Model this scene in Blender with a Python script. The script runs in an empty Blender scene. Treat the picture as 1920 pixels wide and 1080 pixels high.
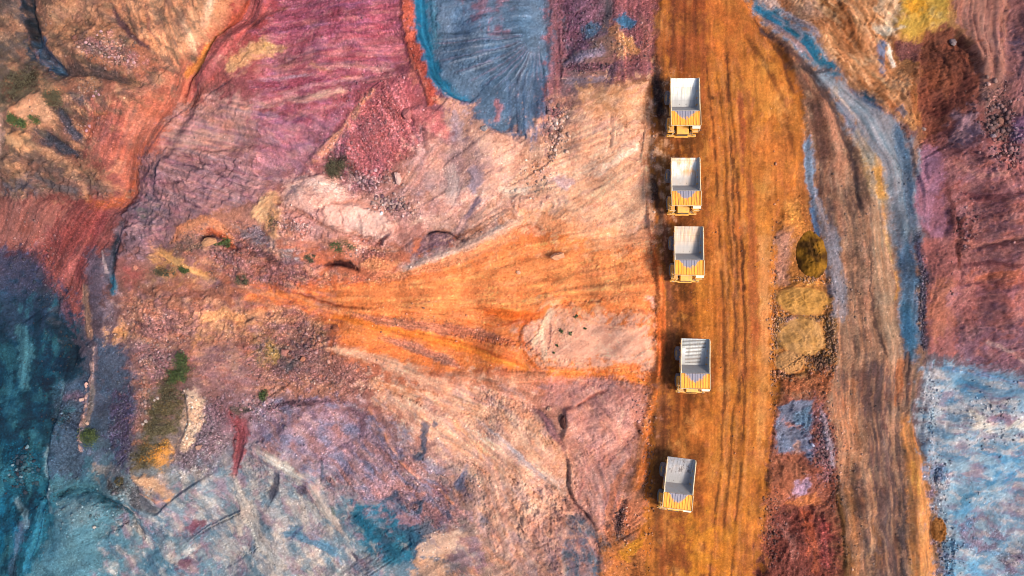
# Open-pit mine seen from a drone: five empty haul trucks queue on an ochre haul road
# above a slope of red, orange, lilac and blue mineral soils.
import bpy, bmesh, math, random
import numpy as np
from mathutils import Vector, Matrix

S = bpy.context.scene
COL = S.collection
R = math.radians

# ------------------------------------------------------------------ camera, sky, sun
CAM_H = 128.0                       # metres above the haul road
MPP = 0.1                           # metres of road per survey unit (frame is 192 m wide)
cam_d = bpy.data.cameras.new('camera')
cam = bpy.data.objects.new('camera', cam_d)
COL.objects.link(cam)
cam.location = (0, 0, CAM_H)
cam_d.sensor_width = 36.0
cam_d.lens = 24.0
cam_d.clip_start = 0.5
cam_d.clip_end = 9000
S.camera = cam
S.cycles.filter_width = 0.95

SUN_EL, SUN_AZ = 50.0, 112.0        # azimuth clockwise from +Y: light from the right, a little from below
w = bpy.data.worlds.new('World')
S.world = w
w.use_nodes = True
nt = w.node_tree
nt.nodes.clear()
sky = nt.nodes.new('ShaderNodeTexSky')
sky.sky_type = 'NISHITA'
sky.sun_disc = False
sky.sun_elevation = R(SUN_EL)
sky.sun_rotation = R(SUN_AZ)
sky.dust_density = 3.0
bg = nt.nodes.new('ShaderNodeBackground')
bg.inputs['Strength'].default_value = 0.075
wo = nt.nodes.new('ShaderNodeOutputWorld')
nt.links.new(sky.outputs[0], bg.inputs[0])
nt.links.new(bg.outputs[0], wo.inputs[0])

sd = bpy.data.lights.new('sun', 'SUN')
sd.energy = 1.6
sd.angle = R(15)
sd.color = (1.0, 0.88, 0.73)
sun = bpy.data.objects.new('sun', sd)
COL.objects.link(sun)
dv = Vector((math.sin(R(SUN_AZ)) * math.cos(R(SUN_EL)), math.cos(R(SUN_AZ)) * math.cos(R(SUN_EL)), math.sin(R(SUN_EL))))
sun.rotation_euler = (-dv).to_track_quat('-Z', 'Y').to_euler()
sun.location = dv * 300

S.view_settings.view_transform = 'Standard'
S.view_settings.look = 'None'
S.view_settings.exposure = 1.57
S.view_settings.gamma = 1.0
S.view_settings.use_curve_mapping = False

ALB = 0.62                          # albedo of a surface that shows as full white in flat daylight

def lin(c):
    if isinstance(c, str):
        c = [int(c[i:i + 2], 16) for i in (0, 2, 4)]
    c = np.asarray(c, float) / 255.0
    return np.where(c <= 0.04045, c / 12.92, ((c + 0.055) / 1.055) ** 2.4)

def tag(o, label=None, cat=None, group=None, kind=None):
    if label: o['label'] = label
    if cat: o['category'] = cat
    if group: o['group'] = group
    if kind: o['kind'] = kind
    return o

# ------------------------------------------------------------------ noise
_rng = np.random.RandomState(11)
_GA = _rng.rand(256, 256).astype(np.float32) * 2 * np.pi
_GX, _GY = np.cos(_GA), np.sin(_GA)

def pn(x, y, seed=0):
    x = x + seed * 37.31; y = y + seed * 17.77
    xi = np.floor(x).astype(np.int32); yi = np.floor(y).astype(np.int32)
    fx = (x - xi).astype(np.float32); fy = (y - yi).astype(np.float32)
    x0 = xi & 255; x1 = (xi + 1) & 255; y0 = yi & 255; y1 = (yi + 1) & 255
    u = fx * fx * fx * (fx * (fx * 6 - 15) + 10); v = fy * fy * fy * (fy * (fy * 6 - 15) + 10)
    a = _GX[x0, y0] * fx + _GY[x0, y0] * fy
    b = _GX[x1, y0] * (fx - 1) + _GY[x1, y0] * fy
    c = _GX[x0, y1] * fx + _GY[x0, y1] * (fy - 1)
    d = _GX[x1, y1] * (fx - 1) + _GY[x1, y1] * (fy - 1)
    return ((a + (b - a) * u) * (1 - v) + (c + (d - c) * u) * v) * 1.45

def fbm(x, y, sc, oct=4, seed=0, gain=0.5):
    t = 0; a = 1; n = 0; f = 1.0 / sc
    for i in range(oct):
        t = t + a * pn(x * f, y * f, seed + i * 3); n += a; a *= gain; f *= 2.03
    return t / n

def ridged(x, y, sc, oct=4, seed=0):
    t = 0; a = 1; n = 0; f = 1.0 / sc
    for i in range(oct):
        t = t + a * (1 - np.abs(pn(x * f, y * f, seed + i * 5)) * 2); n += a; a *= 0.5; f *= 2.1
    return t / n

def sstep(t):
    t = np.clip(t, 0, 1)
    return t * t * (3 - 2 * t)

# ------------------------------------------------------------------ relief: large forms
# spot heights (survey x, survey y, metres relative to the haul road)
SPOT = [(1300,-200,.4),(1340,0,.3),(1340,150,.2),(1340,300,0),(1340,450,0),(1340,600,0),(1340,750,0),(1340,900,-.1),(1340,1080,-.2),(1330,1260,-.4),
 (1260,60,0),(1260,300,0),(1260,540,0),(1260,780,0),(1250,1000,0),(1430,250,0),(1430,540,.1),(1430,860,0),(1420,1050,0),
 (1560,540,.2),(1650,200,.5),(1650,500,.2),(1650,800,0),(1640,1050,0),(1490,900,-.4),(1500,60,.6),
 (1800,300,4),(1900,300,7),(1800,500,3.4),(1900,520,6.5),(1760,850,-.2),(1900,920,-1.5),(1900,760,.4),(1760,50,3.6),(1900,60,6.5),(1600,80,1.6),
 (2150,300,10),(2150,900,-2),(2100,-150,8),(2100,1250,-3),
 (1180,60,-.6),(1180,180,-.5),(1150,300,-1.6),(1180,450,-1.1),(1100,560,-2.6),(1190,620,-.7),(1150,850,-2.2),(1180,980,-.8),(1150,1060,-2.6),(1000,80,-1.4),(900,100,-3.0),
 (960,300,-4.5),(800,540,-9),(650,560,-12),(480,560,-14),(250,600,-17),(60,650,-23),(60,950,-25),(200,980,-23),(300,800,-18),
 (600,800,-13.5),(600,1000,-16),(850,800,-8.5),(900,1000,-9),(700,350,-8),(600,420,-8),(500,250,-8),(640,100,-5),(450,60,-7.5),
 (300,60,-5.5),(100,80,-9),(50,250,-11),(200,250,-10.5),(220,380,-15),(120,480,-18.5),(350,330,-10.5),(400,450,-12),
 (-200,300,-18),(-200,900,-27),(200,1250,-25),(700,1250,-17),(100,-200,-8),(700,-200,-4),(1000,1250,-9),(1050,-200,-1)]
_sp = np.array(SPOT, float)
_sp[:, 2] *= np.where(_sp[:, 0] < 1240, .68, 1.0)
def _tps(r2): return 0.5 * r2 * np.log(np.maximum(r2, 1e-9))
_n = len(_sp); _q = _sp[:, :2] / 500.0
_K = _tps(((_q[:, None] - _q[None]) ** 2).sum(-1)) + 0.004 * np.eye(_n)
_P = np.hstack([np.ones((_n, 1)), _q])
_A = np.block([[_K, _P], [_P.T, np.zeros((3, 3))]])
_wt = np.linalg.solve(_A, np.concatenate([_sp[:, 2], np.zeros(3)]))
_cx = np.linspace(-450, 2370, 189); _cy = np.linspace(-400, 1480, 127)
_CX, _CY = np.meshgrid(_cx, _cy)
_CZ = _wt[_n] + _wt[_n + 1] * _CX / 500 + _wt[_n + 2] * _CY / 500
for _i in range(_n):
    _CZ = _CZ + _wt[_i] * _tps((_CX / 500 - _q[_i, 0]) ** 2 + (_CY / 500 - _q[_i, 1]) ** 2)
_CZ = np.clip(_CZ, -30, 12)

def bil(A, gx, gy):
    gx = np.clip(gx, 0, A.shape[1] - 1.001); gy = np.clip(gy, 0, A.shape[0] - 1.001)
    i = gx.astype(np.int32); j = gy.astype(np.int32); fx = gx - i; fy = gy - j
    if A.ndim == 3: fx = fx[..., None]; fy = fy[..., None]
    return (A[j, i] * (1 - fx) + A[j, i + 1] * fx) * (1 - fy) + (A[j + 1, i] * (1 - fx) + A[j + 1, i + 1] * fx) * fy

def macro(u, v):
    return bil(_CZ, (np.asarray(u, float) + 450) / 15.0, (np.asarray(v, float) + 400) * 126 / 1880.0)

# world grid (plan metres); the survey co-ordinates of a plan point allow for its height (relief displacement)
STEP = 0.2
GXs = np.arange(-130, 118 + 1e-6, STEP); GYs = np.arange(76, -78 - 1e-6, -STEP)
X, Y = np.meshgrid(GXs, GYs)
Z0 = np.zeros_like(X)
for _i in range(4):
    k = CAM_H / (CAM_H - Z0)
    U = 960 + X / MPP * k; V = 540 - Y / MPP * k
    Z0 = macro(U, V)
U = U.astype(np.float32); V = V.astype(np.float32)
NR, NC = X.shape
_u0, _u1 = U.min(0), U.max(0); _v0, _v1 = V.min(1), V.max(1)

def window(x0, y0, x1, y1):
    c = np.nonzero((_u1 >= x0) & (_u0 <= x1))[0]; r = np.nonzero((_v1 >= y0) & (_v0 <= y1))[0]
    if len(c) == 0 or len(r) == 0: return None
    return slice(r[0], r[-1] + 1), slice(c[0], c[-1] + 1)

WX1 = fbm(U, V, 46, 4, 3) ; WY1 = fbm(U, V, 46, 4, 23)          # soft edge wander
WX2 = fbm(U, V, 11, 3, 43); WY2 = fbm(U, V, 11, 3, 63)          # ragged edge wander

_fn = fbm(U, V, 16, 5, 211, .68); FN = ((_fn - _fn.mean()) / _fn.std()).astype(np.float32)   # ragged mixing of soils at their borders

def poly_sd(x, y, pts):
    d = np.full(x.shape, 1e9, np.float32); ins = np.zeros(x.shape, bool)
    n = len(pts)
    for i in range(n):
        ax, ay = pts[i]; bx, by = pts[(i + 1) % n]
        ex, ey = bx - ax, by - ay
        px, py = x - ax, y - ay
        t = np.clip((px * ex + py * ey) / (ex * ex + ey * ey + 1e-9), 0, 1)
        d = np.minimum(d, (px - t * ex) ** 2 + (py - t * ey) ** 2)
        if ay != by:
            c = ((ay > y) != (by > y)) & (x < ex * (y - ay) / (by - ay) + ax)
            ins ^= c
    d = np.sqrt(d)
    return np.where(ins, -d, d)

def line_d(x, y, pts, ws):
    """distance minus local half width, direction, signed side, 0..1 position along"""
    best = np.full(x.shape, 1e9, np.float32); cx = np.zeros(x.shape, np.float32); cy = np.zeros(x.shape, np.float32)
    side = np.zeros(x.shape, np.float32); tt = np.zeros(x.shape, np.float32); raw = np.zeros(x.shape, np.float32)
    n = len(pts) - 1
    for i in range(n):
        ax, ay = pts[i]; bx, by = pts[i + 1]
        ex, ey = bx - ax, by - ay; L = math.hypot(ex, ey) + 1e-9
        px, py = x - ax, y - ay
        t = np.clip((px * ex + py * ey) / (L * L), 0, 1)
        r = np.sqrt((px - t * ex) ** 2 + (py - t * ey) ** 2)
        d = r - (ws[i] + (ws[i + 1] - ws[i]) * t)
        m = d < best
        best = np.where(m, d, best); cx = np.where(m, ex / L, cx); cy = np.where(m, ey / L, cy)
        side = np.where(m, (px * ey - py * ex) / L, side); tt = np.where(m, (i + t) / n, tt); raw = np.where(m, r, raw)
    return best, cx, cy, side, tt, raw

# ------------------------------------------------------------------ mineral colours
# overall soil colour on a 120-unit survey lattice (sRGB)
LAT = [
 [(105,85,75),(165,115,90),(190,130,100),(170,85,75),(150,75,85),(150,80,95),(150,90,100),(95,115,145),(95,100,120),(120,95,105),(150,90,55),(185,110,55),(150,115,95),(185,135,95),(175,135,70),(165,110,95)],
 [(115,100,85),(150,100,85),(165,95,80),(150,95,95),(155,85,95),(155,90,100),(165,90,95),(85,105,135),(110,100,115),(170,120,95),(130,80,55),(190,115,50),(160,105,65),(150,115,95),(130,70,55),(150,100,95)],
 [(120,95,85),(150,90,80),(150,105,105),(150,105,105),(160,110,110),(150,90,95),(160,110,100),(170,130,115),(180,130,110),(205,150,120),(140,85,50),(185,110,50),(165,105,60),(140,120,105),(140,95,95),(135,80,80)],
 [(120,65,65),(130,65,65),(130,105,110),(170,120,100),(185,130,115),(190,145,130),(160,115,105),(190,135,110),(210,140,100),(220,150,110),(135,85,50),(180,105,50),(170,110,50),(135,110,95),(130,90,95),(140,80,80)],
 [(50,70,90),(95,70,75),(165,115,95),(175,115,90),(200,110,65),(195,105,65),(220,120,70),(225,120,65),(225,130,80),(225,135,90),(150,90,40),(180,105,45),(190,125,50),(145,110,90),(130,90,90),(140,80,75)],
 [(35,75,100),(100,90,100),(150,110,105),(160,115,100),(150,105,90),(190,115,80),(200,110,65),(200,105,60),(215,125,85),(220,150,130),(160,95,40),(185,110,45),(185,130,60),(140,105,85),(110,95,100),(120,90,95)],
 [(30,80,105),(80,85,105),(120,100,90),(140,105,110),(140,110,115),(150,110,110),(190,130,110),(205,150,125),(195,140,120),(190,130,115),(150,90,40),(180,110,45),(120,95,105),(170,120,80),(110,100,110),(110,130,150)],
 [(30,100,130),(85,120,140),(136,132,130),(146,148,154),(164,164,166),(146,132,138),(140,120,125),(165,135,125),(195,145,120),(190,135,115),(140,85,40),(185,115,45),(140,90,85),(130,90,65),(150,110,80),(105,135,160)],
 [(40,110,140),(90,130,150),(128,148,162),(154,154,156),(174,174,172),(130,142,152),(100,120,140),(165,135,120),(175,135,125),(130,110,105),(170,105,45),(175,110,45),(125,80,65),(130,95,60),(140,105,70),(120,130,145)]]
LATL = lin(LAT)
C = bil(LATL, (U + 34 * WX1 - 60) / 120.0, (V + 34 * WY1 - 60) / 120.0).astype(np.float32)
G = np.full(U.shape, 0.35, np.float32)      # how stony (0..1)
RG = np.full(U.shape, 0.3, np.float32)      # how broken the surface is (0..1)
D2 = np.zeros(U.shape + (2,), np.float32)   # grain direction, doubled angle
DZ = np.zeros(U.shape, np.float32)          # relief added to the large forms
_th = 2 * (2.6 + 0.6 * fbm(U, V, 260, 2, 91))
D2[..., 0] = 0.25 * np.cos(_th); D2[..., 1] = 0.25 * np.sin(_th)

def _apply(sl, m, col, a, g, r, dz, dirs, dw, md=None):
    mm = (m * a).astype(np.float32)
    if col is not None:
        C[sl] += (lin(col).astype(np.float32) - C[sl]) * mm[..., None]
    if g is not None: G[sl] += (g - G[sl]) * m
    if r is not None: RG[sl] += (r - RG[sl]) * m
    if dz: DZ[sl] += dz * (m if md is None else md)
    if dirs is not None and dw:
        cx, cy = dirs
        D2[sl][..., 0] += (2.0 * (cx * cx - cy * cy) - D2[sl][..., 0]) * m * dw
        D2[sl][..., 1] += (2.0 * (2 * cx * cy) - D2[sl][..., 1]) * m * dw

def P(col, pts, soft=12, e1=10, e2=5, a=1.0, g=None, r=None, dz=0, ang=None, spots=0, sc=14):
    """a patch of soil: outline in survey units, edge softness, wander; spots>0 breaks it into blotches"""
    xs = [p[0] for p in pts]; ys = [p[1] for p in pts]; b = soft + e1 + e2 + 4
    sl = window(min(xs) - b, min(ys) - b, max(xs) + b, max(ys) + b)
    if sl is None: return
    x = U[sl] + e1 * WX1[sl] + e2 * WX2[sl]; y = V[sl] + e1 * WY1[sl] + e2 * WY2[sl]
    d = poly_sd(x, y, pts)
    m = sstep(0.5 - (d + .62 * soft * FN[sl]) / (1.25 * soft + 0.01)); md = sstep(0.5 - d / (2 * soft + 0.01)) if dz else None
    if spots:
        n = fbm(U[sl], V[sl], sc, 4, int(xs[0]) % 97)
        m = m * sstep(0.5 + (n + 0.25 - 0.5 * spots) * 3.5)
    dirs = None
    if ang is not None:
        t = R(ang); dirs = (np.float32(math.cos(t)), np.float32(math.sin(t)))
    _apply(sl, m, col, a, g, r, dz, dirs, 0.8, md)

def L(col, pts, w, soft=None, e1=4, e2=2, a=1.0, g=None, r=None, dz=0, dw=0.8, taper=0, spots=0, sc=14):
    """a streak of soil along a line; w = half width (or one per point)"""
    ws = list(w) if hasattr(w, '__len__') else [w] * len(pts)
    if soft is None: soft = max(1.2, 0.5 * max(ws))
    mw = max(ws); b = mw + soft + e1 + e2 + 4
    xs = [p[0] for p in pts]; ys = [p[1] for p in pts]
    sl = window(min(xs) - b, min(ys) - b, max(xs) + b, max(ys) + b)
    if sl is None: return
    x = U[sl] + e1 * WX1[sl] + e2 * WX2[sl]; y = V[sl] + e1 * WY1[sl] + e2 * WY2[sl]
    d, cx, cy, side, tt, raw = line_d(x, y, pts, ws)
    m = sstep(0.5 - (d + .5 * soft * FN[sl]) / (1.4 * soft)); md = sstep(0.5 - d / (2 * soft)) if dz else None
    if taper:
        e_ = sstep(tt / taper) * sstep((1 - tt) / taper); m = m * e_; md = md * e_ if dz else None
    if spots:
        n = fbm(U[sl], V[sl], sc, 4, int(xs[0]) % 97)
        m = m * sstep(0.5 + (n + 0.25 - 0.5 * spots) * 3.5)
    _apply(sl, m, col, a, g, r, dz, (cx, cy), dw, md)

def M(col, pts, cover, sc, ang, ratio=3.0, a=.7, soft=24, seed=0, **kw):
    """drawn-out mottling inside an outline: cover = share of the area, ang = direction of the streaks"""
    xs = [p[0] for p in pts]; ys = [p[1] for p in pts]; b = soft + 14
    sl = window(min(xs) - b, min(ys) - b, max(xs) + b, max(ys) + b)
    if sl is None: return
    d = poly_sd(U[sl] + 10 * WX1[sl], V[sl] + 10 * WY1[sl], pts)
    m = sstep(0.5 - (d + .5 * soft * FN[sl]) / (1.5 * soft))
    t = R(ang); cu, cv = math.cos(t), math.sin(t); u_ = U[sl] + 9 * WX1[sl]; v_ = V[sl] + 9 * WY1[sl]
    n = fbm((u_ * cu + v_ * cv) / ratio, -u_ * sv(cv) + v_ * cu, sc, 5, 400 + seed, .62)
    n = (n - n.mean()) / (n.std() + 1e-6); th = {.1: 1.28, .15: 1.04, .2: .84, .25: .67, .3: .52, .35: .39, .4: .25, .5: 0}[cover]
    _apply(sl, m * sstep(.5 + (n - th) * 1.1), col, a, kw.get('g'), kw.get('r'), 0, None, 0)
def sv(x): return x

def scarp(pts, amp, fall, sharp=2.0, e1=5, e2=3, dark=None):
    """a broken edge: ground on the left of the line (walking along it) stands amp metres above the right"""
    b = fall * 3
    xs = [p[0] for p in pts]; ys = [p[1] for p in pts]
    sl = window(min(xs) - b, min(ys) - b, max(xs) + b, max(ys) + b)
    if sl is None: return
    x = U[sl] + e1 * WX1[sl] + e2 * WX2[sl]; y = V[sl] + e1 * WY1[sl] + e2 * WY2[sl]
    d, cx, cy, side, tt, raw = line_d(x, y, pts, [0] * len(pts))
    end = sstep(tt / 0.2) * sstep((1 - tt) / 0.2)
    up = side
    DZ[sl] += amp * 0.5 * np.tanh(up / sharp) * np.exp(-raw / fall) * end
# ------------------------------------------------------------------ soils, patch by patch
# --- far left top: brown knolls and a dark gully
P((112,97,92), [(0,-80),(42,-80),(42,130),(0,150)], a=.8)
P((168,122,96), [(50,15),(190,0),(215,60),(170,110),(90,105),(60,60)], a=.8, r=.8)
P((205,147,112), [(215,5),(330,-40),(450,-40),(420,45),(385,70),(375,95),(330,122),(290,95),(240,55)], g=.2, r=.4, ang=70)
L((228,180,150), [(338,20),(350,60),(358,95)], 7, a=.8)
L((232,190,165), [(395,0),(388,25),(380,45)], 6, a=.7)
L((120,85,82), [(200,5),(215,35),(240,62),(285,97)], 4, a=.9, dz=-.5)
L((165,112,95), [(270,10),(275,50),(290,75)], 2, a=.8); L((165,112,95), [(310,0),(300,40),(312,70)], 2, a=.7)
P((172,122,125), [(155,70),(190,58),(262,110),(250,130),(200,110),(150,95)], a=.8, g=1)
L((98,78,78), [(118,128),(180,130),(255,156)], (12,12,5), a=.9, g=.6, dz=-.6)  # dark band of shade on the slope, painted into the soil colour
L((60,76,98), [(44,-60),(46,50),(62,95),(92,122),(112,140)], (12,12,17,16,10), a=.95, g=.5, r=.7, dz=-1.2)
L((32,38,48), [(42,-30),(46,40),(52,80)], 6, a=.9); L((40,46,56), [(70,118),(95,132),(112,140)], 6, a=.8)
P((74,66,54), [(0,150),(25,125),(70,115),(85,140),(60,165),(20,200),(0,205)], a=.85, spots=.4)
P((200,148,118), [(17,207),(50,185),(77,172),(107,213),(90,240),(60,250),(20,235)], g=.15, r=.3, dz=.8, soft=5)
P((208,156,116), [(12,250),(55,250),(70,275),(45,297),(14,265)], g=.15, r=.3, dz=.5, soft=5)
P((188,152,136), [(-20,195),(8,205),(14,240),(5,295),(-20,300)], soft=5)
P((115,82,60), [(88,170),(115,165),(120,195),(105,200)], a=.8)
P((120,100,94), [(0,300),(60,285),(140,300),(200,345),(215,372),(140,375),(60,370),(0,370)], a=.6, r=1)
L((70,68,80), [(75,245),(110,275),(146,290)], (10,10,6), a=.85, g=.8, dz=-.5)
L((82,82,94), [(112,200),(125,240),(150,262)], 9, a=.7, g=.9)
L((90,92,104), [(130,185),(165,190),(175,215)], 9, a=.7, g=.9)
P((80,82,94), [(0,318),(40,330),(75,352),(70,366),(0,365)], a=.7)
P((180,130,100), [(30,300),(55,315),(50,325),(32,318)], a=.7)
P((172,104,90), [(150,200),(280,170),(330,160),(290,260),(240,330),(180,300),(145,240)], a=.85, g=.5, ang=120)
P((158,112,92), [(80,290),(170,300),(210,340),(200,360),(120,335)], a=.6)
L((200,130,85), [(178,212),(200,214)], 4)
# red stream
L((188,114,94), [(470,-60),(455,25),(398,62),(376,100),(340,140),(312,200),(275,260),(240,320),(224,375)], (26,24,16,16,28,42,46,34,16), g=.3, r=.3, dz=-2.0, soft=16)
L((180,100,98), [(500,-40),(470,30),(430,80),(392,130),(345,172)], (24,26,24,18,8), a=.9, g=.4)
L((200,100,72), [(455,0),(440,25),(405,58)], 7, a=.8)
L((226,140,72), [(398,62),(378,88),(368,108),(340,132)], (4,7,7,8), a=.9)
L((130,58,56), [(398,64),(384,95),(380,115),(348,142),(334,172)], 2.2, e1=1, a=.85, dz=-.6)
L((150,78,58), [(246,275),(242,300),(232,340),(225,372)], 4, a=.6); L((195,105,65), [(250,300),(238,335),(228,360)], 3, a=.5)
# mauve plates
P((178,136,130), [(310,200),(400,180),(480,190),(520,230),(470,280),(380,300),(300,290)], a=.7, g=.15, r=.5, ang=15)
P((180,142,134), [(315,245),(345,230),(400,238),(460,262),(440,275),(380,276),(318,278)], a=.8, g=.1, r=.3)
P((164,126,130), [(262,290),(330,285),(480,300),(500,360),(420,400),(330,420),(240,430),(235,380)], a=.8, g=.25, r=.8, ang=20)
L((88,76,86), [(296,300),(288,330),(283,358)], (3,6,4), a=.85, dz=-.6)
P((205,150,125), [(425,110),(450,95),(480,80),(480,130),(440,140)], a=.7); 
for c in ([(308,276),(350,277),(400,286),(450,268),(500,272)], [(340,284),(352,296),(390,308),(430,320),(480,328)], [(320,308),(360,312),(405,322),(440,345),(470,350)], [(355,300),(410,315),(455,325)], [(300,345),(350,340),(420,360)], [(440,215),(450,200),(480,198),(510,206),(570,226)], [(372,190),(395,170),(440,150)], [(480,268),(520,265),(540,262)], [(300,385),(340,375),(380,390)]):
    L((92,62,74), c, 1.3, soft=1, e1=6, e2=2.5, a=.9, dz=-.35, dw=.2)
# --- top centre: rose and magenta slope
P((164,92,108), [(480,60),(520,15),(560,-60),(750,-60),(750,65),(660,72),(600,84),(500,80)], a=.9, g=.55, r=.4, ang=-8)
P((176,108,116), [(500,85),(640,70),(752,70),(756,125),(690,130),(560,150),(480,160)], a=.75, g=.4, ang=-6)
L((112,62,62), [(478,45),(500,28),(545,8),(580,2)], (7,6,3,2), a=.85)
P((198,148,104), [(470,80),(495,72),(520,85),(515,105),(495,112),(470,95)], a=.9, soft=5)
L((110,68,72), [(540,115),(555,105),(560,90)], (9,7,3), a=.7)
L((175,122,118), [(480,128),(560,112),(640,104),(700,100)], 7, a=.7, spots=.3)
L((206,146,112), [(586,120),(605,132),(628,143),(655,144)], (4,6,6,3), a=.9, e1=3)
L((190,145,134), [(470,205),(540,188),(600,183),(645,172)], (8,7,9,6), a=.85); L((212,172,152), [(592,182),(620,176),(642,173)], 5, a=.8)
L((162,84,100), [(480,165),(560,155),(640,140)], 10, a=.8, g=.5); L((170,94,108), [(600,110),(680,105),(750,108)], 8, a=.8)
P((160,106,126), [(480,205),(600,215),(655,190),(640,235),(590,290),(560,300),(480,275)], a=.7, g=.2, r=.6, ang=30)
L((120,78,108), [(480,215),(520,222),(570,228)], 8, a=.5)
P((182,120,130), [(500,255),(600,240),(615,280),(590,320),(530,325),(480,300)], a=.6, ang=40)
L((208,148,122), [(700,170),(676,196),(656,235),(618,274),(592,298)], (4,7,8,9,10), a=.9, dz=.5)
P((184,112,116), [(755,132),(684,190),(660,230),(648,268),(640,300),(690,348),(735,318),(800,262),(772,205)], a=.95, g=1, r=.25, ang=60)
P((190,118,120), [(700,210),(740,190),(770,220),(735,280),(690,290)], a=.7, g=.9)
L((135,88,108), [(648,245),(640,275),(632,310),(670,338),(700,345)], (5,9,11,9,5), a=.75, g=1)
P((72,60,52), [(612,308),(640,285),(662,312),(690,336),(660,338),(625,330)], a=.85, spots=.35)
P((165,112,130), [(620,335),(700,340),(720,365),(640,360)], a=.6, g=1)
# terracotta strip beside the blue bed
P((198,105,84), [(748,-80),(786,-80),(782,60),(800,95),(816,160),(824,196),(804,202),(795,160),(770,122),(756,60)], soft=2.5, e1=3, g=.6, dz=.5)
P((182,90,76), [(775,88),(796,90),(816,160),(824,194),(806,200),(798,150),(776,115)], soft=3, e1=3, a=.9)
P((205,128,112), [(756,108),(770,112),(790,150),(798,180),(780,165)], a=.7)
L((120,62,62), [(750,0),(750,50),(756,80)], 1.5, a=.6); L((140,66,62), [(758,80),(775,76),(785,68)], 2, a=.8); L((130,60,60), [(772,92),(776,115),(790,150),(800,185)], 1.3, e1=3, a=.7)
# blue bed
P((104,122,150), [(783,-80),(1012,-80),(1026,40),(1028,120),(1022,180),(998,200),(1004,225),(985,252),(968,235),(945,250),(915,236),(882,214),(896,196),(850,186),(826,170),(808,130),(800,95),(783,65)], soft=2.5, e1=5, e2=5, g=.25, r=.35, dz=-.25)
P((116,132,162), [(830,0),(900,-20),(960,20),(940,70),(850,80),(825,50)], a=.6, soft=20)
P((86,104,130), [(880,110),(1000,60),(1020,160),(960,200),(900,180)], a=.55, soft=25)
L((42,118,158), [(788,-60),(790,50),(803,98),(818,145),(842,174),(880,192)], (10,13,11,12,10,5), a=.95, e1=3, soft=7, g=.1)
L((24,96,136), [(784,-60),(785,62),(802,100),(812,142),(830,170),(862,186)], 3, a=.8, e1=2)
L((60,130,168), [(806,0),(812,50),(818,78)], 7, a=.6, soft=7)
P((158,116,128), [(868,0),(900,-20),(952,-10),(945,15),(915,45),(885,40)], a=.75, spots=.45, sc=22)
P((150,100,110), [(920,50),(940,45),(945,60),(925,65)], a=.7)
for i in range(46):                       # drag marks fanning out from the tip point
    t = i / 45.0; an = R(176 - 92 * t + 1.5 * math.sin(i * 5)); rr = (205 - 70 * math.sin(math.pi * t) ** 2 + 12 * math.sin(i * 3)) if t < .8 else 190
    ca_, sa_ = math.cos(an), math.sin(an); q = [(1006 + r_ * ca_ + 10 * math.sin(r_ / 60), 62 + 40 * t * (1 - t) + r_ * sa_ - 12 * (1 - t) * (r_ / 150) ** 2) for r_ in (24, rr * .4, rr * .7, rr)]
    L(((60,78,104), (146,156,178), (84,100,130), (132,124,146))[i % 4], q, 1.5, soft=1.2, e1=2, e2=2, a=.6, dz=(-.14, .1, -.08, .06)[i % 4], taper=.12)
for i in range(14):
    y0 = -60 + i * 10
    L((68,86,110) if i % 2 else (138,150,174), [(812, y0 + 14), (880, y0 + 6), (950, y0 - 4), (1010, y0 - 8)], 1.5, soft=1.5, e1=6, a=.4, dz=-.1 if i % 2 else .08, taper=.2)
for x0, y1 in ((985,256),(996,282),(1004,280),(972,250),(958,262),(1012,250),(1020,235)):
    L((92,108,138), [(x0 - 3, 150), (x0 - 2, 200), (x0 + 2, y1)], (6,5,3.5), a=.8, e1=3)
L((90,112,146), [(882,214),(915,232),(945,248),(985,252)], 3, a=.6)
L((190,120,115), [(930,190),(938,200),(932,222)], (5,7,4), a=.6)
# lilac, peach below the blue bed
P((204,154,132), [(826,182),(860,192),(890,200),(880,216),(920,240),(965,256),(960,330),(900,300),(875,255),(835,230)], a=.85, g=.3)
P((172,152,162), [(845,205),(868,212),(862,250),(845,262)], a=.75, soft=10)
P((192,116,116), [(764,208),(790,200),(830,215),(842,245),(838,262),(810,255),(780,240)], g=.5, dz=.7, soft=4)
P((186,146,134), [(800,262),(850,265),(930,290),(960,340),(920,360),(800,370),(740,350),(770,290)], a=.75, g=.35)
P((150,130,142), [(835,285),(860,280),(870,310),(845,320)], a=.6); P((148,132,146), [(870,300),(910,300),(915,325),(880,330)], a=.5)
P((226,180,154), [(880,252),(965,262),(1000,310),(960,360),(905,370),(925,310),(890,285)], a=.8, g=.25)
P((192,128,112), [(740,350),(760,300),(800,272),(815,290),(790,340),(760,365)], a=.7, ang=-55)
P((175,90,80), [(955,290),(975,288),(980,320),(960,325)], a=.6, spots=.3)
# strip between blue bed and road
P((150,100,106), [(1026,-80),(1055,-80),(1070,100),(1062,180),(1035,300),(1010,290),(1024,180),(1030,100)], a=.85, g=.5, ang=88)
P((130,90,106), [(1042,-60),(1125,-60),(1130,60),(1100,90),(1060,95)], a=.8, g=.9)
P((148,94,100), [(1150,-60),(1236,-60),(1232,140),(1140,160),(1150,80)], a=.8, g=.8, ang=90)
L((100,92,98), [(1138,-30),(1142,20),(1135,55)], (8,6,7), a=.8)
P((84,108,138), [(1094,45),(1118,38),(1128,55),(1115,70),(1096,65)], a=.95, g=.5, soft=5); P((68,110,146), [(1155,34),(1175,26),(1194,38),(1182,52),(1162,56)], a=.95, g=.5, soft=4)
P((198,138,98), [(1140,40),(1165,55),(1185,95),(1180,112),(1155,110),(1145,75)], a=.85, soft=6)
P((125,100,88), [(1110,70),(1150,60),(1160,100),(1130,110),(1100,105)], a=.7)
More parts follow.
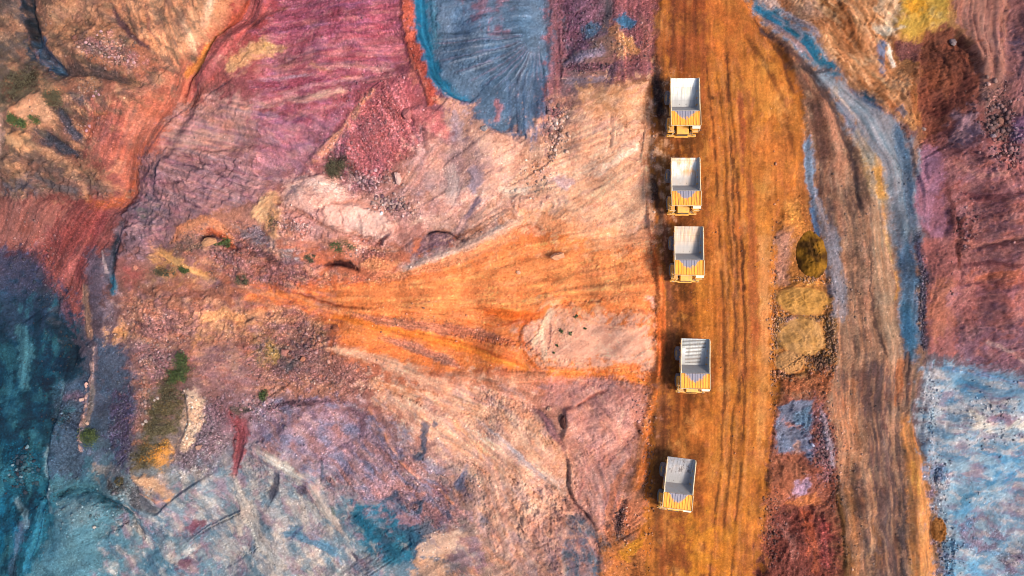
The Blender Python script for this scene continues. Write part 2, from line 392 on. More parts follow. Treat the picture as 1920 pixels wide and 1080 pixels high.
L((145,132,152), [(1060,118),(1095,104),(1130,96)], 8, a=.75, g=.6); L((108,72,88), [(1068,126),(1100,128),(1140,128)], 8, a=.75, g=.9)
L((142,128,142), [(1062,150),(1100,150),(1140,150)], 6, a=.7); L((106,86,102), [(1152,122),(1145,150),(1135,172)], 7, a=.7)
P((152,100,104), [(1155,115),(1230,100),(1232,150),(1160,155)], a=.6, g=.6)
P((216,158,114), [(1085,160),(1130,165),(1215,160),(1222,225),(1150,235),(1080,215)], a=.9, g=.25)
P((220,158,136), [(1055,235),(1120,220),(1195,235),(1190,290),(1120,330),(1050,330),(1035,300)], a=.85, g=.3, ang=-20)
L((225,178,156), [(960,362),(1040,345),(1120,312),(1200,262)], (14,12,9,6), a=.85, ang=None) if False else L((225,178,156), [(960,362),(1040,345),(1120,312),(1200,262)], (14,12,9,6), a=.85)
P((195,165,168), [(1010,310),(1050,300),(1060,330),(1030,350)], a=.7, soft=10)
L((112,84,86), [(1070,195),(1050,230),(1038,265),(1030,300)], (8,10,9,5), a=.65, g=1)
L((120,80,70), [(1145,215),(1146,245),(1142,275)], 1.5, e1=2, a=.8, dz=-.4)
L((150,100,82), [(1120,305),(1150,290),(1160,265)], 1.5, a=.7)
for i in range(14):
    yy = 170 + i * 22
    L((228,186,160) if i % 2 else (190,122,100), [(1060 - i * 3, yy + 55), (1120, yy + 32), (1205, yy)], 2.2, soft=2, e1=16, e2=6, a=.25, taper=.25, dz=.1 if i % 2 else -.12, dw=.3)
for pts, c, wd in (([(395,128),(350,180),(312,228),(272,285),(262,300)],(118,78,76),2.5),([(500,52),(560,42),(640,50)],(196,120,130),3),([(520,70),(620,62),(740,70)],(150,80,98),4),([(560,95),(640,86),(742,92)],(192,128,132),4),([(500,108),(600,98),(700,84)],(150,80,96),3),
 ([(560,128),(660,122),(750,132)],(196,146,140),5),([(480,185),(560,170),(650,150),(740,140)],(196,140,140),4),([(490,120),(520,128),(560,124)],(190,130,120),5),([(480,150),(530,148),(600,138)],(186,150,160),3),([(640,160),(690,150),(740,138)],(150,96,100),4),
 ([(490,240),(560,250),(610,245)],(190,130,140),4),([(480,262),(540,275),(600,268)],(140,88,112),3),([(520,300),(570,290),(610,296)],(200,140,145),5),([(480,330),(540,338),(580,330)],(150,104,124),5)):
    L(c, pts, wd, e1=8, e2=4, a=.7, taper=.2)
P((96,80,78), [(118,122),(170,118),(215,132),(256,150),(252,160),(200,160),(140,158),(118,145)], a=.75, e2=6, spots=.3, g=.6, dz=-.4)  # same shade band, painted again with a ragged outline
P((36,42,52), [(40,-10),(55,-10),(56,60),(64,95),(56,100),(44,60)], a=.85, e2=6, soft=4); P((64,84,112), [(48,45),(62,50),(90,90),(112,110),(116,138),(96,136),(70,112),(54,90)], a=.8, e2=5, soft=4)
P((66,56,44), [(0,165),(40,132),(72,122),(80,145),(50,175),(20,200)], a=.6, spots=.35, sc=9)
P((92,74,66), [(85,210),(110,190),(135,195),(155,215),(140,240),(115,235)], a=.6, spots=.3, g=.8); P((110,94,92), [(60,300),(120,300),(190,345),(180,365),(110,350),(70,330)], a=.6, spots=.3)
P((58,56,64), [(78,262),(105,268),(146,288),(140,296),(100,288)], a=.7, e2=5, soft=3)
# --- left middle: red fan and a pit floor coloured dark teal
P((144,86,82), [(-40,398),(60,384),(150,388),(225,366),(224,420),(205,470),(168,522),(152,598),(128,602),(95,540),(62,480),(10,450),(-40,430)], g=.45, r=.3, ang=125, dz=.2, soft=15, e2=7)
P((162,108,98), [(-40,370),(110,384),(150,420),(90,450),(20,470),(-40,440)], a=.85, e2=8, g=.3); P((175,98,62), [(160,376),(225,362),(222,382),(180,388)], a=.8)
P((146,74,72), [(80,430),(150,400),(200,395),(190,440),(130,480),(90,470)], a=.6, g=.6)
L((120,60,66), [(200,400),(180,450),(150,520)], 9, a=.5); L((105,78,92), [(118,570),(126,600),(132,640)], (10,12,6), a=.7, g=.6)
P((84,80,102), [(-40,470),(30,468),(65,500),(80,550),(40,560),(-40,545)], a=.9, g=.5, soft=14)
P((22,66,92), [(-80,555),(40,548),(95,570),(138,640),(140,720),(100,800),(85,900),(70,1000),(-80,1010)], a=.95, g=.35, r=.4, soft=34, e1=26, e2=8)
P((58,108,134), [(40,590),(62,600),(58,680),(45,760),(20,760),(25,650)], a=.55, soft=22, spots=.2, sc=40)
P((12,46,70), [(75,640),(130,650),(128,740),(95,800),(60,760)], a=.7, soft=18)
L((26,50,66), [(230,415),(222,450),(212,500),(208,535)], (5,8,9,6), a=.9, dz=-.9); L((42,112,142), [(215,520),(216,548)], 6, a=.85)
P((124,104,114), [(235,370),(300,365),(330,400),(315,450),(280,480),(235,470),(225,430)], a=.8, r=1, g=.35)
P((160,125,132), [(250,445),(290,450),(280,480),(245,490)], a=.5); P((150,82,80), [(235,505),(262,500),(260,535),(238,538)], a=.65)
P((168,128,118), [(298,395),(312,390),(312,430),(300,440)], a=.6)
P((100,92,106), [(172,470),(215,470),(208,540),(190,600),(165,600),(170,520)], a=.8, g=.35); L((168,132,110), [(164,540),(160,590),(166,630)], 7, a=.75)
L((185,160,160), [(199,470),(203,490),(206,512)], 2, a=.8)
# orange-capped dome with a boulder
P((210,142,108), [(318,458),(345,425),(385,412),(420,428),(430,462),(455,478),(430,482),(405,452),(372,440)], a=.95, dz=.7)
P((190,100,66), [(375,428),(412,428),(428,450),(450,470),(430,475),(405,450)], a=.7)
P((132,108,96), [(325,462),(360,440),(390,445),(385,470),(345,480),(322,478)], a=.9, g=.9, spots=.2)
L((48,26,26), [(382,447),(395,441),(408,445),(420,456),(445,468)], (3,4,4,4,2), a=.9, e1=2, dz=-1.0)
L((212,158,106), [(294,470),(318,484),(345,498),(385,520)], (5,9,9,6), a=.9, g=.2)
P((130,112,66), [(286,498),(320,510),(350,512),(340,524),(290,520)], a=.7, spots=.3); P((104,72,62), [(290,480),(300,492),(300,510),(288,500)], a=.5)
P((152,110,112), [(395,440),(480,425),(560,470),(600,520),(540,545),(460,530),(400,500)], a=.7, g=.9, r=.8)
P((92,62,66), [(380,520),(410,520),(425,540),(395,535)], a=.75); L((165,100,80), [(430,535),(480,545)], 8, a=.6)
P((176,122,100), [(222,565),(300,545),(400,560),(480,590),(460,640),(380,650),(280,640),(225,620)], a=.8, g=.6, r=.8)
P((150,106,112), [(270,580),(340,575),(360,610),(300,640),(262,620)], a=.6, g=1)
P((216,156,112), [(380,575),(480,560),(560,575),(600,610),(560,640),(470,620),(400,640),(365,650)], a=.75, spots=.25, g=.4)
P((205,150,105), [(200,610),(240,620),(255,640),(215,640)], a=.8)
P((215,150,80), [(358,640),(380,630),(375,648),(362,655)], a=.8)
P((140,106,112), [(255,645),(320,645),(330,720),(270,725)], a=.75, g=1)
P((150,114,118), [(362,660),(470,650),(480,720),(400,735),(365,720)], a=.6, g=.4)
P((78,92,116), [(185,640),(235,640),(262,690),(258,760),(240,900),(205,900),(195,780),(180,720)], a=.8, g=.5, soft=12)
P((150,132,142), [(190,560),(220,560),(215,620),(195,625)], a=.6)
# --- centre bluffs
P((226,172,128), [(468,395),(480,372),(500,362),(530,364),(536,400),(530,440),(520,452),(505,440),(490,420)], a=.95, g=.15, r=.5, dz=.5, soft=6, e1=10, e2=8)
P((140,120,70), [(508,405),(520,405),(522,425),(510,428)], a=.7, spots=.2)
P((178,122,126), [(530,365),(610,350),(625,385),(605,420),(650,450),(560,440),(535,415)], a=.8, g=.45, r=.8)
P((205,150,145), [(560,345),(600,330),(640,345),(635,375),(590,390),(550,375)], a=.8, r=.5, dz=.5); P((216,165,152), [(548,332),(580,322),(620,335),(615,352),(575,362)], a=.8)
P((228,188,174), [(618,384),(660,384),(722,398),(738,428),(722,452),(690,446),(650,434),(610,408)], a=.95, g=.1, r=.5, dz=.7, soft=4, e1=10, e2=8)
L((205,150,150), [(672,395),(678,420),(676,440)], 3, a=.7); L((200,140,130), [(640,395),(645,425)], 2, a=.6)
P((112,80,90), [(525,420),(550,412),(575,428),(570,440),(535,440)], a=.75, g=1)
L((165,92,76), [(518,382),(560,398),(590,412),(650,442),(715,458)], 2.5, a=.8, e1=6, dz=-.5); L((110,62,66), [(545,385),(570,402),(592,412)], 2.5, a=.8, dz=-.4)
L((190,110,80), [(615,385),(660,376),(720,395)], 3, a=.7, e1=6)
P((128,118,132), [(476,425),(495,430),(520,470),(560,490),(545,500),(500,470),(476,455)], a=.8)
P((182,150,136), [(495,445),(520,450),(565,485),(545,492),(520,480)], a=.6)
P((190,112,82), [(560,460),(610,455),(660,480),(700,510),(650,512),(590,495)], a=.6)
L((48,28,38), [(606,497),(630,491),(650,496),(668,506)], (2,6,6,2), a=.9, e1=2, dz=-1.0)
P((150,104,104), [(655,455),(700,440),(735,460),(720,500),(680,500)], a=.65, g=1); P((120,60,55), [(495,475),(525,480),(530,500),(500,490)], a=.5)
P((110,80,84), [(490,500),(560,505),(640,515),(620,530),(540,530),(490,520)], a=.5, g=1)
P((232,160,114), [(672,492),(700,484),(745,490),(735,515),(700,515)], a=.85, soft=7)
P((180,130,122), [(730,400),(790,380),(840,390),(860,430),(800,440),(760,470),(725,450)], a=.6, g=.5)
P((206,158,138), [(770,410),(850,395),(930,380),(960,400),(870,440),(800,435)], a=.7, g=.35)
P((118,92,104), [(790,452),(815,433),(838,435),(868,452),(845,462),(800,482),(775,490)], a=.9, g=.5, dz=-.5)
L((150,122,128), [(800,480),(840,465)], 8, a=.5)
L((60,40,46), [(800,440),(818,433),(840,436),(868,452)], (1.5,3,2.5,1.5), a=.95, e1=2, dz=-.5)  # shadow inside the hollow's upper edge, painted as a dark line
L((180,148,144), [(735,515),(800,490),(860,468),(930,420)], (8,14,12,9), a=.7)
L((230,178,150), [(770,505),(850,478),(900,455),(975,415)], (6,9,11,9), a=.85, dz=.4)
L((150,120,124), [(905,385),(870,410),(850,440)], (10,9,5), a=.55); P((205,172,158), [(820,340),(850,335),(850,395),(830,395)], a=.5, soft=10)
P((120,80,88), [(720,375),(760,372),(785,395),(745,400)], a=.6, g=1)
# orange landslip
P((234,138,80), [(470,535),(560,552),(640,540),(740,512),(860,482),(965,432),(1060,418),(1225,440),(1234,520),(1230,600),(1226,722),(1100,706),(1010,700),(930,694),(840,702),(740,690),(655,655),(615,605),(545,568),(470,562)], g=.3, r=.35, dz=-.5, soft=7)
for pts, wd in (([(480,548),(560,556),(700,545),(860,520),(1000,470),(1220,440)], 20), ([(480,552),(600,572),(760,565),(960,555),(1230,540)], 20), ([(560,560),(680,600),(850,640),(1000,690)], 25), ([(1000,690),(1100,700),(1230,715)], 18)):
    L(None, pts, wd, dw=1, soft=20)
P((232,166,126), [(960,372),(1215,330),(1228,470),(1150,475),(1050,440),(975,430)], a=.85, g=.25, r=.3)
P((238,182,146), [(1110,345),(1212,300),(1220,400),(1180,450),(1110,420)], a=.7, soft=16)
P((205,170,166), [(950,362),(1040,352),(1060,375),(1010,395),(960,392)], a=.75, soft=9, r=.8)
L((196,122,92), [(650,516),(740,516),(820,500),(880,478)], (9,11,9,4), a=.85, g=.7)
L((142,68,42), [(548,548),(575,556),(600,566),(642,576),(705,578)], (2,2.5,2,2,1), a=.85, e1=3, dz=-.5)
L((196,124,96), [(640,585),(720,602),(820,615),(900,628),(960,640)], (4,11,13,12,6), a=.75, g=.6)
L((186,128,110), [(715,632),(770,650),(830,675),(870,690)], (4,10,11,4), a=.7, g=.6)
L((244,142,84), [(610,545),(720,548),(830,545),(960,548)], (6,16,22,14), a=.8)
L((240,132,52), [(600,585),(680,605),(780,628),(880,655),(985,690)], (4,8,9,10,8), a=.85)
L((238,118,40), [(900,580),(960,592),(1010,590),(1040,575)], (12,16,12,4), a=.7); L((206,96,40), [(860,600),(930,612),(985,605)], 4, a=.6)
L((190,104,52), [(990,600),(975,640),(995,680),(1012,692)], 6, a=.7)
L((226,150,96), [(1000,560),(1080,520),(1180,500)], 14, a=.4); P((240,154,104), [(1080,470),(1200,470),(1225,560),(1120,560)], a=.55, soft=15)
P((236,176,148), [(972,612),(1008,578),(1046,564),(1090,580),(1160,592),(1224,598),(1224,690),(1150,680),(1100,692),(1030,692),(1012,684),(985,652)], g=.08, r=.15, dz=.9, soft=20, e1=14, e2=9)
P((206,156,136), [(972,612),(1000,590),(1010,620),(1022,660),(1005,675),(985,650)], a=.7, g=.3); P((228,178,152), [(1010,572),(1045,566),(1040,590),(1022,620),(1005,605)], a=.8)
P((214,160,130), [(1005,660),(1030,670),(1028,690),(1010,684)], a=.8)
L((232,134,68), [(1030,698),(1100,700),(1160,702),(1228,718)], 9, a=.9)
for i in range(60):                       # runnels in the slip
    t = (i * 0.618) % 1; s = (i * 0.271) % 1
    x0 = 560 + 560 * s; k = (x0 - 520) / 640.0
    yc = 556 + 20 * k; half = 10 + 110 * k
    y0 = yc + (t * 2 - 1) * half; y1 = yc + (t * 2 - 1) * (half + 26)
    if 980 < x0 + 60 and 560 < y1 < 695 and x0 > 930: continue
    L(((210,106,54), (246,160,100), (222,124,74))[i % 3], [(x0, y0), (x0 + 55, (y0 + y1) / 2 + 2), (x0 + 120, y1)], 2.0, soft=1.8, e1=7, a=.5, taper=.3, dz=(-.18, .12, -.1)[i % 3])
L((130,60,36), [(960,490),(1000,482),(1040,478)], 1.5, a=.7, dz=-.3); L((150,76,52), [(980,428),(1005,424),(1012,430)], 2, a=.8, dz=-.5)
P((200,120,95), [(960,420),(1000,418),(1020,440),(975,445)], a=.5)
# pebbly ground below the slip
P((150,110,106), [(500,585),(560,580),(620,615),(640,660),(720,720),(640,760),(540,730),(480,740),(470,650)], a=.8, g=1, r=.7)
P((168,134,86), [(470,625),(515,622),(535,660),(510,690),(475,690)], a=.7, spots=.35, g=.8)
P((110,104,104), [(520,655),(570,655),(580,690),(530,695)], a=.5, g=1); P((195,150,100), [(585,595),(610,600),(620,630),(600,640)], a=.5, spots=.3)
L((218,164,134), [(618,650),(680,664),(760,692),(850,735),(900,760)], (6,11,14,16,14), a=.9, g=.25, dz=.5)
L((176,118,106), [(690,668),(712,680),(725,684)], 6, a=.6); L((160,108,92), [(640,660),(655,668)], 4, a=.5)
P((206,142,116), [(740,700),(840,705),(980,700),(1030,720),(1000,760),(900,760),(800,730)], a=.7, ang=20)
L((205,138,104), [(850,705),(930,715),(1010,705)], 12, a=.6)
# --- left bottom: blue grey basin, ridges
P((82,94,118), [(100,720),(165,700),(175,760),(160,840),(150,900),(90,935),(82,880)], a=.85, g=.7, soft=8)
L((130,108,128), [(120,745),(140,740),(155,750)], 8, a=.6); L((52,62,86), [(110,770),(130,790),(145,800)], 8, a=.6, g=1)
L((122,146,164), [(118,720),(100,800),(85,880),(82,940),(95,960)], 3.5, a=.7)
L((196,160,148), [(180,650),(172,700),(162,740),(156,790),(148,820),(150,845)], (2,4,4,4,2,3), a=.8, dz=.3, g=.6, e1=8, e2=7, spots=.2); L((140,118,104), [(172,720),(170,760),(160,795)], 4, a=.7)
P((90,74,100), [(205,740),(250,735),(258,800),(245,880),(215,880)], a=.75, g=1)
P((110,115,140), [(165,840),(190,850),(185,880),(165,878)], a=.6)
P((94,86,58), [(275,700),(352,690),(356,740),(335,790),(312,835),(272,880),(252,850),(270,780)], a=.85, spots=.25, g=.8, sc=20)
P((170,122,110), [(262,710),(285,705),(280,790),(262,830),(255,800)], a=.6, g=.8)
P((204,170,146), [(345,735),(365,728),(386,752),(372,785),(350,842),(330,842),(335,790)], a=.95, g=.15, soft=4, dz=.5)
P((220,154,74), [(283,840),(320,835),(325,860),(308,892),(290,885)], a=.85, spots=.2); P((100,84,52), [(255,845),(285,840),(288,880),(262,880)], a=.7)
P((194,152,122), [(252,888),(300,895),(318,898),(332,922),(322,942),(270,925)], a=.9, g=.3, soft=4, dz=.5); L((210,140,72), [(265,925),(300,938),(322,935)], 3, a=.7)
P((160,140,120), [(165,870),(190,880),(186,905),(172,898)], a=.6); P((145,140,135), [(190,880),(230,870),(240,890),(210,905)], a=.6)
P((66,62,62), [(212,905),(245,900),(262,925),(225,925)], a=.75, g=1)
P((148,92,102), [(395,760),(420,760),(440,800),(420,820)], a=.5)
L((152,84,90), [(432,775),(446,815),(440,860),(432,900)], (9,13,8,4), a=.9, g=.4, soft=6)
P((138,114,124), [(365,760),(425,750),(420,830),(400,880),(335,900),(330,870)], a=.75, g=1)
P((100,136,156), [(95,1000),(108,932),(150,935),(205,950),(235,975),(246,1020),(225,1100),(40,1100)], a=.85, g=.4, soft=10, dz=.3)
P((128,150,162), [(110,945),(170,940),(190,970),(140,990)], a=.6)
L((30,74,96), [(108,930),(140,918),(175,922),(210,940),(250,962),(266,1010)], (5,7,8,13,12,4), a=.9, g=.5, dz=-.8); P((90,132,150), [(75,895),(150,900),(190,915),(110,922),(80,930)], a=.7)
P((100,136,160), [(190,985),(228,985),(232,1040),(195,1045)], a=.7, soft=8)
L((72,148,184), [(72,950),(68,1000),(55,1060)], (8,10,10), a=.7); L((96,104,130), [(35,985),(28,1020),(25,1070)], (8,12,8), a=.7); L((136,160,178), [(20,940),(38,965),(44,985)], 6, a=.6)
P((22,104,142), [(-60,940),(15,940),(25,1000),(15,1100),(-60,1100)], a=.9, soft=9)
P((26,92,122), [(0,830),(70,830),(75,920),(40,935),(0,925)], a=.7, g=.8)
P((128,140,156), [(265,930),(320,945),(400,960),(430,1000),(380,1030),(300,1000),(262,960)], a=.75, g=.4)
P((86,130,158), [(280,1020),(350,1040),(420,1050),(420,1100),(240,1100)], a=.7)
P((130,70,86), [(340,985),(370,985),(395,975),(392,990),(375,1025),(350,1005)], a=.8, spots=.2); P((110,72,92), [(330,1045),(365,1040),(370,1065),(340,1080)], a=.75, g=.5)
P((120,116,132), [(262,960),(310,990),(300,1020),(262,1010)], a=.6, g=.6); P((140,130,130), [(232,1030),(262,1030),(265,1090),(225,1090)], a=.6)
P((170,160,150), [(418,920),(470,905),(490,960),(480,1010),(450,990)], a=.8, soft=14); P((120,138,156), [(360,900),(420,900),(440,960),(400,960)], a=.6)
# --- bottom centre
P((178,126,102), [(475,715),(620,715),(660,745),(600,752),(520,748),(475,752)], a=.7, g=.7); L((128,92,102), [(478,778),(530,760),(580,752),(645,756)], (10,8,7,5), a=.8, g=1)
P((148,116,126), [(480,775),(600,760),(690,765),(700,820),(660,880),(600,870),(520,820)], a=.7, g=.6)
P((122,126,148), [(478,795),(545,790),(560,840),(520,870),(480,850)], a=.8, soft=12, g=.5); P((120,120,140), [(580,850),(625,850),(618,900),(595,890)], a=.7)
P((110,76,88), [(650,775),(690,785),(685,800),(655,800)], a=.7, spots=.2)
L((194,180,170), [(482,850),(530,872),(580,900),(620,975)], (16,16,18,10), a=.85, spots=.15, sc=24, g=.2, dz=.4)
L((84,86,102), [(522,884),(514,915),(498,950)], (7,8,9), a=.8, spots=.1); P((92,82,100), [(555,905),(580,912),(578,930),(560,928)], a=.75)
P((160,155,156), [(482,960),(560,930),(640,1000),(680,1100),(480,1100)], a=.75, spots=.2, sc=30)
L((104,140,170), [(520,990),(580,1005),(625,1030),(640,1055)], (5,9,9,4), a=.8, spots=.15, sc=24); P((80,110,135), [(470,900),(500,900),(505,935),(480,945)], a=.7, soft=10); P((92,118,140), [(475,1050),(510,1040),(505,1090),(475,1090)], a=.7)
P((198,182,166), [(560,1040),(620,1050),(640,1100),(540,1100)], a=.7)
P((158,118,118), [(640,862),(690,825),(745,838),(800,885),(860,935),(880,965),(820,985),(740,940),(660,928),(620,900)], a=.9, g=.7, r=.4, ang=50)
P((52,116,148), [(604,914),(650,934),(690,945),(745,932),(760,960),(785,1000),(775,1050),(725,1062),(692,1038),(655,985),(625,945)], a=.95, g=.3, soft=5, r=.5, dz=-.4)
P((150,125,134), [(690,945),(735,940),(760,965),(735,990),(700,975)], a=.75, spots=.45, sc=10); P((150,125,132), [(705,1000),(735,995),(735,1025),(712,1025)], a=.75, spots=.3)
P((70,94,120), [(730,985),(800,975),(790,1040),(750,1060)], a=.75, spots=.45, sc=12); P((130,122,138), [(640,1030),(700,1045),(720,1100),(650,1100)], a=.7)
P((30,80,110), [(675,990),(720,985),(712,1030),(690,1035)], a=.6, spots=.3)
P((162,120,126), [(735,965),(790,960),(790,985),(750,995)], a=.8, soft=6)
L((62,80,104), [(806,788),(796,808),(794,838),(780,852)], (9,6,4,9), a=.85, e2=5, spots=.1, sc=10); L((80,94,116), [(788,788),(815,795),(820,812)], 4, a=.7)
P((172,160,162), [(740,790),(785,790),(770,840),(750,835)], a=.75, soft=9); P((206,170,150), [(765,785),(790,785),(785,830),(770,830)], a=.5)
L((118,126,158), [(876,874),(872,895),(862,912)], (4,6,12), a=.75, g=.2); L((74,84,110), [(792,920),(785,940),(770,945)], 4, a=.75, spots=.2); L((70,88,116), [(795,940),(785,955)], 4, a=.7); P((82,90,112), [(838,955),(850,950),(850,985),(836,990)], a=.7, spots=.2)
P((222,166,136), [(690,716),(780,740),(870,800),(980,850),(1000,900),(920,900),(860,850),(780,800),(700,760)], a=.75, g=.3, ang=35)
L((230,164,112), [(855,800),(890,840),(930,872),(965,900)], (6,9,9,6), a=.8); L((226,160,112), [(700,720),(800,745),(900,775)], 12, a=.5)
L((206,146,118), [(690,766),(720,815),(752,862),(800,905),(850,940)], 3, a=.8, dz=.3); L((200,150,130), [(800,870),(845,910),(870,945)], 2.5, a=.7)
P((192,150,136), [(880,890),(960,880),(980,960),(960,1060),(900,990),(870,950)], a=.7, r=.6, g=.25, ang=75)
P((226,186,160), [(800,1000),(850,985),(880,995),(885,1050),(860,1060),(810,1040),(770,1055)], a=.9, soft=6, g=.2); P((214,166,130), [(780,1050),(840,1040),(850,1100),(770,1100)], a=.7)
P((146,114,126), [(870,1010),(900,1000),(915,1050),(900,1070),(830,1050)], a=.75, soft=7); P((140,80,72), [(835,985),(865,978),(870,990),(845,996)], a=.7, spots=.35, sc=8)  # the mauve patch is shading painted beside the pale peach ground
P((70,86,112), [(815,995),(840,985),(835,1005)], a=.4)
# --- hill beside the road, bottom
P((192,136,128), [(1010,720),(1140,712),(1215,735),(1200,800),(1170,900),(1130,890),(1090,830),(1060,770),(1020,760)], a=.85, g=.3, r=.5)
P((206,150,140), [(1090,770),(1180,750),(1190,800),(1130,850),(1100,820)], a=.6, soft=14); P((160,112,124), [(1090,820),(1115,835),(1125,850),(1105,845)], a=.7)
P((200,150,130), [(1160,840),(1175,850),(1165,870)], a=.6)
L((126,88,96), [(1005,770),(1025,790),(1050,830),(1062,860)], (8,12,8,2), a=.8, g=.5, dz=-.4); L((150,90,80), [(1080,760),(1110,745),(1138,732)], 2.5, a=.7, dz=-.4)
P((80,46,40), [(1046,768),(1062,765),(1064,795),(1056,806),(1048,785)], a=.85, soft=2)
P((216,162,128), [(965,775),(1010,790),(1060,840),(1070,900),(1010,880),(965,840)], a=.8, g=.2); L((192,178,172), [(958,850),(1000,875),(1045,915)], (9,12,9), a=.75); L((222,178,150), [(960,870),(1010,900),(1060,930)], 5, a=.6)
L((126,70,58), [(1064,870),(1066,910),(1078,945),(1098,965),(1118,995)], (1.2,1.8,2.2,3,2), a=.9, e1=4, dz=-.8)
P((186,140,136), [(1075,870),(1165,870),(1165,930),(1130,1000),(1090,940)], a=.75, g=.3, ang=70)
P((196,148,134), [(960,910),(1040,920),(1050,960),(1040,1060),(960,1060)], a=.6, r=.8, g=.2); P((150,114,126), [(1035,960),(1060,950),(1060,1050),(1030,1060)], a=.7); L((188,110,90), [(1034,930),(1030,970),(1028,1030)], 3, a=.6)
P((140,118,134), [(995,990),(1030,995),(1025,1015),(1000,1010)], a=.7); P((132,120,132), [(985,1040),(1010,1050),(1005,1070)], a=.6); P((150,112,124), [(965,980),(980,980),(975,1030),(965,1030)], a=.6)
P((98,108,124), [(1060,968),(1085,965),(1108,985),(1123,1015),(1124,1100),(1066,1100),(1052,1045),(1062,1010)], soft=3, e1=6, g=.2, r=.3, dz=-.6); L((128,136,148), [(1085,990),(1105,1010),(1115,1050)], 6, a=.5)
P((120,128,142), [(1062,975),(1080,970),(1082,990),(1065,995)], a=.6); P((66,76,98), [(1056,935),(1064,935),(1064,955),(1057,955)], a=.85, soft=2, dz=-.5)
P((206,132,96), [(1160,940),(1188,925),(1215,930),(1215,1000),(1185,1010),(1160,1000),(1140,1030),(1130,1000)], a=.85, g=.5)
P((196,122,66), [(1128,1020),(1170,1000),(1222,980),(1222,1100),(1120,1100)], a=.9, g=.5); P((218,148,46), [(1165,1030),(1190,1005),(1215,1000),(1200,1025),(1175,1060),(1158,1060)], a=.85, soft=6)
P((82,62,64), [(1156,968),(1166,940),(1178,934),(1172,962),(1164,990),(1158,1006),(1152,992)], a=.95, g=1, soft=2.5, dz=-.6); P((96,60,36), [(1180,1050),(1192,1045),(1205,1075),(1185,1080)], a=.7, spots=.2)
L((232,136,64), [(1232,640),(1228,720),(1220,790),(1208,860),(1192,905)], (5,9,13,13,10), a=.9, dz=.5, g=.4)
L((110,62,50), [(1196,800),(1200,812)], 4, a=.8)
# --- haul road (bench the trucks stand on)
ROAD = [(1242,-260),(1242,0),(1237,60),(1232,110),(1226,170),(1222,230),(1222,300),(1226,380),(1233,440),(1239,520),(1240,600),(1237,680),(1232,760),(1222,830),(1214,900),(1212,980),(1214,1080),(1220,1340),
        (1415,1340),(1424,1080),(1432,960),(1442,840),(1455,740),(1450,640),(1450,500),(1458,420),(1486,360),(1500,300),(1505,240),(1496,170),(1470,105),(1425,45),(1395,0),(1350,-260)]
_rp = [(x + (-5 if x < 1300 else 5), y) for x, y in ROAD]
P((180,112,46), _rp, soft=4, e1=9, e2=8, g=.3, r=.15, ang=90)
def road_mask(grow=0.0, soft=6.0):
    sl = window(1150, -300, 1560, 1400)
    d = poly_sd(U[sl] + 4 * WX1[sl] + 2 * WX2[sl], V[sl], ROAD)
    m = np.zeros(U.shape, np.float32); m[sl] = sstep(0.5 - (d - grow) / (2 * soft)); return m
RD = [(1245,-60),(1390,-60),(1490,170),(1490,330),(1445,480),(1445,800),(1420,1120),(1225,1120),(1245,600)]
M((214,140,66), RD, .25, 26, 92, 2, .38, soft=10, seed=44); M((116,66,34), RD, .25, 20, 90, 2.5, .38, soft=10, seed=45); M((196,120,84), RD, .2, 16, 90, 2.2, .38, soft=10, seed=46); M((216,136,38), RD, .15, 30, 90, 1.5, .45, soft=10, seed=47)
P((206,136,58), [(1385,110),(1440,100),(1480,170),(1475,230),(1420,210),(1390,160)], a=.8, soft=14)
P((198,124,58), [(1400,240),(1495,230),(1490,330),(1450,420),(1405,420)], a=.6, soft=16)
P((188,110,50), [(1300,-100),(1390,-60),(1420,60),(1380,120),(1320,100)], a=.7, soft=14)
L((140,78,34), [(1290,-100),(1288,150),(1290,420),(1300,640),(1285,900),(1290,1120)], 38, a=.75, soft=14)
L((92,56,26), [(1288,400),(1282,560),(1288,640)], (14,22,12), a=.75, spots=.25, sc=40); L((92,56,28), [(1284,250),(1286,290)], 20, a=.7, spots=.1, sc=20); L((96,58,28), [(1290,752),(1286,850)], 22, a=.6, spots=.3, sc=30); L((206,124,36), [(1330,520),(1334,620)], 8, a=.6); L((205,128,42), [(1316,520),(1318,600),(1322,640)], (8,16,8), a=.7); L((196,118,48), [(1306,770),(1300,840)], 12, a=.6)
L((112,70,48), [(1236,40),(1238,120),(1240,220),(1240,330),(1244,430),(1252,520),(1256,640),(1244,720),(1240,830),(1236,930),(1240,1080)], (8,15,18,15,12,11,12,12,15,13,8), a=.7, soft=9, g=.3)
L((62,42,40), [(1228,110),(1234,150),(1236,215)], (5,11,6), a=.8, soft=7, g=1); L((70,46,40), [(1226,330),(1230,370)], 6, a=.6, g=.8); L((150,90,70), [(1246,420),(1250,480),(1252,560)], 6, a=.5)
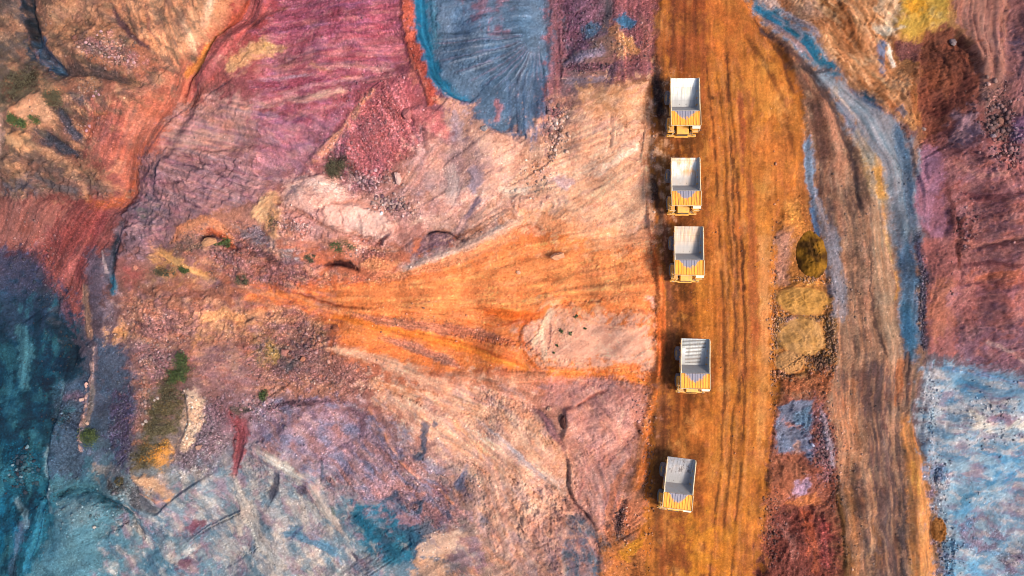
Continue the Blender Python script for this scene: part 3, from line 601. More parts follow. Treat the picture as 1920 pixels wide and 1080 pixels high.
for pts, wd, cc, aa in (
  ([(1262,-60),(1262,60),(1258,130)], 4, (98,56,38), .8), ([(1284,-60),(1282,60),(1280,135)], 5, (110,62,36), .8), ([(1272,-60),(1272,130)], 3, (160,92,50), .8), ([(1304,-60),(1302,30),(1306,70)], 4, (112,62,38), .7), ([(1320,-60),(1318,60),(1316,200)], 6, (165,92,48), .6),
  ([(1330,100),(1340,300),(1345,520),(1350,760),(1340,1080)], 8, (188,112,52), .5),
  ([(1362,60),(1368,250),(1374,420),(1382,560),(1386,700),(1380,860),(1372,960)], 3, (96,54,34), .75), ([(1372,260),(1386,430),(1394,560),(1394,680),(1388,860),(1380,1000)], 3, (100,56,34), .75),
  ([(1376,330),(1390,470),(1398,580),(1402,720)], 7, (176,104,58), .8), ([(1368,330),(1376,500),(1380,640)], 4, (200,128,82), .6),
  ([(1362,300),(1366,480),(1360,700),(1364,900),(1350,1080)], 3, (104,62,34), .6),
  ([(1406,300),(1412,480),(1416,640),(1410,860),(1396,1080)], 3, (140,80,46), .5), ([(1428,330),(1428,500),(1430,700),(1420,900)], 9, (206,140,72), .6),
  ([(1395,60),(1430,110),(1470,190),(1490,300)], 4, (120,70,34), .6), ([(1410,30),(1460,100),(1490,180)], 3, (104,62,36), .7), ([(1375,100),(1400,180),(1415,300)], 5, (150,92,50), .5),
  ([(1384,170),(1392,240),(1390,330)], 5, (150,80,52), .6), ([(1360,180),(1362,260)], 3, (150,84,40), .5),
  ([(1262,960),(1260,1090)], 4, (120,66,34), .6), ([(1284,970),(1282,1090)], 4, (150,84,42), .6), ([(1240,960),(1244,1090)], 6, (170,96,46), .5), ([(1374,840),(1376,930)], 3, (84,54,34), .7),
  ([(1346,660),(1352,820),(1346,960)], 5, (204,130,52), .6), ([(1246,760),(1244,840)], 5, (104,60,36), .6)):
    L(cc, pts, wd, e1=5, e2=4, a=min(1, aa * 1.25), dz=-.05 if cc[0] < 130 else 0.02, soft=wd * .7, taper=.06)
for i in range(150):                      # damp and dusty blotches
    x0 = 1236 + (i * 61.8) % 240; y0 = -60 + (i * 87.3) % 1200; rr = 5 + (i * 7) % 17
    if x0 > 1440 and y0 > 330: continue
    L(((206,138,62), (122,74,34), (184,108,58), (146,88,38), (214,150,84), (206,130,44))[i % 6], [(x0, y0 - rr * 1.5), (x0 + 4 * math.sin(i), y0), (x0 + 3, y0 + rr * 1.5)], (rr * .3, rr * .75, rr * .2), soft=rr * .6, e1=12, e2=6, a=.5, spots=.2, sc=16, dw=0)
P((200,126,46), [(1340,330),(1440,300),(1440,520),(1430,760),(1400,1000),(1350,1000),(1372,700),(1366,480)], a=.45, soft=26, spots=.15, sc=60); P((206,134,52), [(1330,780),(1400,760),(1400,960),(1320,990)], a=.45, soft=26, spots=.2, sc=50); P((196,120,40), [(1300,520),(1340,500),(1345,640),(1310,650)], a=.5, soft=16, spots=.2, sc=30)
for x0, ph in ((1366, 0), (1386, .4), (1346, 1)):
    q = [(x0 - 22, 120), (x0 - 6 + 3 * math.sin(ph), 300), (x0 + 4, 460), (x0 + 10 + 3 * math.sin(ph + 2), 600), (x0 + 12, 720), (x0 + 4 + 3 * math.sin(ph), 860), (x0 - 8, 1000), (x0 - 16, 1100)]
    L((92,54,32), q, (1.5,2.2,2.4,3,2.6,2.4,2.4,2), soft=1.6, e1=3, e2=1.5, a=.7, spots=.12, sc=70, dz=-.06); L((206,138,80), [(x + 8, y) for x, y in q], 2.5, soft=2.5, e1=3, a=.5, spots=.15, sc=60)
P((150,82,50), [(1240,-80),(1330,-80),(1325,120),(1240,120)], a=.4, soft=20); P((208,144,84), [(1420,430),(1446,430),(1444,640),(1446,740),(1430,860),(1416,860),(1424,640)], a=.55, soft=9, spots=.2, sc=20)
for i in range(30):                       # tyre ruts
    x0 = 1236 + (i * 61.8) % 212; y0 = -80 + (i * 173.0) % 1120; ln = 90 + (i * 37) % 160
    bend = 0.02 * (x0 - 1300)
    L(((110,62,34), (206,132,62), (134,80,36), (190,114,48))[i % 4], [(x0, y0), (x0 + bend + 2 * math.sin(i), y0 + ln / 2), (x0 + 4 * math.sin(i * 2), y0 + ln)], 1.3 + (i % 3) * .7, soft=1.6, e1=4, e2=2, a=.42, taper=.3, dz=(-.06, .03)[i % 2])
P((210,138,34), [(1285,960),(1330,970),(1345,1030),(1320,1100),(1280,1100),(1285,1030)], a=.75, soft=14, spots=.2, sc=40); P((205,130,36), [(1340,1000),(1380,985),(1375,1080),(1345,1090)], a=.7, soft=12)
P((120,76,36), [(1290,985),(1305,980),(1310,1000),(1295,1010)], a=.5); P((200,120,44), [(1310,740),(1345,760),(1335,840),(1300,830)], a=.5, soft=12, spots=.2, sc=30)
L((214,112,52), [(1220,430),(1234,490),(1240,560),(1238,640),(1232,700)], (6,7,7,8,6), a=.85, g=.4, dz=.35)
L((206,140,98), [(1212,300),(1216,360),(1222,420)], 8, a=.7, dz=.3); L((200,140,100), [(1208,180),(1214,240),(1210,290)], 6, a=.6)
L((60,34,24), [(1336,183),(1338,184)], 2.4, e1=0, e2=1, a=.85)
# --- verge between the two roads
P((186,126,70), [(1456,420),(1500,340),(1520,400),(1540,520),(1560,560),(1560,680),(1475,700),(1452,640),(1450,500)], a=.8, g=.6, r=.7)
P((176,128,112), [(1455,430),(1490,425),(1488,470),(1485,540),(1458,540)], a=.65, soft=8, spots=.15); P((150,95,50), [(1500,360),(1520,360),(1524,430),(1502,420)], a=.6)
P((205,145,70), [(1470,395),(1495,385),(1498,425),(1475,425)], a=.6)
P((180,128,78), [(1450,545),(1500,540),(1556,545),(1558,585),(1530,596),(1480,590),(1456,575)], a=.9, g=.4, soft=4); P((206,150,78), [(1500,545),(1550,530),(1558,560),(1545,590),(1500,560)], a=.6)
P((186,134,80), [(1456,592),(1510,592),(1554,605),(1552,655),(1515,668),(1460,650)], a=.9, g=.3, soft=4); P((190,145,140), [(1468,596),(1494,590),(1498,615),(1475,620)], a=.8, soft=6)
P((204,140,76), [(1454,655),(1490,650),(1512,670),(1508,698),(1480,700),(1454,690)], a=.9, g=.3, soft=3); P((175,140,150), [(1480,640),(1500,640),(1500,652),(1482,654)], a=.6)
P((84,54,34), [(1508,668),(1552,658),(1562,640),(1568,680),(1540,696),(1515,692)], a=.75, g=1); L((80,52,34), [(1500,594),(1530,600),(1560,584)], 3, a=.7, g=1); L((90,60,40), [(1452,560),(1450,590)], 3, a=.5, g=1)
P((160,98,66), [(1462,706),(1510,696),(1568,690),(1566,730),(1550,750),(1470,742)], a=.9, g=1, r=.8)
L((60,40,32), [(1455,700),(1480,704),(1505,698)], 2.5, a=.6, g=1)
P((150,92,74), [(1456,745),(1540,740),(1575,800),(1578,900),(1585,1100),(1420,1100),(1436,950),(1446,850)], a=.85, g=.7, r=.8)
P((122,126,148), [(1462,760),(1490,748),(1520,750),(1520,805),(1518,872),(1506,850),(1478,852),(1456,850),(1455,790)], a=.95, g=.45, soft=4); P((100,122,150), [(1486,770),(1518,760),(1518,800),(1500,808),(1484,795)], a=.8, g=.8, soft=6); P((190,125,100), [(1462,785),(1490,795),(1500,804),(1478,804)], a=.7, soft=5); P((196,150,128), [(1494,828),(1508,826),(1503,852),(1496,852)], a=.8, soft=4); P((100,118,152), [(1508,825),(1520,825),(1518,872)], a=.6)
P((126,92,100), [(1528,755),(1546,760),(1566,850),(1562,900),(1530,900),(1524,840)], a=.8, g=1); L((150,142,156), [(1538,770),(1550,830),(1560,870)], 6, a=.6, g=.6)
P((168,108,80), [(1450,858),(1500,855),(1512,895),(1480,930),(1448,940)], a=.7, g=.5); P((190,158,180), [(1490,900),(1512,892),(1518,915),(1505,935),(1480,930)], a=.8, soft=6); P((188,118,72), [(1506,930),(1530,925),(1545,948),(1500,955),(1465,945)], a=.8, soft=5)
P((116,64,60), [(1455,955),(1535,958),(1560,1000),(1570,1100),(1420,1100),(1440,1010)], a=.75, g=.9); L((178,98,66), [(1515,970),(1525,1020),(1535,1070)], (10,12,8), a=.6, spots=.2); L((160,80,76), [(1545,985),(1555,1060)], 9, a=.6); L((170,120,110), [(1475,990),(1490,1040)], 9, a=.5, spots=.2); L((96,56,50), [(1560,895),(1568,940)], 6, a=.7, g=1)
# --- the side track and its blue fines
TRACK = [(1400,-260),(1410,0),(1440,20),(1480,50),(1560,135),(1620,185),(1670,225),(1702,245),(1708,330),(1716,440),(1732,540),(1734,640),(1730,700),(1716,760),(1726,840),(1742,950),(1760,1080),(1775,1340),
         (1580,1340),(1590,1080),(1582,960),(1574,900),(1560,800),(1548,740),(1566,690),(1562,600),(1545,500),(1530,420),(1522,340),(1512,250),(1500,165),(1472,100),(1428,42),(1398,0),(1352,-260)]
P((156,120,98), TRACK, soft=6, e1=5, e2=4, a=.9, g=.4, r=.25, ang=86)
for pts in ([(1420,0),(1500,80),(1560,170),(1600,260),(1625,380),(1650,560),(1670,760),(1690,1080)], [(1440,60),(1500,150),(1530,260),(1550,400),(1580,600),(1600,800),(1640,1080)], [(1560,130),(1640,220),(1695,330),(1712,500),(1715,650),(1720,900),(1750,1080)]):
    L(None, pts, 34, dw=1, soft=26)
P((178,158,152), [(1400,-30),(1440,-20),(1490,30),(1460,38),(1415,15)], a=.85, soft=7)
L((112,132,156), [(1420,10),(1470,50),(1520,100),(1570,140)], (12,20,22,16), a=.85, soft=10)
L((34,108,146), [(1424,12),(1452,32),(1470,46)], (9,13,10), a=.9, g=.3, spots=.1); L((30,110,146), [(1462,54),(1488,68),(1500,76)], 7, a=.9); L((28,104,140), [(1498,84),(1520,98),(1538,110),(1556,118),(1568,136)], (8,15,12,15,10), a=.92, g=.3, e2=4); L((86,110,140), [(1470,20),(1510,50),(1535,80)], 8, a=.5)
L((160,120,110), [(1440,40),(1475,72),(1500,98)], 5, a=.6)
L((138,142,154), [(1540,140),(1590,185),(1640,235),(1680,300),(1700,360),(1706,440)], (14,26,42,46,36,26), a=.9, soft=14, g=.2)
L((24,76,104), [(1624,176),(1640,190),(1670,210)], (10,13,6), a=.95, e1=2, g=.3); L((76,96,140), [(1600,165),(1625,195),(1672,218)], 5, a=.5)
L((196,156,110), [(1565,170),(1590,215),(1610,260),(1632,320),(1652,380),(1664,440),(1684,520)], (5,7,8,18,14,9,4), a=.85, soft=6); L((218,164,96), [(1642,320),(1650,360),(1662,420)], (8,9,5), a=.7)
L((92,112,142), [(1680,240),(1694,290),(1704,350),(1704,400)], (8,12,9,8), a=.8, g=.4); L((110,120,150), [(1572,196),(1590,225),(1612,260)], 8, a=.75); L((80,98,120), [(1690,380),(1692,430)], 14, a=.6)
L((84,66,66), [(1430,55),(1490,115),(1520,135),(1545,180),(1570,232),(1596,285),(1610,345),(1612,400)], (3,6,8,9,8,7,5,3), a=.88, e1=4, g=.3, dz=-.15); L((66,56,58), [(1495,128),(1530,136),(1560,128)], 4, a=.75)
L((118,80,66), [(1475,110),(1515,170),(1540,240),(1548,320),(1552,400)], (6,14,20,16,12), a=.8, spots=.1, sc=22); L((178,128,104), [(1545,200),(1568,270),(1580,340)], (6,12,12), a=.75); L((96,70,66), [(1525,200),(1545,290),(1550,360)], 6, a=.6)
L((130,146,172), [(1518,258),(1521,290),(1524,320),(1532,360),(1534,400)], (5,9,9,6,6), a=.9, soft=5); L((86,122,168), [(1530,390),(1534,425),(1536,450)], 5, a=.85, g=.3); L((144,136,142), [(1540,380),(1556,450),(1568,520),(1574,585)], (9,13,15,16), a=.85, soft=7); L((78,76,88), [(1556,370),(1562,440),(1570,500)], (4,6,3), a=.6)
L((92,70,64), [(1590,360),(1600,480),(1616,620),(1618,720)], (14,16,14,9), a=.55, spots=.5, sc=16); L((176,124,100), [(1572,380),(1580,440)], 5, a=.6); L((178,128,104), [(1618,460),(1628,560),(1632,640)], (5,8,6), a=.7, spots=.3); L((186,138,110), [(1575,380),(1590,520),(1596,640)], 4, a=.4, spots=.3)
L((172,138,114), [(1640,380),(1650,480),(1664,580),(1674,650),(1678,672)], (12,18,19,20,16), a=.9, soft=5, g=.3); L((56,44,46), [(1648,560),(1652,640),(1660,668)], 2, a=.6); L((220,160,90), [(1682,510),(1684,540),(1680,560)], 4, a=.8)
L((100,120,146), [(1700,440),(1704,520),(1708,600),(1706,664)], (12,16,17,14), a=.9, soft=7, g=.4); L((80,120,156), [(1700,560),(1706,620),(1704,660)], (9,12,8), a=.85, g=.4); L((150,140,150), [(1694,450),(1700,520)], 7, a=.5)
L((66,70,98), [(1720,440),(1728,520),(1732,600),(1730,650)], (6,7,7,6), a=.75, g=.9); L((44,40,50), [(1700,664),(1702,700),(1706,760)], (5,5,4), a=.85)
P((118,84,74), [(1566,690),(1640,680),(1655,720),(1690,690),(1716,700),(1700,760),(1560,760)], a=.7, ang=86); L((186,116,72), [(1688,680),(1690,730),(1686,760)], 7, a=.7)
L((198,138,102), [(1570,740),(1585,800),(1590,860),(1586,900)], (12,18,15,8), a=.85, soft=8, spots=.05); L((184,126,88), [(1600,720),(1604,800),(1602,900),(1616,1000)], 9, a=.6)
L((98,76,74), [(1645,700),(1646,800),(1655,900),(1662,1000),(1664,1100)], (22,27,27,24,22), a=.9, soft=7, g=.3); L((96,74,70), [(1606,880),(1616,960),(1630,1060)], (10,14,14), a=.75, spots=.2, sc=24); L((66,60,66), [(1688,880),(1692,960),(1694,1090)], 7, a=.85); L((74,58,60), [(1690,740),(1692,820),(1686,880)], 5, a=.7); L((110,70,64), [(1660,720),(1664,800)], 5, a=.5)
L((200,150,110), [(1630,880),(1640,960),(1625,1060)], 4, a=.5, spots=.2); L((150,104,66), [(1640,980),(1650,1060)], 8, a=.6, spots=.2)
L((104,72,40), [(1574,905),(1580,960),(1586,1010),(1592,1100)], (3,6,7,7), a=.85, dz=-.15); P((40,26,22), [(1570,906),(1580,908),(1578,924),(1572,920)], a=.9, soft=1.5); L((190,130,84), [(1592,920),(1600,1000),(1606,1090)], 7, a=.7)
L((204,142,86), [(1708,790),(1718,860),(1724,960),(1730,1100)], (10,18,20,24), a=.9, soft=6, g=.2); L((206,156,76), [(1712,870),(1718,920)], 6, a=.6); L((150,96,62), [(1716,880),(1712,960),(1716,1080)], 2.5, a=.6); L((90,66,58), [(1694,770),(1710,772),(1705,790)], 4, a=.6)
for i in range(80):                       # wheel marks of the side track
    f = ((i * 0.618) % 1); y0 = 180 + (i * 131) % 820; ln = 80 + (i * 53) % 130
    def cx(y): 
        l = np.interp(y, [150, 300, 500, 700, 900, 1100], [1500, 1530, 1565, 1570, 1580, 1595]); r = np.interp(y, [150, 300, 500, 700, 900, 1100], [1570, 1700, 1720, 1715, 1730, 1755]); return l + (r - l) * f
    L(((76,62,60), (196,146,112), (110,80,68))[i % 3], [(cx(y0), y0), (cx(y0 + ln / 2), y0 + ln / 2), (cx(y0 + ln), y0 + ln)], 1.2 + (i % 3) * .6, soft=1.6, e1=4, a=.38, taper=.3, dz=-.04)
for pts, c, wd in (([(1452,28),(1470,40),(1466,52)],(128,130,150),3),([(1486,52),(1498,72),(1492,84)],(140,134,146),3.5),([(1470,72),(1500,92),(1520,112)],(150,120,116),3),([(1520,76),(1545,98),(1552,112)],(130,140,160),3)):
    L(c, pts, wd, e1=2, a=.8)
# --- right: tan slope, gold outcrop, dark red face, pink slab
P((192,136,94), [(1470,-120),(1660,-120),(1680,60),(1690,150),(1715,240),(1660,215),(1600,150),(1540,80)], a=.85, g=.25, r=.7, ang=45)
P((196,158,140), [(1490,-40),(1530,-40),(1545,30),(1510,40)], a=.6)
L((150,96,54), [(1535,-20),(1560,30),(1590,70),(1625,110)], (8,10,8,4), a=.8); L((140,84,48), [(1570,-20),(1590,40),(1600,75)], 5, a=.75); L((152,98,60), [(1560,95),(1620,150),(1690,215)], (5,8,6), a=.7); L((206,150,110), [(1590,20),(1620,60),(1640,100)], 6, a=.6); L((210,150,104), [(1590,110),(1650,150),(1700,225)], 6, a=.6)
for i in range(16):
    L(((150,96,58), (214,160,120))[i % 2], [(1540 + i * 8, 30 + i * 7), (1580 + i * 8, 62 + i * 8), (1610 + i * 7, 100 + i * 8)], 1.6, soft=1.6, e1=8, a=.5, taper=.3, dz=(-.25, .2)[i % 2])
P((206,180,152), [(1630,15),(1690,-10),(1688,25),(1672,55),(1640,66),(1635,55),(1655,35)], a=.85, soft=5, r=.7); P((160,130,104), [(1630,5),(1670,8),(1650,30)], a=.5)
P((98,116,152), [(1646,80),(1664,78),(1660,100),(1656,140),(1648,138),(1644,110)], a=.9, soft=4); P((60,50,50), [(1648,62),(1668,62),(1668,80),(1655,72)], a=.6)
P((192,152,70), [(1690,-60),(1785,-60),(1780,35),(1750,55),(1718,74),(1676,72),(1672,48),(1685,20)], a=.95, g=.25, r=.6, dz=.4, soft=5); P((198,142,36), [(1700,-20),(1740,-20),(1735,25),(1712,30),(1696,15)], a=.8, soft=7); P((206,176,120), [(1745,20),(1778,25),(1760,50),(1742,55)], a=.6, spots=.2); P((120,104,50), [(1726,22),(1740,25),(1735,40)], a=.6)
P((120,76,76), [(1674,80),(1742,70),(1738,125),(1715,118),(1690,112)], a=.95, g=.6, soft=3)
P((132,80,64), [(1740,62),(1775,42),(1805,48),(1832,85),(1838,150),(1822,205),(1790,225),(1750,262),(1722,215),(1715,165),(1722,130)], a=.95, g=.4, r=.7, soft=9); P((104,60,54), [(1752,170),(1790,160),(1828,140),(1822,190),(1780,215),(1755,205)], a=.8, soft=10); P((140,82,56), [(1725,130),(1770,120),(1780,160),(1740,165)], a=.6)
P((180,128,112), [(1780,-80),(1892,-80),(1896,60),(1884,130),(1862,190),(1842,202),(1838,120),(1828,60),(1800,40)], a=.95, g=.15, r=.4, dz=.3, soft=5, ang=85); P((160,112,104), [(1800,0),(1826,10),(1834,50),(1820,60)], a=.5); L((150,104,98), [(1870,20),(1868,90),(1855,160)], 3, a=.5)
for c in ([(1832,20),(1840,60),(1845,110)], [(1855,-10),(1852,50),(1858,100)], [(1885,10),(1880,60),(1870,110)], [(1800,60),(1815,80),(1832,100)], [(1760,90),(1775,105),(1770,120)]):
    L((110,70,68), c, 1.1, soft=1, e1=6, a=.8, dz=-.3)
P((142,102,106), [(1890,-60),(1960,-60),(1960,260),(1900,240),(1880,170)], a=.7, r=.7); P((150,114,146), [(1895,220),(1960,200),(1960,270),(1900,270)], a=.7, soft=8); P((190,130,120), [(1905,185),(1935,180),(1935,210),(1908,208)], a=.7); P((60,66,90), [(1908,65),(1925,65),(1925,82),(1908,82)], a=.7); L((80,62,76), [(1925,95),(1912,130),(1903,150)], 4, a=.7)
L((180,114,68), [(1702,150),(1712,190),(1726,230)], (6,10,8), a=.8, dz=.2); L((150,104,66), [(1722,215),(1730,250),(1712,280),(1712,330)], (9,10,6,4), a=.6); L((205,150,100), [(1700,225),(1715,240)], 6, a=.6)
P((152,124,134), [(1785,215),(1830,205),(1845,235),(1830,275),(1790,280)], a=.75, r=1, g=.4); P((130,96,92), [(1845,160),(1890,165),(1905,250),(1870,275),(1845,240)], a=.8, g=1)
P((164,116,132), [(1734,268),(1766,275),(1768,345),(1776,385),(1786,412),(1770,446),(1738,440),(1714,415),(1712,370),(1726,310)], a=.95, g=.3, r=.15, soft=4); P((150,100,108), [(1745,370),(1780,385),(1780,420),(1750,425)], a=.5)
P((182,126,124), [(1772,285),(1960,270),(1960,420),(1830,400),(1790,420),(1776,380)], a=.8, r=.5, g=.4); P((165,105,105), [(1830,300),(1900,290),(1930,330),(1860,350)], a=.5, r=.9); P((130,64,62), [(1765,340),(1800,345),(1800,370),(1770,370)], a=.6); P((176,104,86), [(1850,385),(1930,370),(1930,395),(1860,400)], a=.6)
P((180,122,116), [(1790,405),(1960,395),(1960,520),(1800,530),(1788,470)], a=.85, r=.5, g=.4); P((78,42,40), [(1790,395),(1815,390),(1815,440),(1800,500),(1790,480)], a=.65, spots=.4, sc=14)
P((170,110,104), [(1736,450),(1770,448),(1792,452),(1795,560),(1792,672),(1736,662),(1736,560)], a=.95, g=.3, r=.15, soft=4); P((184,122,94), [(1745,520),(1790,530),(1790,610),(1750,640),(1738,600)], a=.6, soft=12); P((172,128,138), [(1775,548),(1795,545),(1795,570),(1780,575)], a=.6)
P((194,112,84), [(1815,520),(1960,500),(1960,530),(1830,540)], a=.7, spots=.25, sc=20); P((176,116,112), [(1800,535),(1960,535),(1960,610),(1810,620),(1796,580)], a=.8, r=.5); P((142,104,116), [(1796,618),(1960,600),(1960,700),(1850,690),(1790,670)], a=.8, r=.65); L((190,166,160), [(1850,640),(1890,660),(1930,690)], 4, a=.6); L((180,130,130), [(1800,620),(1850,612),(1900,625)], 4, a=.5); P((60,36,36), [(1908,610),(1930,605),(1930,620)], a=.7)
for i in range(22):
    y0 = 290 + (i * 83) % 330; x0 = 1778 + (i * 47) % 100
    L(((84,44,48), (176,112,108))[i % 2], [(x0, y0), (x0 + 30, y0 - 5), (x0 + 70, y0 - 3 + 8 * math.sin(i))], 1.5, soft=1.3, e1=9, e2=4, a=.55, taper=.25, dz=(-.4, .3)[i % 2], dw=.4)
# --- right bottom: blue fines
P((132,154,178), [(1732,690),(1790,680),(1860,692),(1980,720),(1980,1120),(1775,1120),(1752,960),(1735,860)], a=.95, g=.15, r=.4, soft=12)
P((186,178,176), [(1730,684),(1760,690),(1850,755),(1960,765),(1960,800),(1880,830),(1760,840),(1738,830),(1730,760)], a=.75, g=.35, soft=14, spots=.1, sc=40)
P((66,128,174), [(1765,722),(1800,708),(1860,718),(1845,742),(1790,748)], a=.8, soft=10, spots=.2, sc=24); P((80,140,186), [(1850,845),(1930,835),(1930,905),(1850,920)], a=.75, soft=14, spots=.25, sc=24); P((84,146,186), [(1770,925),(1830,920),(1820,970),(1775,975)], a=.6, soft=14); P((110,160,200), [(1760,1040),(1830,1030),(1850,1090),(1765,1100)], a=.7, soft=12); L((90,140,190), [(1770,690),(1830,700),(1910,722)], 6, a=.6)
P((206,196,182), [(1800,770),(1870,772),(1930,790),(1930,830),(1880,815),(1820,806)], a=.85, soft=6, dz=.4); P((150,116,132), [(1832,785),(1870,773),(1902,782),(1890,794),(1850,792)], a=.85, soft=4); P((140,100,120), [(1895,715),(1935,720),(1935,735)], a=.7)
P((134,108,126), [(1745,865),(1780,865),(1790,890),(1775,920),(1750,930)], a=.7, spots=.35, g=.9); P((132,108,124), [(1815,860),(1850,862),(1850,882),(1825,885)], a=.55, spots=.3); P((126,104,122), [(1780,975),(1830,960),(1870,1000),(1920,1040),(1900,1080),(1850,1060),(1800,1020)], a=.8, spots=.3, sc=26, g=.7); P((190,168,160), [(1860,950),(1930,930),(1930,980),(1890,985)], a=.6, spots=.3); P((150,110,120), [(1895,900),(1930,895),(1930,930),(1905,935)], a=.6, spots=.3)
P((128,98,100), [(1738,900),(1752,900),(1758,1000),(1770,1090),(1756,1090),(1748,960)], a=.6, g=1)

# second look: small patches that break up the large ones
P((132,122,128), [(440,425),(480,420),(505,440),(500,458),(460,455)], a=.75, e2=6, soft=5, spots=.1)
P((214,160,104), [(288,458),(310,472),(350,486),(395,520),(350,526),(300,516),(284,490)], a=.7, e2=6, spots=.15)
P((110,96,104), [(240,380),(275,372),(290,400),(262,430),(240,420)], a=.6, e2=6, spots=.2); P((166,128,132), [(300,385),(322,380),(318,440),(298,450)], a=.6, e2=5); P((86,92,84), [(258,392),(282,388),(284,410),(262,412)], a=.6, spots=.3, sc=9)
P((174,134,136), [(238,420),(262,415),(266,438),(244,442)], a=.6, soft=4); P((104,92,108), [(170,540),(205,530),(200,560),(178,565)], a=.6, e2=5)
P((210,160,130), [(215,600),(255,590),(275,620),(250,650),(215,640)], a=.6, spots=.3, e2=6); P((120,84,80), [(232,628),(252,622),(262,640),(240,645)], a=.6, spots=.2, sc=8); P((222,166,112), [(200,615),(235,620),(240,632),(205,635)], a=.7, spots=.2)
P((224,162,112), [(385,590),(440,575),(480,590),(470,620),(400,625)], a=.7, spots=.25, sc=18, e2=6); P((206,142,110), [(330,580),(380,560),(420,570),(390,600)], a=.6, spots=.25)
P((160,120,124), [(395,655),(460,665),(478,700),(420,715)], a=.6, spots=.2, sc=20); P((140,104,112), [(280,650),(320,655),(325,700),(290,705)], a=.6, g=1, spots=.2)
P((90,62,58), [(462,470),(490,468),(520,485),(528,498),(500,490),(475,484)], a=.8, e2=6, soft=3, spots=.2); P((150,146,150), [(515,460),(555,465),(560,490),(535,488)], a=.7, e2=6, soft=6)
P((205,150,120), [(560,505),(620,512),(660,522),(600,530)], a=.5, spots=.2); P((130,100,106), [(620,520),(700,518),(740,528),(660,535)], a=.6, g=1, spots=.15)
for pts, c, wd in (([(738,430),(700,442),(660,446)],(120,80,80),2),([(545,345),(575,362),(600,366),(640,352)],(120,80,88),2),([(620,372),(612,395),(608,415)],(110,76,84),2.5),([(690,380),(720,396),(742,420)],(168,100,92),3),([(760,425),(790,410),(840,405)],(226,182,160),4),
 ([(770,500),(820,478),(858,462)],(146,116,124),3),([(740,512),(790,500),(830,486)],(196,164,156),3),([(880,430),(920,405),(960,385)],(196,150,140),4),([(905,365),(890,385),(875,400)],(110,92,108),3),([(940,362),(925,372),(900,378)],(120,96,110),2.5),
 ([(945,385),(960,400),(975,418)],(180,120,100),2),([(1000,395),(1018,412),(1030,425)],(190,124,104),2),([(1015,420),(990,421),(965,432),(930,452)],(170,98,62),2.5),([(1098,415),(1080,400),(1060,395)],(196,140,120),2),
 ([(980,560),(1040,545),(1100,540)],(206,104,54),3),([(900,590),(960,596),(1010,585),(1030,572)],(200,92,42),2.5),([(930,612),(975,604),(1015,590)],(196,90,44),2),([(880,648),(930,664),(990,690)],(196,96,46),2.5),([(700,612),(780,640),(850,668)],(210,116,66),2.5),([(660,630),(720,652),(800,682)],(230,142,90),3),
 ([(1022,575),(1018,610),(1020,650),(1024,690)],(236,196,166),4),([(1010,600),(1006,640),(1012,675)],(172,126,116),2.5),([(1030,580),(1032,620),(1030,660)],(190,140,128),3),([(1060,590),(1130,610),(1200,618)],(232,160,124),5),([(1040,670),(1110,668),(1190,672)],(232,168,140),4),
 ([(1212,400),(1200,420),(1190,445)],(238,190,170),4),([(1205,555),(1222,560),(1230,580)],(232,186,172),4),([(1190,580),(1205,582),(1210,590)],(180,110,88),3)):
    L(c, pts, wd, e1=6, e2=4, a=.75, taper=.2)
for i in range(26):                       # thin clay bands low on the peach apron
    x0, y0 = 880 + (i * 47) % 230, 700 + (i * 71) % 330
    L(((226,178,148), (160,112,100))[i % 2], [(x0, y0), (x0 + 30, y0 + 24), (x0 + 70, y0 + 62)], 1.8, soft=1.6, e1=9, e2=4, a=.5, taper=.25, dz=(.12, -.15)[i % 2], dw=.3)
for i in range(40):                       # pale and slate blotches of the lower slope
    x0, y0 = 470 + (i * 137) % 500, 770 + (i * 89) % 300; rr = 8 + (i * 5) % 16
    P(((190,178,174), (118,122,144), (174,170,172), (206,192,178), (136,146,166))[i % 5], [(x0 - rr, y0 - rr * .6), (x0 + rr * .5, y0 - rr * .3), (x0 + rr * 1.3, y0 + rr), (x0, y0 + rr * .6)], soft=4, e1=14, e2=7, a=.5, spots=.25, sc=12)
for i in range(40):                       # and of the slopes on the far left
    x0, y0 = 20 + (i * 113) % 420, 20 + (i * 97) % 340; rr = 7 + (i * 5) % 14
    P(((206,156,126), (112,92,86), (170,122,110), (136,104,92))[i % 4], [(x0 - rr, y0 - rr * .3), (x0 + rr * .3, y0 - rr * .7), (x0 + rr * 1.1, y0 + rr * .5), (x0 - rr * .3, y0 + rr * .8)], soft=4, e1=14, e2=7, a=.36, spots=.3, sc=12)
for i in range(36):
    x0, y0 = 0 + (i * 61) % 110, 560 + (i * 83) % 520; rr = 10 + (i * 5) % 20
    P(((56,104,128), (14,50,72), (34,84,112))[i % 3], [(x0 - rr * .6, y0 - rr), (x0 + rr * .4, y0 - rr * .6), (x0 + rr * .6, y0 + rr), (x0 - rr * .3, y0 + rr * 1.2)], soft=7, e1=16, e2=6, a=.45, spots=.2, sc=20)

P((226,178,160), [(525,350),(560,328),(620,332),(652,348),(642,378),(600,402),(560,398),(530,385)], a=.85, e1=12, e2=9, soft=6, r=.5, dz=.3)
P((236,200,184), [(575,340),(625,342),(640,356),(600,366)], a=.7, e2=7, soft=4); P((232,196,180), [(655,385),(722,402),(735,428),(700,440),(660,428)], a=.7, e2=8, soft=4)
P((150,110,116), [(540,405),(600,408),(612,432),(580,440),(545,430)], a=.6, e2=7, spots=.2)
L((120,76,80), [(520,400),(548,398),(590,412),(612,428)], 2, e1=7, e2=4, a=.7, dz=-.3); L((210,150,120), [(640,452),(700,466),(745,470)], 4, a=.6, e1=6)
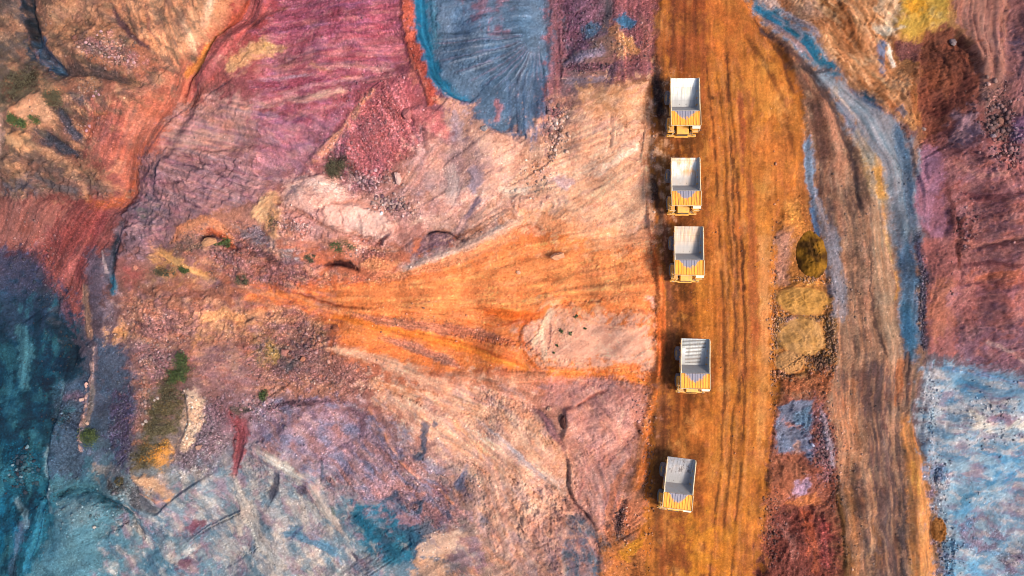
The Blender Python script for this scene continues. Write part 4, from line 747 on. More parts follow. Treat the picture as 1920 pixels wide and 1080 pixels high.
# top left, second look
P((206,158,116), [(428,132),(440,108),(470,88),(500,76),(524,80),(540,92),(520,104),(490,112),(465,128),(445,142)], a=.85, soft=5, e1=6, e2=7, r=.7); P((212,168,106), [(488,80),(512,80),(516,96),(496,100)], a=.6, e2=6, soft=4, spots=.2)
L((112,72,74), [(428,140),(436,160),(432,172)], 3, a=.7, e2=4); L((140,96,96), [(540,95),(520,110),(480,118),(450,145)], 3, a=.6, e1=6)
P((216,160,124), [(250,20),(330,0),(420,0),(400,40),(372,90),(330,110),(300,90)], a=.5, soft=16); L((238,196,160), [(345,40),(356,65),(362,95)], (3,6,3), e1=4, a=.8); L((240,200,164), [(402,-5),(396,14),(386,30)], (5,7,3), e1=4, a=.8)
P((186,142,118), [(70,10),(180,-10),(205,30),(170,50),(120,40),(80,60)], a=.5, e2=8, spots=.2, sc=26); P((150,118,100), [(60,60),(120,70),(150,100),(110,120),(75,95)], a=.5, e2=8, spots=.2); P((210,146,104), [(95,50),(120,45),(130,100),(105,100)], a=.5, e2=8, spots=.2)
P((150,112,98), [(120,90),(150,60),(170,70),(150,110)], a=.4, e2=6); P((90,70,62), [(108,70),(140,50),(146,60),(118,86)], a=.5, e2=6, spots=.3)
P((176,112,96), [(150,205),(200,190),(250,180),(230,240),(190,270),(155,250)], a=.5, e2=8, soft=14); P((204,144,120), [(200,160),(290,130),(320,150),(260,180),(210,180)], a=.5, e2=8, soft=10)
P((158,98,100), [(180,230),(240,220),(260,240),(220,270),(185,265)], a=.5, soft=14); P((198,126,98), [(230,190),(300,170),(280,230),(250,270),(225,250)], a=.45, soft=16)
P((122,90,82), [(130,200),(150,205),(160,235),(140,250),(128,230)], a=.6, e2=7, spots=.2); P((152,116,96), [(130,300),(170,310),(200,340),(180,350),(140,330)], a=.5, e2=7, spots=.2)
P((196,146,112), [(75,205),(105,215),(100,235),(80,225)], a=.5); P((160,130,124), [(30,318),(58,326),(52,345),(34,338)], a=.6, e2=6, soft=4)
P((96,84,76), [(140,290),(170,300),(150,320),(130,312)], a=.5, e2=7, spots=.3)
P((240,156,96), [(560,548),(760,530),(960,470),(1080,440),(1225,450),(1230,560),(1050,560),(980,585),(800,600),(640,580)], soft=30, a=.4)
P((240,140,70), [(620,600),(800,640),(1000,690),(960,700),(780,690),(650,650)], soft=16, a=.3)
P((180,150,162), [(450,750),(620,760),(760,840),(760,930),(640,920),(520,860),(450,850)], soft=35, a=.4)
P((196,160,160), [(780,270),(900,280),(940,350),(860,400),(760,380)], soft=30, a=.35)
P((190,140,150), [(480,240),(620,230),(590,320),(480,330)], soft=22, a=.35)
P((196,148,132), [(230,560),(460,560),(480,700),(380,720),(260,680)], soft=30, a=.25)
# broad pale overlays that lighten whole stretches of the slope
P((236,184,150), [(900,330),(1040,230),(1215,170),(1226,420),(1180,470),(1050,420),(960,420),(880,450)], soft=50, a=.45)
P((232,180,160), [(520,340),(640,330),(760,390),(740,450),(640,450),(520,440)], soft=30, a=.35)
P((232,180,150), [(690,720),(900,720),(1040,800),(1060,1000),(980,1060),(900,900),(780,830)], soft=40, a=.4)
P((204,190,178), [(440,860),(560,870),(650,1000),(640,1120),(400,1120),(380,980)], soft=40, a=.2)
P((226,170,146), [(1060,730),(1210,740),(1180,900),(1100,1000),(1060,900)], soft=30, a=.3)
P((214,160,140), [(330,180),(480,190),(460,290),(320,280)], soft=25, a=.3)
P((222,168,150), [(800,250),(960,270),(960,400),(820,400)], soft=35, a=.3)
P((238,178,150), [(990,580),(1220,600),(1220,690),(1030,685)], soft=16, a=.4)

P((62,68,96), [(-60,500),(70,498),(118,580),(60,640),(-60,640)], soft=34, e1=24, a=.55)
P((240,190,156), [(880,380),(1040,260),(1215,190),(1226,430),(1100,430),(980,420)], soft=50, a=.3); P((242,158,98), [(640,560),(800,540),(980,470),(1225,460),(1228,570),(1000,590),(800,610)], soft=30, a=.35)
P((236,186,160), [(700,730),(900,730),(1050,850),(1060,1000),(960,960),(820,840)], soft=40, a=.3); P((222,174,166), [(520,340),(760,370),(960,280),(980,380),(800,440),(560,440)], soft=40, a=.25)
P((190,160,172), [(460,760),(700,780),(760,900),(640,930),(480,880)], soft=40, a=.3)
# streaky mottling of the large soils
LL = [(240,930),(330,880),(480,840),(640,900),(720,1060),(700,1160),(200,1160),(200,1000)]
M((192,180,168), LL, .25, 26, 52, 2.5, 0.59, seed=1); M((96,108,130), LL, .2, 20, 56, 2.5, 0.59, seed=2); M((90,128,154), LL, .3, 24, 48, 2.5, 0.51, seed=3); M((164,128,138), LL, .2, 22, 60, 2.5, 0.51, seed=4); M((214,202,188), LL, .1, 14, 55, 2.5, 0.51, seed=5)
MC = [(470,760),(640,745),(760,800),(880,930),(860,1000),(700,950),(560,900),(470,860)]
M((186,152,150), MC, .3, 24, 40, 2, .6, seed=6); M((110,88,108), MC, .2, 18, 45, 2.5, .6, seed=7); M((128,130,156), MC, .25, 26, 30, 2, .6, seed=8); M((176,126,116), MC, .2, 18, 45, 3, .6, seed=9)
PE = [(690,720),(960,710),(1060,860),(1060,1100),(840,1100),(900,960),(800,850)]
M((236,196,166), PE, .3, 20, 50, 2.5, 0.36, seed=10); M((178,134,130), PE, .25, 20, 52, 2.5, 0.33, seed=11); M((226,152,108), PE, .2, 18, 48, 2.5, 0.36, seed=12); M((168,150,156), PE, .15, 22, 45, 2.5, 0.36, seed=13)
HB = [(1000,740),(1210,730),(1190,880),(1120,1100),(1060,1100),(1060,880)]
M((216,164,150), HB, .3, 20, 70, 2.5, 0.42, seed=14); M((160,110,112), HB, .25, 18, 65, 2.5, 0.39, seed=15); M((210,140,110), HB, .2, 16, 75, 2.5, 0.35, seed=16)
UC = [(760,270),(880,240),(1040,330),(960,400),(860,440),(740,430),(720,350)]
M((214,176,164), UC, .3, 24, -48, 1.6, 0.25, seed=17); M((140,118,134), UC, .25, 22, -50, 1.6, 0.22, seed=18); M((228,176,144), UC, .2, 26, -40, 1.6, 0.22, seed=19)
UR = [(1040,170),(1220,160),(1228,450),(1080,420),(960,380)]
M((240,198,166), UR, .3, 20, -22, 2, 0.27, seed=20); M((196,140,116), UR, .25, 18, -25, 2, 0.23, seed=21); M((222,150,108), UR, .25, 22, -15, 2, 0.25, seed=22); M((206,160,156), UR, .15, 18, -30, 2.0, 0.27, seed=23)
RO = [(480,60),(560,-60),(750,-60),(750,130),(640,180),(600,290),(480,290)]
M((190,116,130), RO, .3, 16, -8, 3, 0.42, seed=24); M((130,58,82), RO, .2, 14, -10, 3, 0.42, seed=25); M((200,140,136), RO, .2, 14, -12, 3, 0.42, seed=26); M((150,100,134), RO, .15, 18, -5, 3.0, 0.35, seed=27)
MV = [(260,290),(320,200),(480,190),(600,260),(540,350),(420,400),(300,470),(230,430)]
M((188,146,142), MV, .3, 20, 10, 2.5, 0.42, seed=28); M((120,92,108), MV, .25, 16, 15, 2.5, 0.42, seed=29); M((170,116,130), MV, .2, 18, 5, 2.5, 0.35, seed=30)
TL = [(0,-60),(380,-60),(370,100),(280,180),(150,260),(210,360),(0,360)]
M((210,158,122), TL, .25, 24, 40, 2, .6, seed=31); M((92,80,78), TL, .25, 20, 45, 2, .65, seed=32); M((150,104,88), TL, .2, 18, 60, 2, .5, seed=33); M((112,96,80), TL, .15, 14, 30, 2, .6, seed=34)
ML = [(220,560),(400,430),(600,440),(640,620),(600,730),(380,720),(250,740)]
M((206,156,126), ML, .25, 18, 12, 2.5, 0.45, seed=35); M((122,90,98), ML, .25, 14, 10, 2.5, 0.45, seed=36); M((160,122,130), ML, .2, 18, 20, 2.0, 0.38, seed=37); M((180,110,84), ML, .15, 14, 8, 2.5, 0.41, seed=38)
SL = [(540,550),(760,515),(980,440),(1225,450),(1230,600),(1050,570),(980,600),(1000,690),(760,690),(620,620)]
M((246,164,108), SL, .3, 14, -6, 3, 0.20, seed=39); M((206,104,56), SL, .2, 12, -4, 3, 0.20, seed=40); M((224,150,116), SL, .2, 16, -10, 3, 0.20, seed=41)
TK = [(1530,300),(1610,300),(1660,540),(1690,760),(1740,1120),(1590,1120),(1560,760),(1570,560)]
M((98,80,80), TK, .25, 13, 84, 4.0, 0.32, soft=10, seed=42); M((190,146,116), TK, .25, 12, 84, 4.0, 0.28, soft=10, seed=43)
RR = [(1775,280),(1960,270),(1960,700),(1800,680),(1790,450)]
M((198,142,132), RR, .3, 22, -14, 1.5, 0.32, seed=48); M((112,66,72), RR, .25, 20, -10, 1.5, 0.32, seed=49); M((190,112,90), RR, .15, 18, -5, 1.5, 0.38, seed=50); M((140,106,126), RR, .2, 22, -10, 1.5, 0.32, seed=51)
BF = [(1735,690),(1960,720),(1960,1120),(1770,1120),(1745,860)]
M((160,176,190), BF, .3, 24, 8, 2.5, .55, seed=52); M((74,124,166), BF, .25, 18, 5, 3.5, .55, seed=53); M((196,184,176), BF, .15, 16, 10, 3, .6, seed=54); M((136,116,136), BF, .15, 18, 15, 2.5, .6, seed=55)
PL = [(0,560),(110,560),(140,700),(90,900),(60,1120),(-60,1120),(-60,560)]
M((12,44,62), PL, .3, 26, 95, 2.5, .6, seed=56); M((66,118,138), PL, .2, 30, 95, 3, .5, seed=57)
RT = [(1470,-60),(1680,-60),(1700,210),(1600,170),(1530,80)]
M((222,176,136), RT, .25, 16, 48, 4, .6, seed=58); M((140,92,56), RT, .25, 14, 48, 4, .6, seed=59)
# dusty grey blue fines over the upper side track
L((144,146,154), [(1556,150),(1616,222),(1664,310),(1690,420)], (12,28,36,26), a=.6, soft=14); L((176,156,132), [(1606,250),(1636,320),(1652,380)], (6,12,10), a=.6, soft=6); L((206,158,98), [(1640,300),(1656,370)], (6,7), a=.6)
L((90,112,140), [(1684,250),(1700,320),(1706,420)], (8,11,8), a=.6, soft=5); L((130,138,150), [(1690,420),(1700,520),(1702,600)], (14,18,14), a=.5, soft=9)

# crisp accents: damp slate, veins, dark ledges, pale crests and some painted shade
for pts, w_, c in (([(320,454),(350,424),(388,412),(418,428),(442,464)],(5,7,7,7,4),(210,142,106)),([(388,430),(415,438),(442,470)],(4,6,4),(186,98,64)),([(294,470),(320,486),(350,500),(388,520)],(4,8,7,4),(218,164,108)),([(372,602),(420,586),(472,602)],(7,12,9),(224,164,116)),
 ([(478,404),(500,376),(526,372)],(7,13,9),(228,176,132)),([(205,620),(240,625)],6,(216,160,112)),([(650,518),(740,517),(820,501),(880,480)],(5,7,6,3),(184,112,86)),([(548,548),(575,556),(600,566),(642,576),(705,578)],(1.5,2.2,2.2,1.8,1),(146,72,42)),
 ([(650,588),(720,604),(820,616),(900,628),(958,640)],(3,9,11,9,4),(188,122,98)),([(720,634),(770,651),(830,676),(868,690)],(3,7,8,3),(184,126,108)),([(600,585),(680,606),(780,630),(880,658),(985,692)],(2.5,5,6,7,5),(244,140,60)),([(620,546),(720,549),(830,546),(960,545)],(4,9,12,8),(248,150,92)),
 ([(900,582),(960,594),(1012,590),(1040,574)],(6,9,7,3),(240,122,44)),([(700,522),(780,508),(850,490),(920,462),(985,428)],(5,8,9,9,7),(222,150,108)),([(740,506),(820,482),(900,448),(960,415)],(4,6,6,4),(214,176,158)),([(838,300),(850,340),(842,390)],(9,12,8),(196,168,160)),([(880,310),(900,335),(880,360)],(8,12,7),(150,134,146)),([(905,368),(885,392),(868,412)],(4,6,3),(128,106,120)),([(930,350),(960,365),(1000,350)],(6,9,5),(236,196,172)),([(1010,400),(1040,425),(1090,430)],(8,14,8),(232,158,112)),([(1110,330),(1160,300),(1205,270)],(5,7,4),(240,204,180)),([(1040,330),(1060,345),(1080,335)],(8,10,6),(210,176,176)),
 ([(1464,432),(1466,480),(1470,535)],(11,13,10),(178,132,114)),([(1432,430),(1434,560),(1438,700)],(8,9,7),(212,146,88)),([(1402,300),(1412,480),(1418,680)],(6,8,7),(172,100,56)),([(1392,440),(1395,520),(1397,580)],2,(88,52,30)),([(1372,300),(1378,430),(1386,560)],1.8,(96,56,34)),([(1388,690),(1386,760)],1.8,(88,52,30)),
 ([(1640,380),(1650,480),(1664,580),(1674,655)],(10,14,16,14),(172,138,112)),([(1700,440),(1706,560),(1706,655)],(10,13,11),(94,118,148)),([(1704,560),(1707,650)],8,(74,116,152)),([(1640,310),(1652,376)],7,(222,162,86)),([(1624,440),(1636,560),(1650,640),(1662,674)],(2,2.5,2.5,2),(84,66,62)),([(1556,420),(1566,500),(1574,580)],(9,12,10),(140,132,138)),
 ([(1776,345),(1790,400),(1786,440)],(3,5,3),(104,62,62)),([(1800,400),(1806,450),(1798,510)],(4,7,4),(96,52,50)),([(1820,420),(1830,470)],3,(110,64,62)),([(1830,522),(1880,515),(1925,508)],(5,7,5),(196,118,92)),([(798,442),(818,434),(840,437),(868,453)],(1.2,2.4,2.2,1),(72,50,58)),([(615,650),(680,663),(760,690),(850,734)],(4,7,9,9),(226,172,142)),
 ([(985,655),(974,620),(1006,582)],3,(214,110,56)),([(1000,652),(1018,610),(1046,572)],(6,8,5),(240,196,164)),
 ([(44,-30),(48,40),(58,92)],(8,10,6),(38,46,60)),([(58,60),(82,105),(112,138)],(9,15,8),(62,84,112)),([(118,128),(180,134),(254,156)],(9,10,4),(88,72,70)),([(78,250),(110,275),(146,290)],(8,9,5),(64,64,76)),([(112,200),(126,240),(150,264)],(5,8,6),(84,84,98)),
 ([(36,220),(80,200),(94,232)],(10,16,8),(208,158,126)),([(18,262),(52,276)],(10,10),(212,162,122)),([(203,5),(218,36),(242,64),(288,98)],(3,4,5,3),(104,76,80)),([(276,8),(274,50),(292,78)],1.8,(160,108,94)),([(396,70),(378,96),(352,128)],(5,7,7),(228,146,80)),([(398,64),(384,95),(378,118),(346,146),(334,174)],1.8,(118,54,54)),
 ([(60,330),(110,352),(150,356)],(5,8,4),(92,86,90)),([(24,170),(50,150),(76,132)],(8,12,8),(70,62,50)),
 ([(524,882),(516,912),(502,945)],(5,9,5),(82,82,98)),([(558,912),(568,920),(574,930)],(7,9,4),(86,76,96)),([(802,784),(792,818),(796,848),(776,862)],(7,5,3,8),(64,82,106)),([(812,788),(818,800)],4,(80,94,116)),
 ([(872,882),(866,902),(852,920)],(3,6,8),(110,112,140)),([(752,918),(738,930),(718,942)],(3,6,4),(66,86,112)),([(792,936),(786,958),(776,960)],4,(70,88,114)),([(604,862),(608,885),(606,905)],2.5,(84,90,110)),([(840,950),(848,975)],5,(82,92,118)),
 ([(700,995),(722,1015),(745,1050)],(8,10,6),(36,84,112)),([(740,990),(770,1000),(782,1030)],(6,9,5),(58,90,118)),([(660,960),(690,990),(700,1020)],(4,8,5),(28,92,124)),([(520,1000),(560,1004),(606,1024),(632,1046)],(3,6,7,3),(96,134,166)),([(470,985),(480,1010),(470,1040)],(4,7,4),(110,130,152)),
 ([(545,1020),(556,1000),(570,985)],2.5,(84,92,124)),([(618,945),(628,960),(624,975)],4,(96,104,96)),([(655,1030),(668,1042),(672,1052)],3,(80,70,84)),
 ([(430,905),(455,960),(500,1030),(540,1075)],(6,12,14,10),(188,178,168)),([(585,905),(612,960),(650,1010)],(6,9,5),(196,178,166)),([(492,850),(530,868),(580,898)],(6,10,6),(210,196,180)),
 ([(255,905),(262,935),(300,960)],(10,12,6),(96,92,98)),([(330,835),(352,850),(360,880)],(12,14,8),(120,106,112)),([(372,742),(362,795),(342,850)],(10,13,7),(216,184,156)),([(446,780),(450,815),(442,862),(432,905)],(9,14,10,3),(150,80,84)),
 ([(268,858),(296,850),(318,836)],(6,10,7),(216,152,66)),([(258,900),(290,906),(322,925)],(6,10,6),(206,164,130)),([(350,1000),(364,985),(386,978)],(6,9,4),(132,76,88)),([(340,1050),(356,1062)],8,(112,72,90)),
 ([(90,830),(80,890),(92,942)],3,(130,154,172)),([(45,600),(52,660),(44,740)],(9,13,9),(74,116,136)),([(20,640),(24,700)],12,(44,88,108)),([(110,600),(128,660),(126,720)],(10,12,10),(16,46,66)),
 ([(650,768),(676,780),(684,812)],(5,8,5),(116,84,94)),([(484,770),(540,756),(640,752)],(6,5,3),(110,82,90)),([(428,768),(450,772),(470,766)],(5,7,4),(92,86,78)),
 ([(940,770),(980,800),(1040,860)],(3,5,3),(232,186,158)),([(900,790),(960,840),(1030,910)],(3,4,3),(196,176,172)),([(1010,770),(1030,800),(1048,828)],(5,9,4),(134,94,100)),([(1075,762),(1105,748),(1140,735)],2,(150,92,84)),
 ([(1120,905),(1128,940),(1124,990)],(3,4,3),(206,160,148)),([(1096,905),(1090,935)],3,(176,120,112)),([(1170,760),(1160,800),(1166,830)],3,(214,170,150)),([(1180,860),(1150,920),(1140,980)],(5,7,5),(214,138,104)),
 ([(300,560),(360,548),(430,552)],(3,4,3),(150,100,86)),([(240,600),(300,620),(380,612)],(3,4,2),(136,96,94)),([(480,592),(520,600),(560,596)],(4,5,3),(206,150,120)),([(500,640),(520,660),(512,690)],(5,8,5),(176,140,84)),([(560,670),(545,690),(530,700)],(4,6,4),(104,100,104)),
 ([(1056,5),(1080,30),(1072,70)],(7,12,8),(112,78,96)),([(1200,20),(1215,70),(1205,120)],(6,9,6),(168,112,104)),([(1165,60),(1180,90),(1200,105)],(4,8,4),(210,150,100)),([(1230,120),(1232,170),(1238,230)],(4,9,5),(66,46,46)),([(1228,330),(1232,380),(1240,420)],(3,7,4),(84,58,50)),
 ([(1780,300),(1830,330),(1900,322)],(3,5,3),(196,140,130)),([(1800,360),(1850,372),(1920,360)],(4,6,4),(134,82,84)),([(1790,450),(1840,460),(1920,448)],(3,5,3),(190,128,116)),([(1800,500),(1860,490),(1920,500)],(3,5,4),(124,74,76)),([(1810,570),(1860,560),(1920,572)],(4,6,4),(186,120,112)),
 ([(1760,120),(1780,150),(1770,190)],(5,8,5),(150,92,70)),([(1800,90),(1815,130),(1805,170)],(4,7,4),(100,58,52)),([(1740,200),(1765,215),(1790,205)],(3,6,3),(112,62,56))):
    L(c, pts, w_, soft=max(1.5, .35 * (max(w_) if hasattr(w_, '__len__') else w_)), e1=7, e2=5, a=.8, taper=.12, dw=.3)

# relief edges: scarps, hollows and ledges
scarp([(868,452),(840,436),(818,433),(798,442)], 2.2, 26)
scarp([(738,432),(715,455),(660,440),(610,412)], 2.2, 24)
scarp([(600,370),(575,365),(548,345)], 1.2, 18)
scarp([(345,150),(378,115),(386,92),(400,62),(455,28)], -1.6, 22)
scarp([(420,452),(405,443),(388,443),(378,455)], 1.8, 16)
scarp([(670,508),(645,494),(610,496)], 1.6, 16)
scarp([(800,300),(770,250),(764,215)], .8, 16)
scarp([(1118,995),(1098,965),(1078,945),(1066,905),(1062,830)], -1.2, 22)
scarp([(1050,830),(1058,800),(1056,770),(1080,758)], -1.3, 18)
scarp([(1838,150),(1830,85),(1800,48)], -1.6, 20)
scarp([(1722,215),(1716,165),(1740,66)], 1.0, 18)
scarp([(268,1010),(250,960),(200,930),(150,922),(110,935)], -2.0, 24)
scarp([(140,730),(120,640),(95,575)], 2.4, 40, sharp=8)
scarp([(60,95),(46,50),(44,-30)], 2.2, 20)
scarp([(112,140),(85,115),(62,92)], 1.6, 18)
scarp([(96,960),(82,930),(95,830),(120,720)], -1.8, 26, sharp=4)
scarp([(335,842),(350,790),(345,735)], -1.2, 16)
scarp([(785,0),(786,62),(803,98),(816,150),(845,182),(885,196)], -1.6, 20, sharp=1.4, e1=3)
scarp([(1222,240),(1224,360),(1236,480),(1240,620),(1230,760)], .25, 26, sharp=6)
scarp([(480,205),(540,190),(645,176)], -.7, 14); scarp([(310,276),(400,285),(500,270)], -.6, 12); scarp([(655,146),(620,142),(586,122)], .6, 12)
scarp([(880,960),(830,905),(752,862),(690,766)], .6, 20, sharp=4)
scarp([(1776,385),(1788,412),(1772,446)], .8, 14); scarp([(1790,400),(1795,480),(1798,560)], -.8, 18)

L((238,226,212), [(1664,84),(1668,98),(1672,112),(1675,124)], (3,5,4.5,5), e1=1, e2=2, a=.95, dz=.3, r=.6)
P((206,186,164), [(1632,58),(1650,50),(1668,56),(1690,48),(1684,62),(1652,66),(1640,66)], soft=3, e2=4, a=.8)
L((140,92,56), [(1700,168),(1716,192),(1716,215),(1724,238)], 2, a=.7, dz=-.3); L((196,140,92), [(1712,218),(1718,232),(1710,240)], 6, a=.8)
P((98,104,124), [(1672,208),(1690,200),(1700,215),(1690,222)], soft=3, a=.7)
for i in range(18):
    a_ = R(40 + 50 * math.sin(i * 1.7)); x0, y0 = 1740 + (i * 37) % 90, 70 + (i * 53) % 150
    L(((80,42,38), (156,92,70))[i % 2], [(x0, y0), (x0 + 14 * math.cos(a_) + 4, y0 + 10 * math.sin(a_)), (x0 + 30 * math.cos(a_), y0 + 26 * math.sin(a_))], 1.3, soft=1.2, e1=8, e2=4, a=.7, taper=.2, dz=(-.45, .3)[i % 2], dw=.2)
# ------------------------------------------------------------------ grain: soil drawn out along the slope
def line_blur(A, n, step=1.0):
    th = 0.5 * np.arctan2(D2[..., 1], D2[..., 0])
    dx0 = np.cos(th).astype(np.float32); dy0 = np.sin(th).astype(np.float32)
    jj, ii = np.mgrid[0:NR, 0:NC].astype(np.float32)
    acc = A.astype(np.float32).copy(); cnt = 1
    for s in (1, -1):
        px, py = ii.copy(), jj.copy(); lx, ly = dx0 * s, dy0 * s
        for k in range(n):
            px += lx * step; py += ly * step
            ix = np.clip(px + .5, 0, NC - 1).astype(np.int32); iy = np.clip(py + .5, 0, NR - 1).astype(np.int32)
            acc += A[iy, ix]; cnt += 1
            nx, ny = dx0[iy, ix], dy0[iy, ix]
            sg = np.where(nx * lx + ny * ly < 0, -1, 1)
            lx, ly = nx * sg, ny * sg
    return acc / cnt

_w = np.random.RandomState(5)
def unit(a): return (a - a.mean()) / (a.std() + 1e-9)
white = _w.randn(NR, NC).astype(np.float32)
white = (white + np.roll(white, 1, 0) + np.roll(white, 1, 1) + np.roll(np.roll(white, 1, 0), 1, 1)) / 2
lic_f = unit(line_blur(white, 9))
lic_c = unit(line_blur(fbm(U, V, 7, 3, 7), 16, 1.5))
lic_w = unit(line_blur(fbm(U, V, 20, 3, 17), 22, 2.0))

road = road_mask(0, 7)
D2 *= (1 - 0.72 * road)[..., None]
G = np.clip(G, 0, 1); RG = np.clip(RG, 0, 1)
calm = 1 - 0.88 * road
def box(A, n):
    for ax in (0, 1):
        p = np.pad(A, [(n + 1, n) if a == ax else (0, 0) for a in (0, 1)], mode='edge')
        c = np.cumsum(p, ax, dtype=np.float64)
        A = ((np.take(c, range(2 * n + 1, c.shape[ax]), ax) - np.take(c, range(0, c.shape[ax] - 2 * n - 1), ax)) / (2 * n + 1)).astype(np.float32)
    return A
# C: sharp soil edges are kept, most of the rest is drawn out along the grain
sm = np.stack([line_blur(C[..., c], 3) for c in range(3)], -1)
C = C * 0.68 + sm * 0.32
calm0 = 1 - .5 * road
coh = np.clip((np.hypot(D2[..., 0], D2[..., 1]) - 0.25) / 1.2, 0, 1)
wn = _w.randn(NR, NC).astype(np.float32); sp = _w.rand(NR, NC).astype(np.float32)
spk = (sp > .985) * (.25 + .5 * G) - (sp < .02) * (.3 + .4 * G)
lum = np.exp((.035 + .05 * G) * wn + spk * calm0 + (0.035 + 0.05 * coh) * lic_f + (0.02 + 0.04 * coh) * lic_c + (0.015 + 0.045 * coh) * lic_w + 0.30 * fbm(U, V, 48, 6, 31, .6) + 0.07 * unit(fbm(U, V, 5, 3, 37)) * (0.5 + G))
C = C * lum[..., None]
hue = 0.16 * fbm(U, V, 38, 5, 51, .6) + 0.03 * lic_c * coh
hu2 = 0.14 * fbm(U, V, 26, 5, 57, .6) + 0.02 * lic_w * coh
C = C * np.stack([1 + hue, 1 - 0.25 * hue + 0.5 * hu2, 1 - hue + 0.6 * hu2], -1)

fold = unit(line_blur(ridged(U + 22 * WX1, V + 22 * WY1, 78, 2, 271), 34, 2.5))
crag = ridged(U + 9 * WX2, V + 9 * WY2, 95, 3, 71)
runnel = unit(line_blur(ridged(U + 6 * WX2, V + 6 * WY2, 34, 3, 171), 26, 2.0))
crag2 = ridged(U, V, 19, 4, 77)
_tt = (fbm(U + 5 * WX2, V + 5 * WY2, 170, 5, 301, .52) * 8 + 0.02 * V).astype(np.float32)
_fr = _tt - np.floor(_tt); _stair = np.floor(_tt) + sstep((_fr - .5) * 3.2 + .5) - _tt
_lev = (np.floor(_tt + .5) * 7.31) % 1.0
_edge = np.exp(-((_fr - .5) / .05) ** 2)
cracks = np.clip((0.035 - np.abs(fbm(U + 10 * WX2, V + 16 * WY2, 40, 3, 83))) / 0.035, 0, 1) * sstep((fbm(U, V, 90, 2, 87) + 0.12) * 5) * RG
gully = np.clip((0.05 - np.abs(fbm(U + 14 * WX1, V + 14 * WY1, 110, 3, 99))) / 0.05, 0, 1) * (0.3 + 0.7 * RG)
rel = (1.15 * (crag - 0.3) * (0.03 + RG ** 2) + 0.13 * (crag2 - 0.3) * RG ** 2.2 + 2.7 * fbm(U, V, 150, 2, 73) + .45 * fbm(U, V, 58, 2, 75) + 0.22 * fold + 0.05 * runnel * (.1 + RG) + 0.6 * _stair * np.clip(RG * 1.3 - .3, 0, 1)
       + (0.024 * lic_w + 0.013 * lic_c + 0.008 * lic_f) * (0.2 + 0.8 * coh) - 0.25 * cracks * RG - 0.10 * gully * RG
       + 0.07 * G * unit(fbm(U, V, 4.5, 2, 79))) * calm
Z = Z0 + box(DZ, 1) + rel + road * (0.10 * fbm(U, V, 50, 3, 61) + 0.018 * lic_c + 0.012 * lic_f)
C = C * (1 + (.22 * (_lev - .5) - .06 * _edge) * np.clip(RG * 1.6 - .25, 0, 1) * calm)[..., None]
C = C * (1 - 0.35 * cracks * (.2 + RG) * calm)[..., None]
C = C * (1 - 0.10 * gully * RG * calm)[..., None]
C = np.clip(1.14 * np.clip(C, 0.002, 1) ** 1.16, 0.006, 0.95) * ALB
# a little more colour, as the film has it
_bl = np.clip((C[..., 2] - C[..., 0]) / (C[..., 2] + 1e-3), 0, 1); C[..., 2] *= 1 - .15 * _bl; C[..., 0] *= 1 - .12 * _bl
_l = C @ np.array([.25, .6, .15], np.float32)
C = np.clip(_l[..., None] + (C - _l[..., None]) * (0.97 - .02 * road)[..., None], 0.004, 0.8)

def world_at(u, v):
    """plan position and height of a survey point"""
    z = float(macro(u, v))
    for _ in range(6):
        x = (u - 960) * MPP * (CAM_H - z) / CAM_H; y = (540 - v) * MPP * (CAM_H - z) / CAM_H
        z = height(x, y)
    return x, y, z
def height(x, y):
    return float(bil(Z, np.array((x - GXs[0]) / STEP), np.array((GYs[0] - y) / STEP)))
def soil_at(x, y):
    return bil(C, np.array((x - GXs[0]) / STEP), np.array((GYs[0] - y) / STEP))

# ------------------------------------------------------------------ materials
class NT:
    def __init__(s, name):
        s.m = bpy.data.materials.new(name); s.m.use_nodes = True; s.t = s.m.node_tree
        s.b = s.t.nodes['Principled BSDF']
    def n(s, typ, **kw):
        o = s.t.nodes.new(typ)
        for k, v in kw.items():
            if k in o.inputs: o.inputs[k].default_value = v
            else: setattr(o, k, v)
        return o
    def l(s, a, b): s.t.links.new(a, b)
    def math(s, op, a, b=None, clamp=False):
        o = s.t.nodes.new('ShaderNodeMath'); o.operation = op; o.use_clamp = clamp
        for i, v in enumerate((a, b)):
            if v is None: continue
            if isinstance(v, (int, float)): o.inputs[i].default_value = v
            else: s.l(v, o.inputs[i])
        return o.outputs[0]
    def mix(s, fac, a, b, blend='MIX'):
        o = s.t.nodes.new('ShaderNodeMix'); o.data_type = 'RGBA'; o.blend_type = blend
        for i, v in ((0, fac), (6, a), (7, b)):
            if isinstance(v, (int, float)): o.inputs[i].default_value = v
            elif isinstance(v, tuple): o.inputs[i].default_value = v if len(v) == 4 else v + (1,)
            else: s.l(v, o.inputs[i])
        return o.outputs[2]
    def ramp(s, fac, stops):
        o = s.t.nodes.new('ShaderNodeValToRGB'); s.l(fac, o.inputs[0])
        e = o.color_ramp.elements
        while len(e) < len(stops): e.new(0.5)
        for x, (p, c) in zip(e, stops):
            x.position = p; x.color = (c, c, c, 1) if isinstance(c, (int, float)) else tuple(c) + (1,)
        return o.outputs[0]

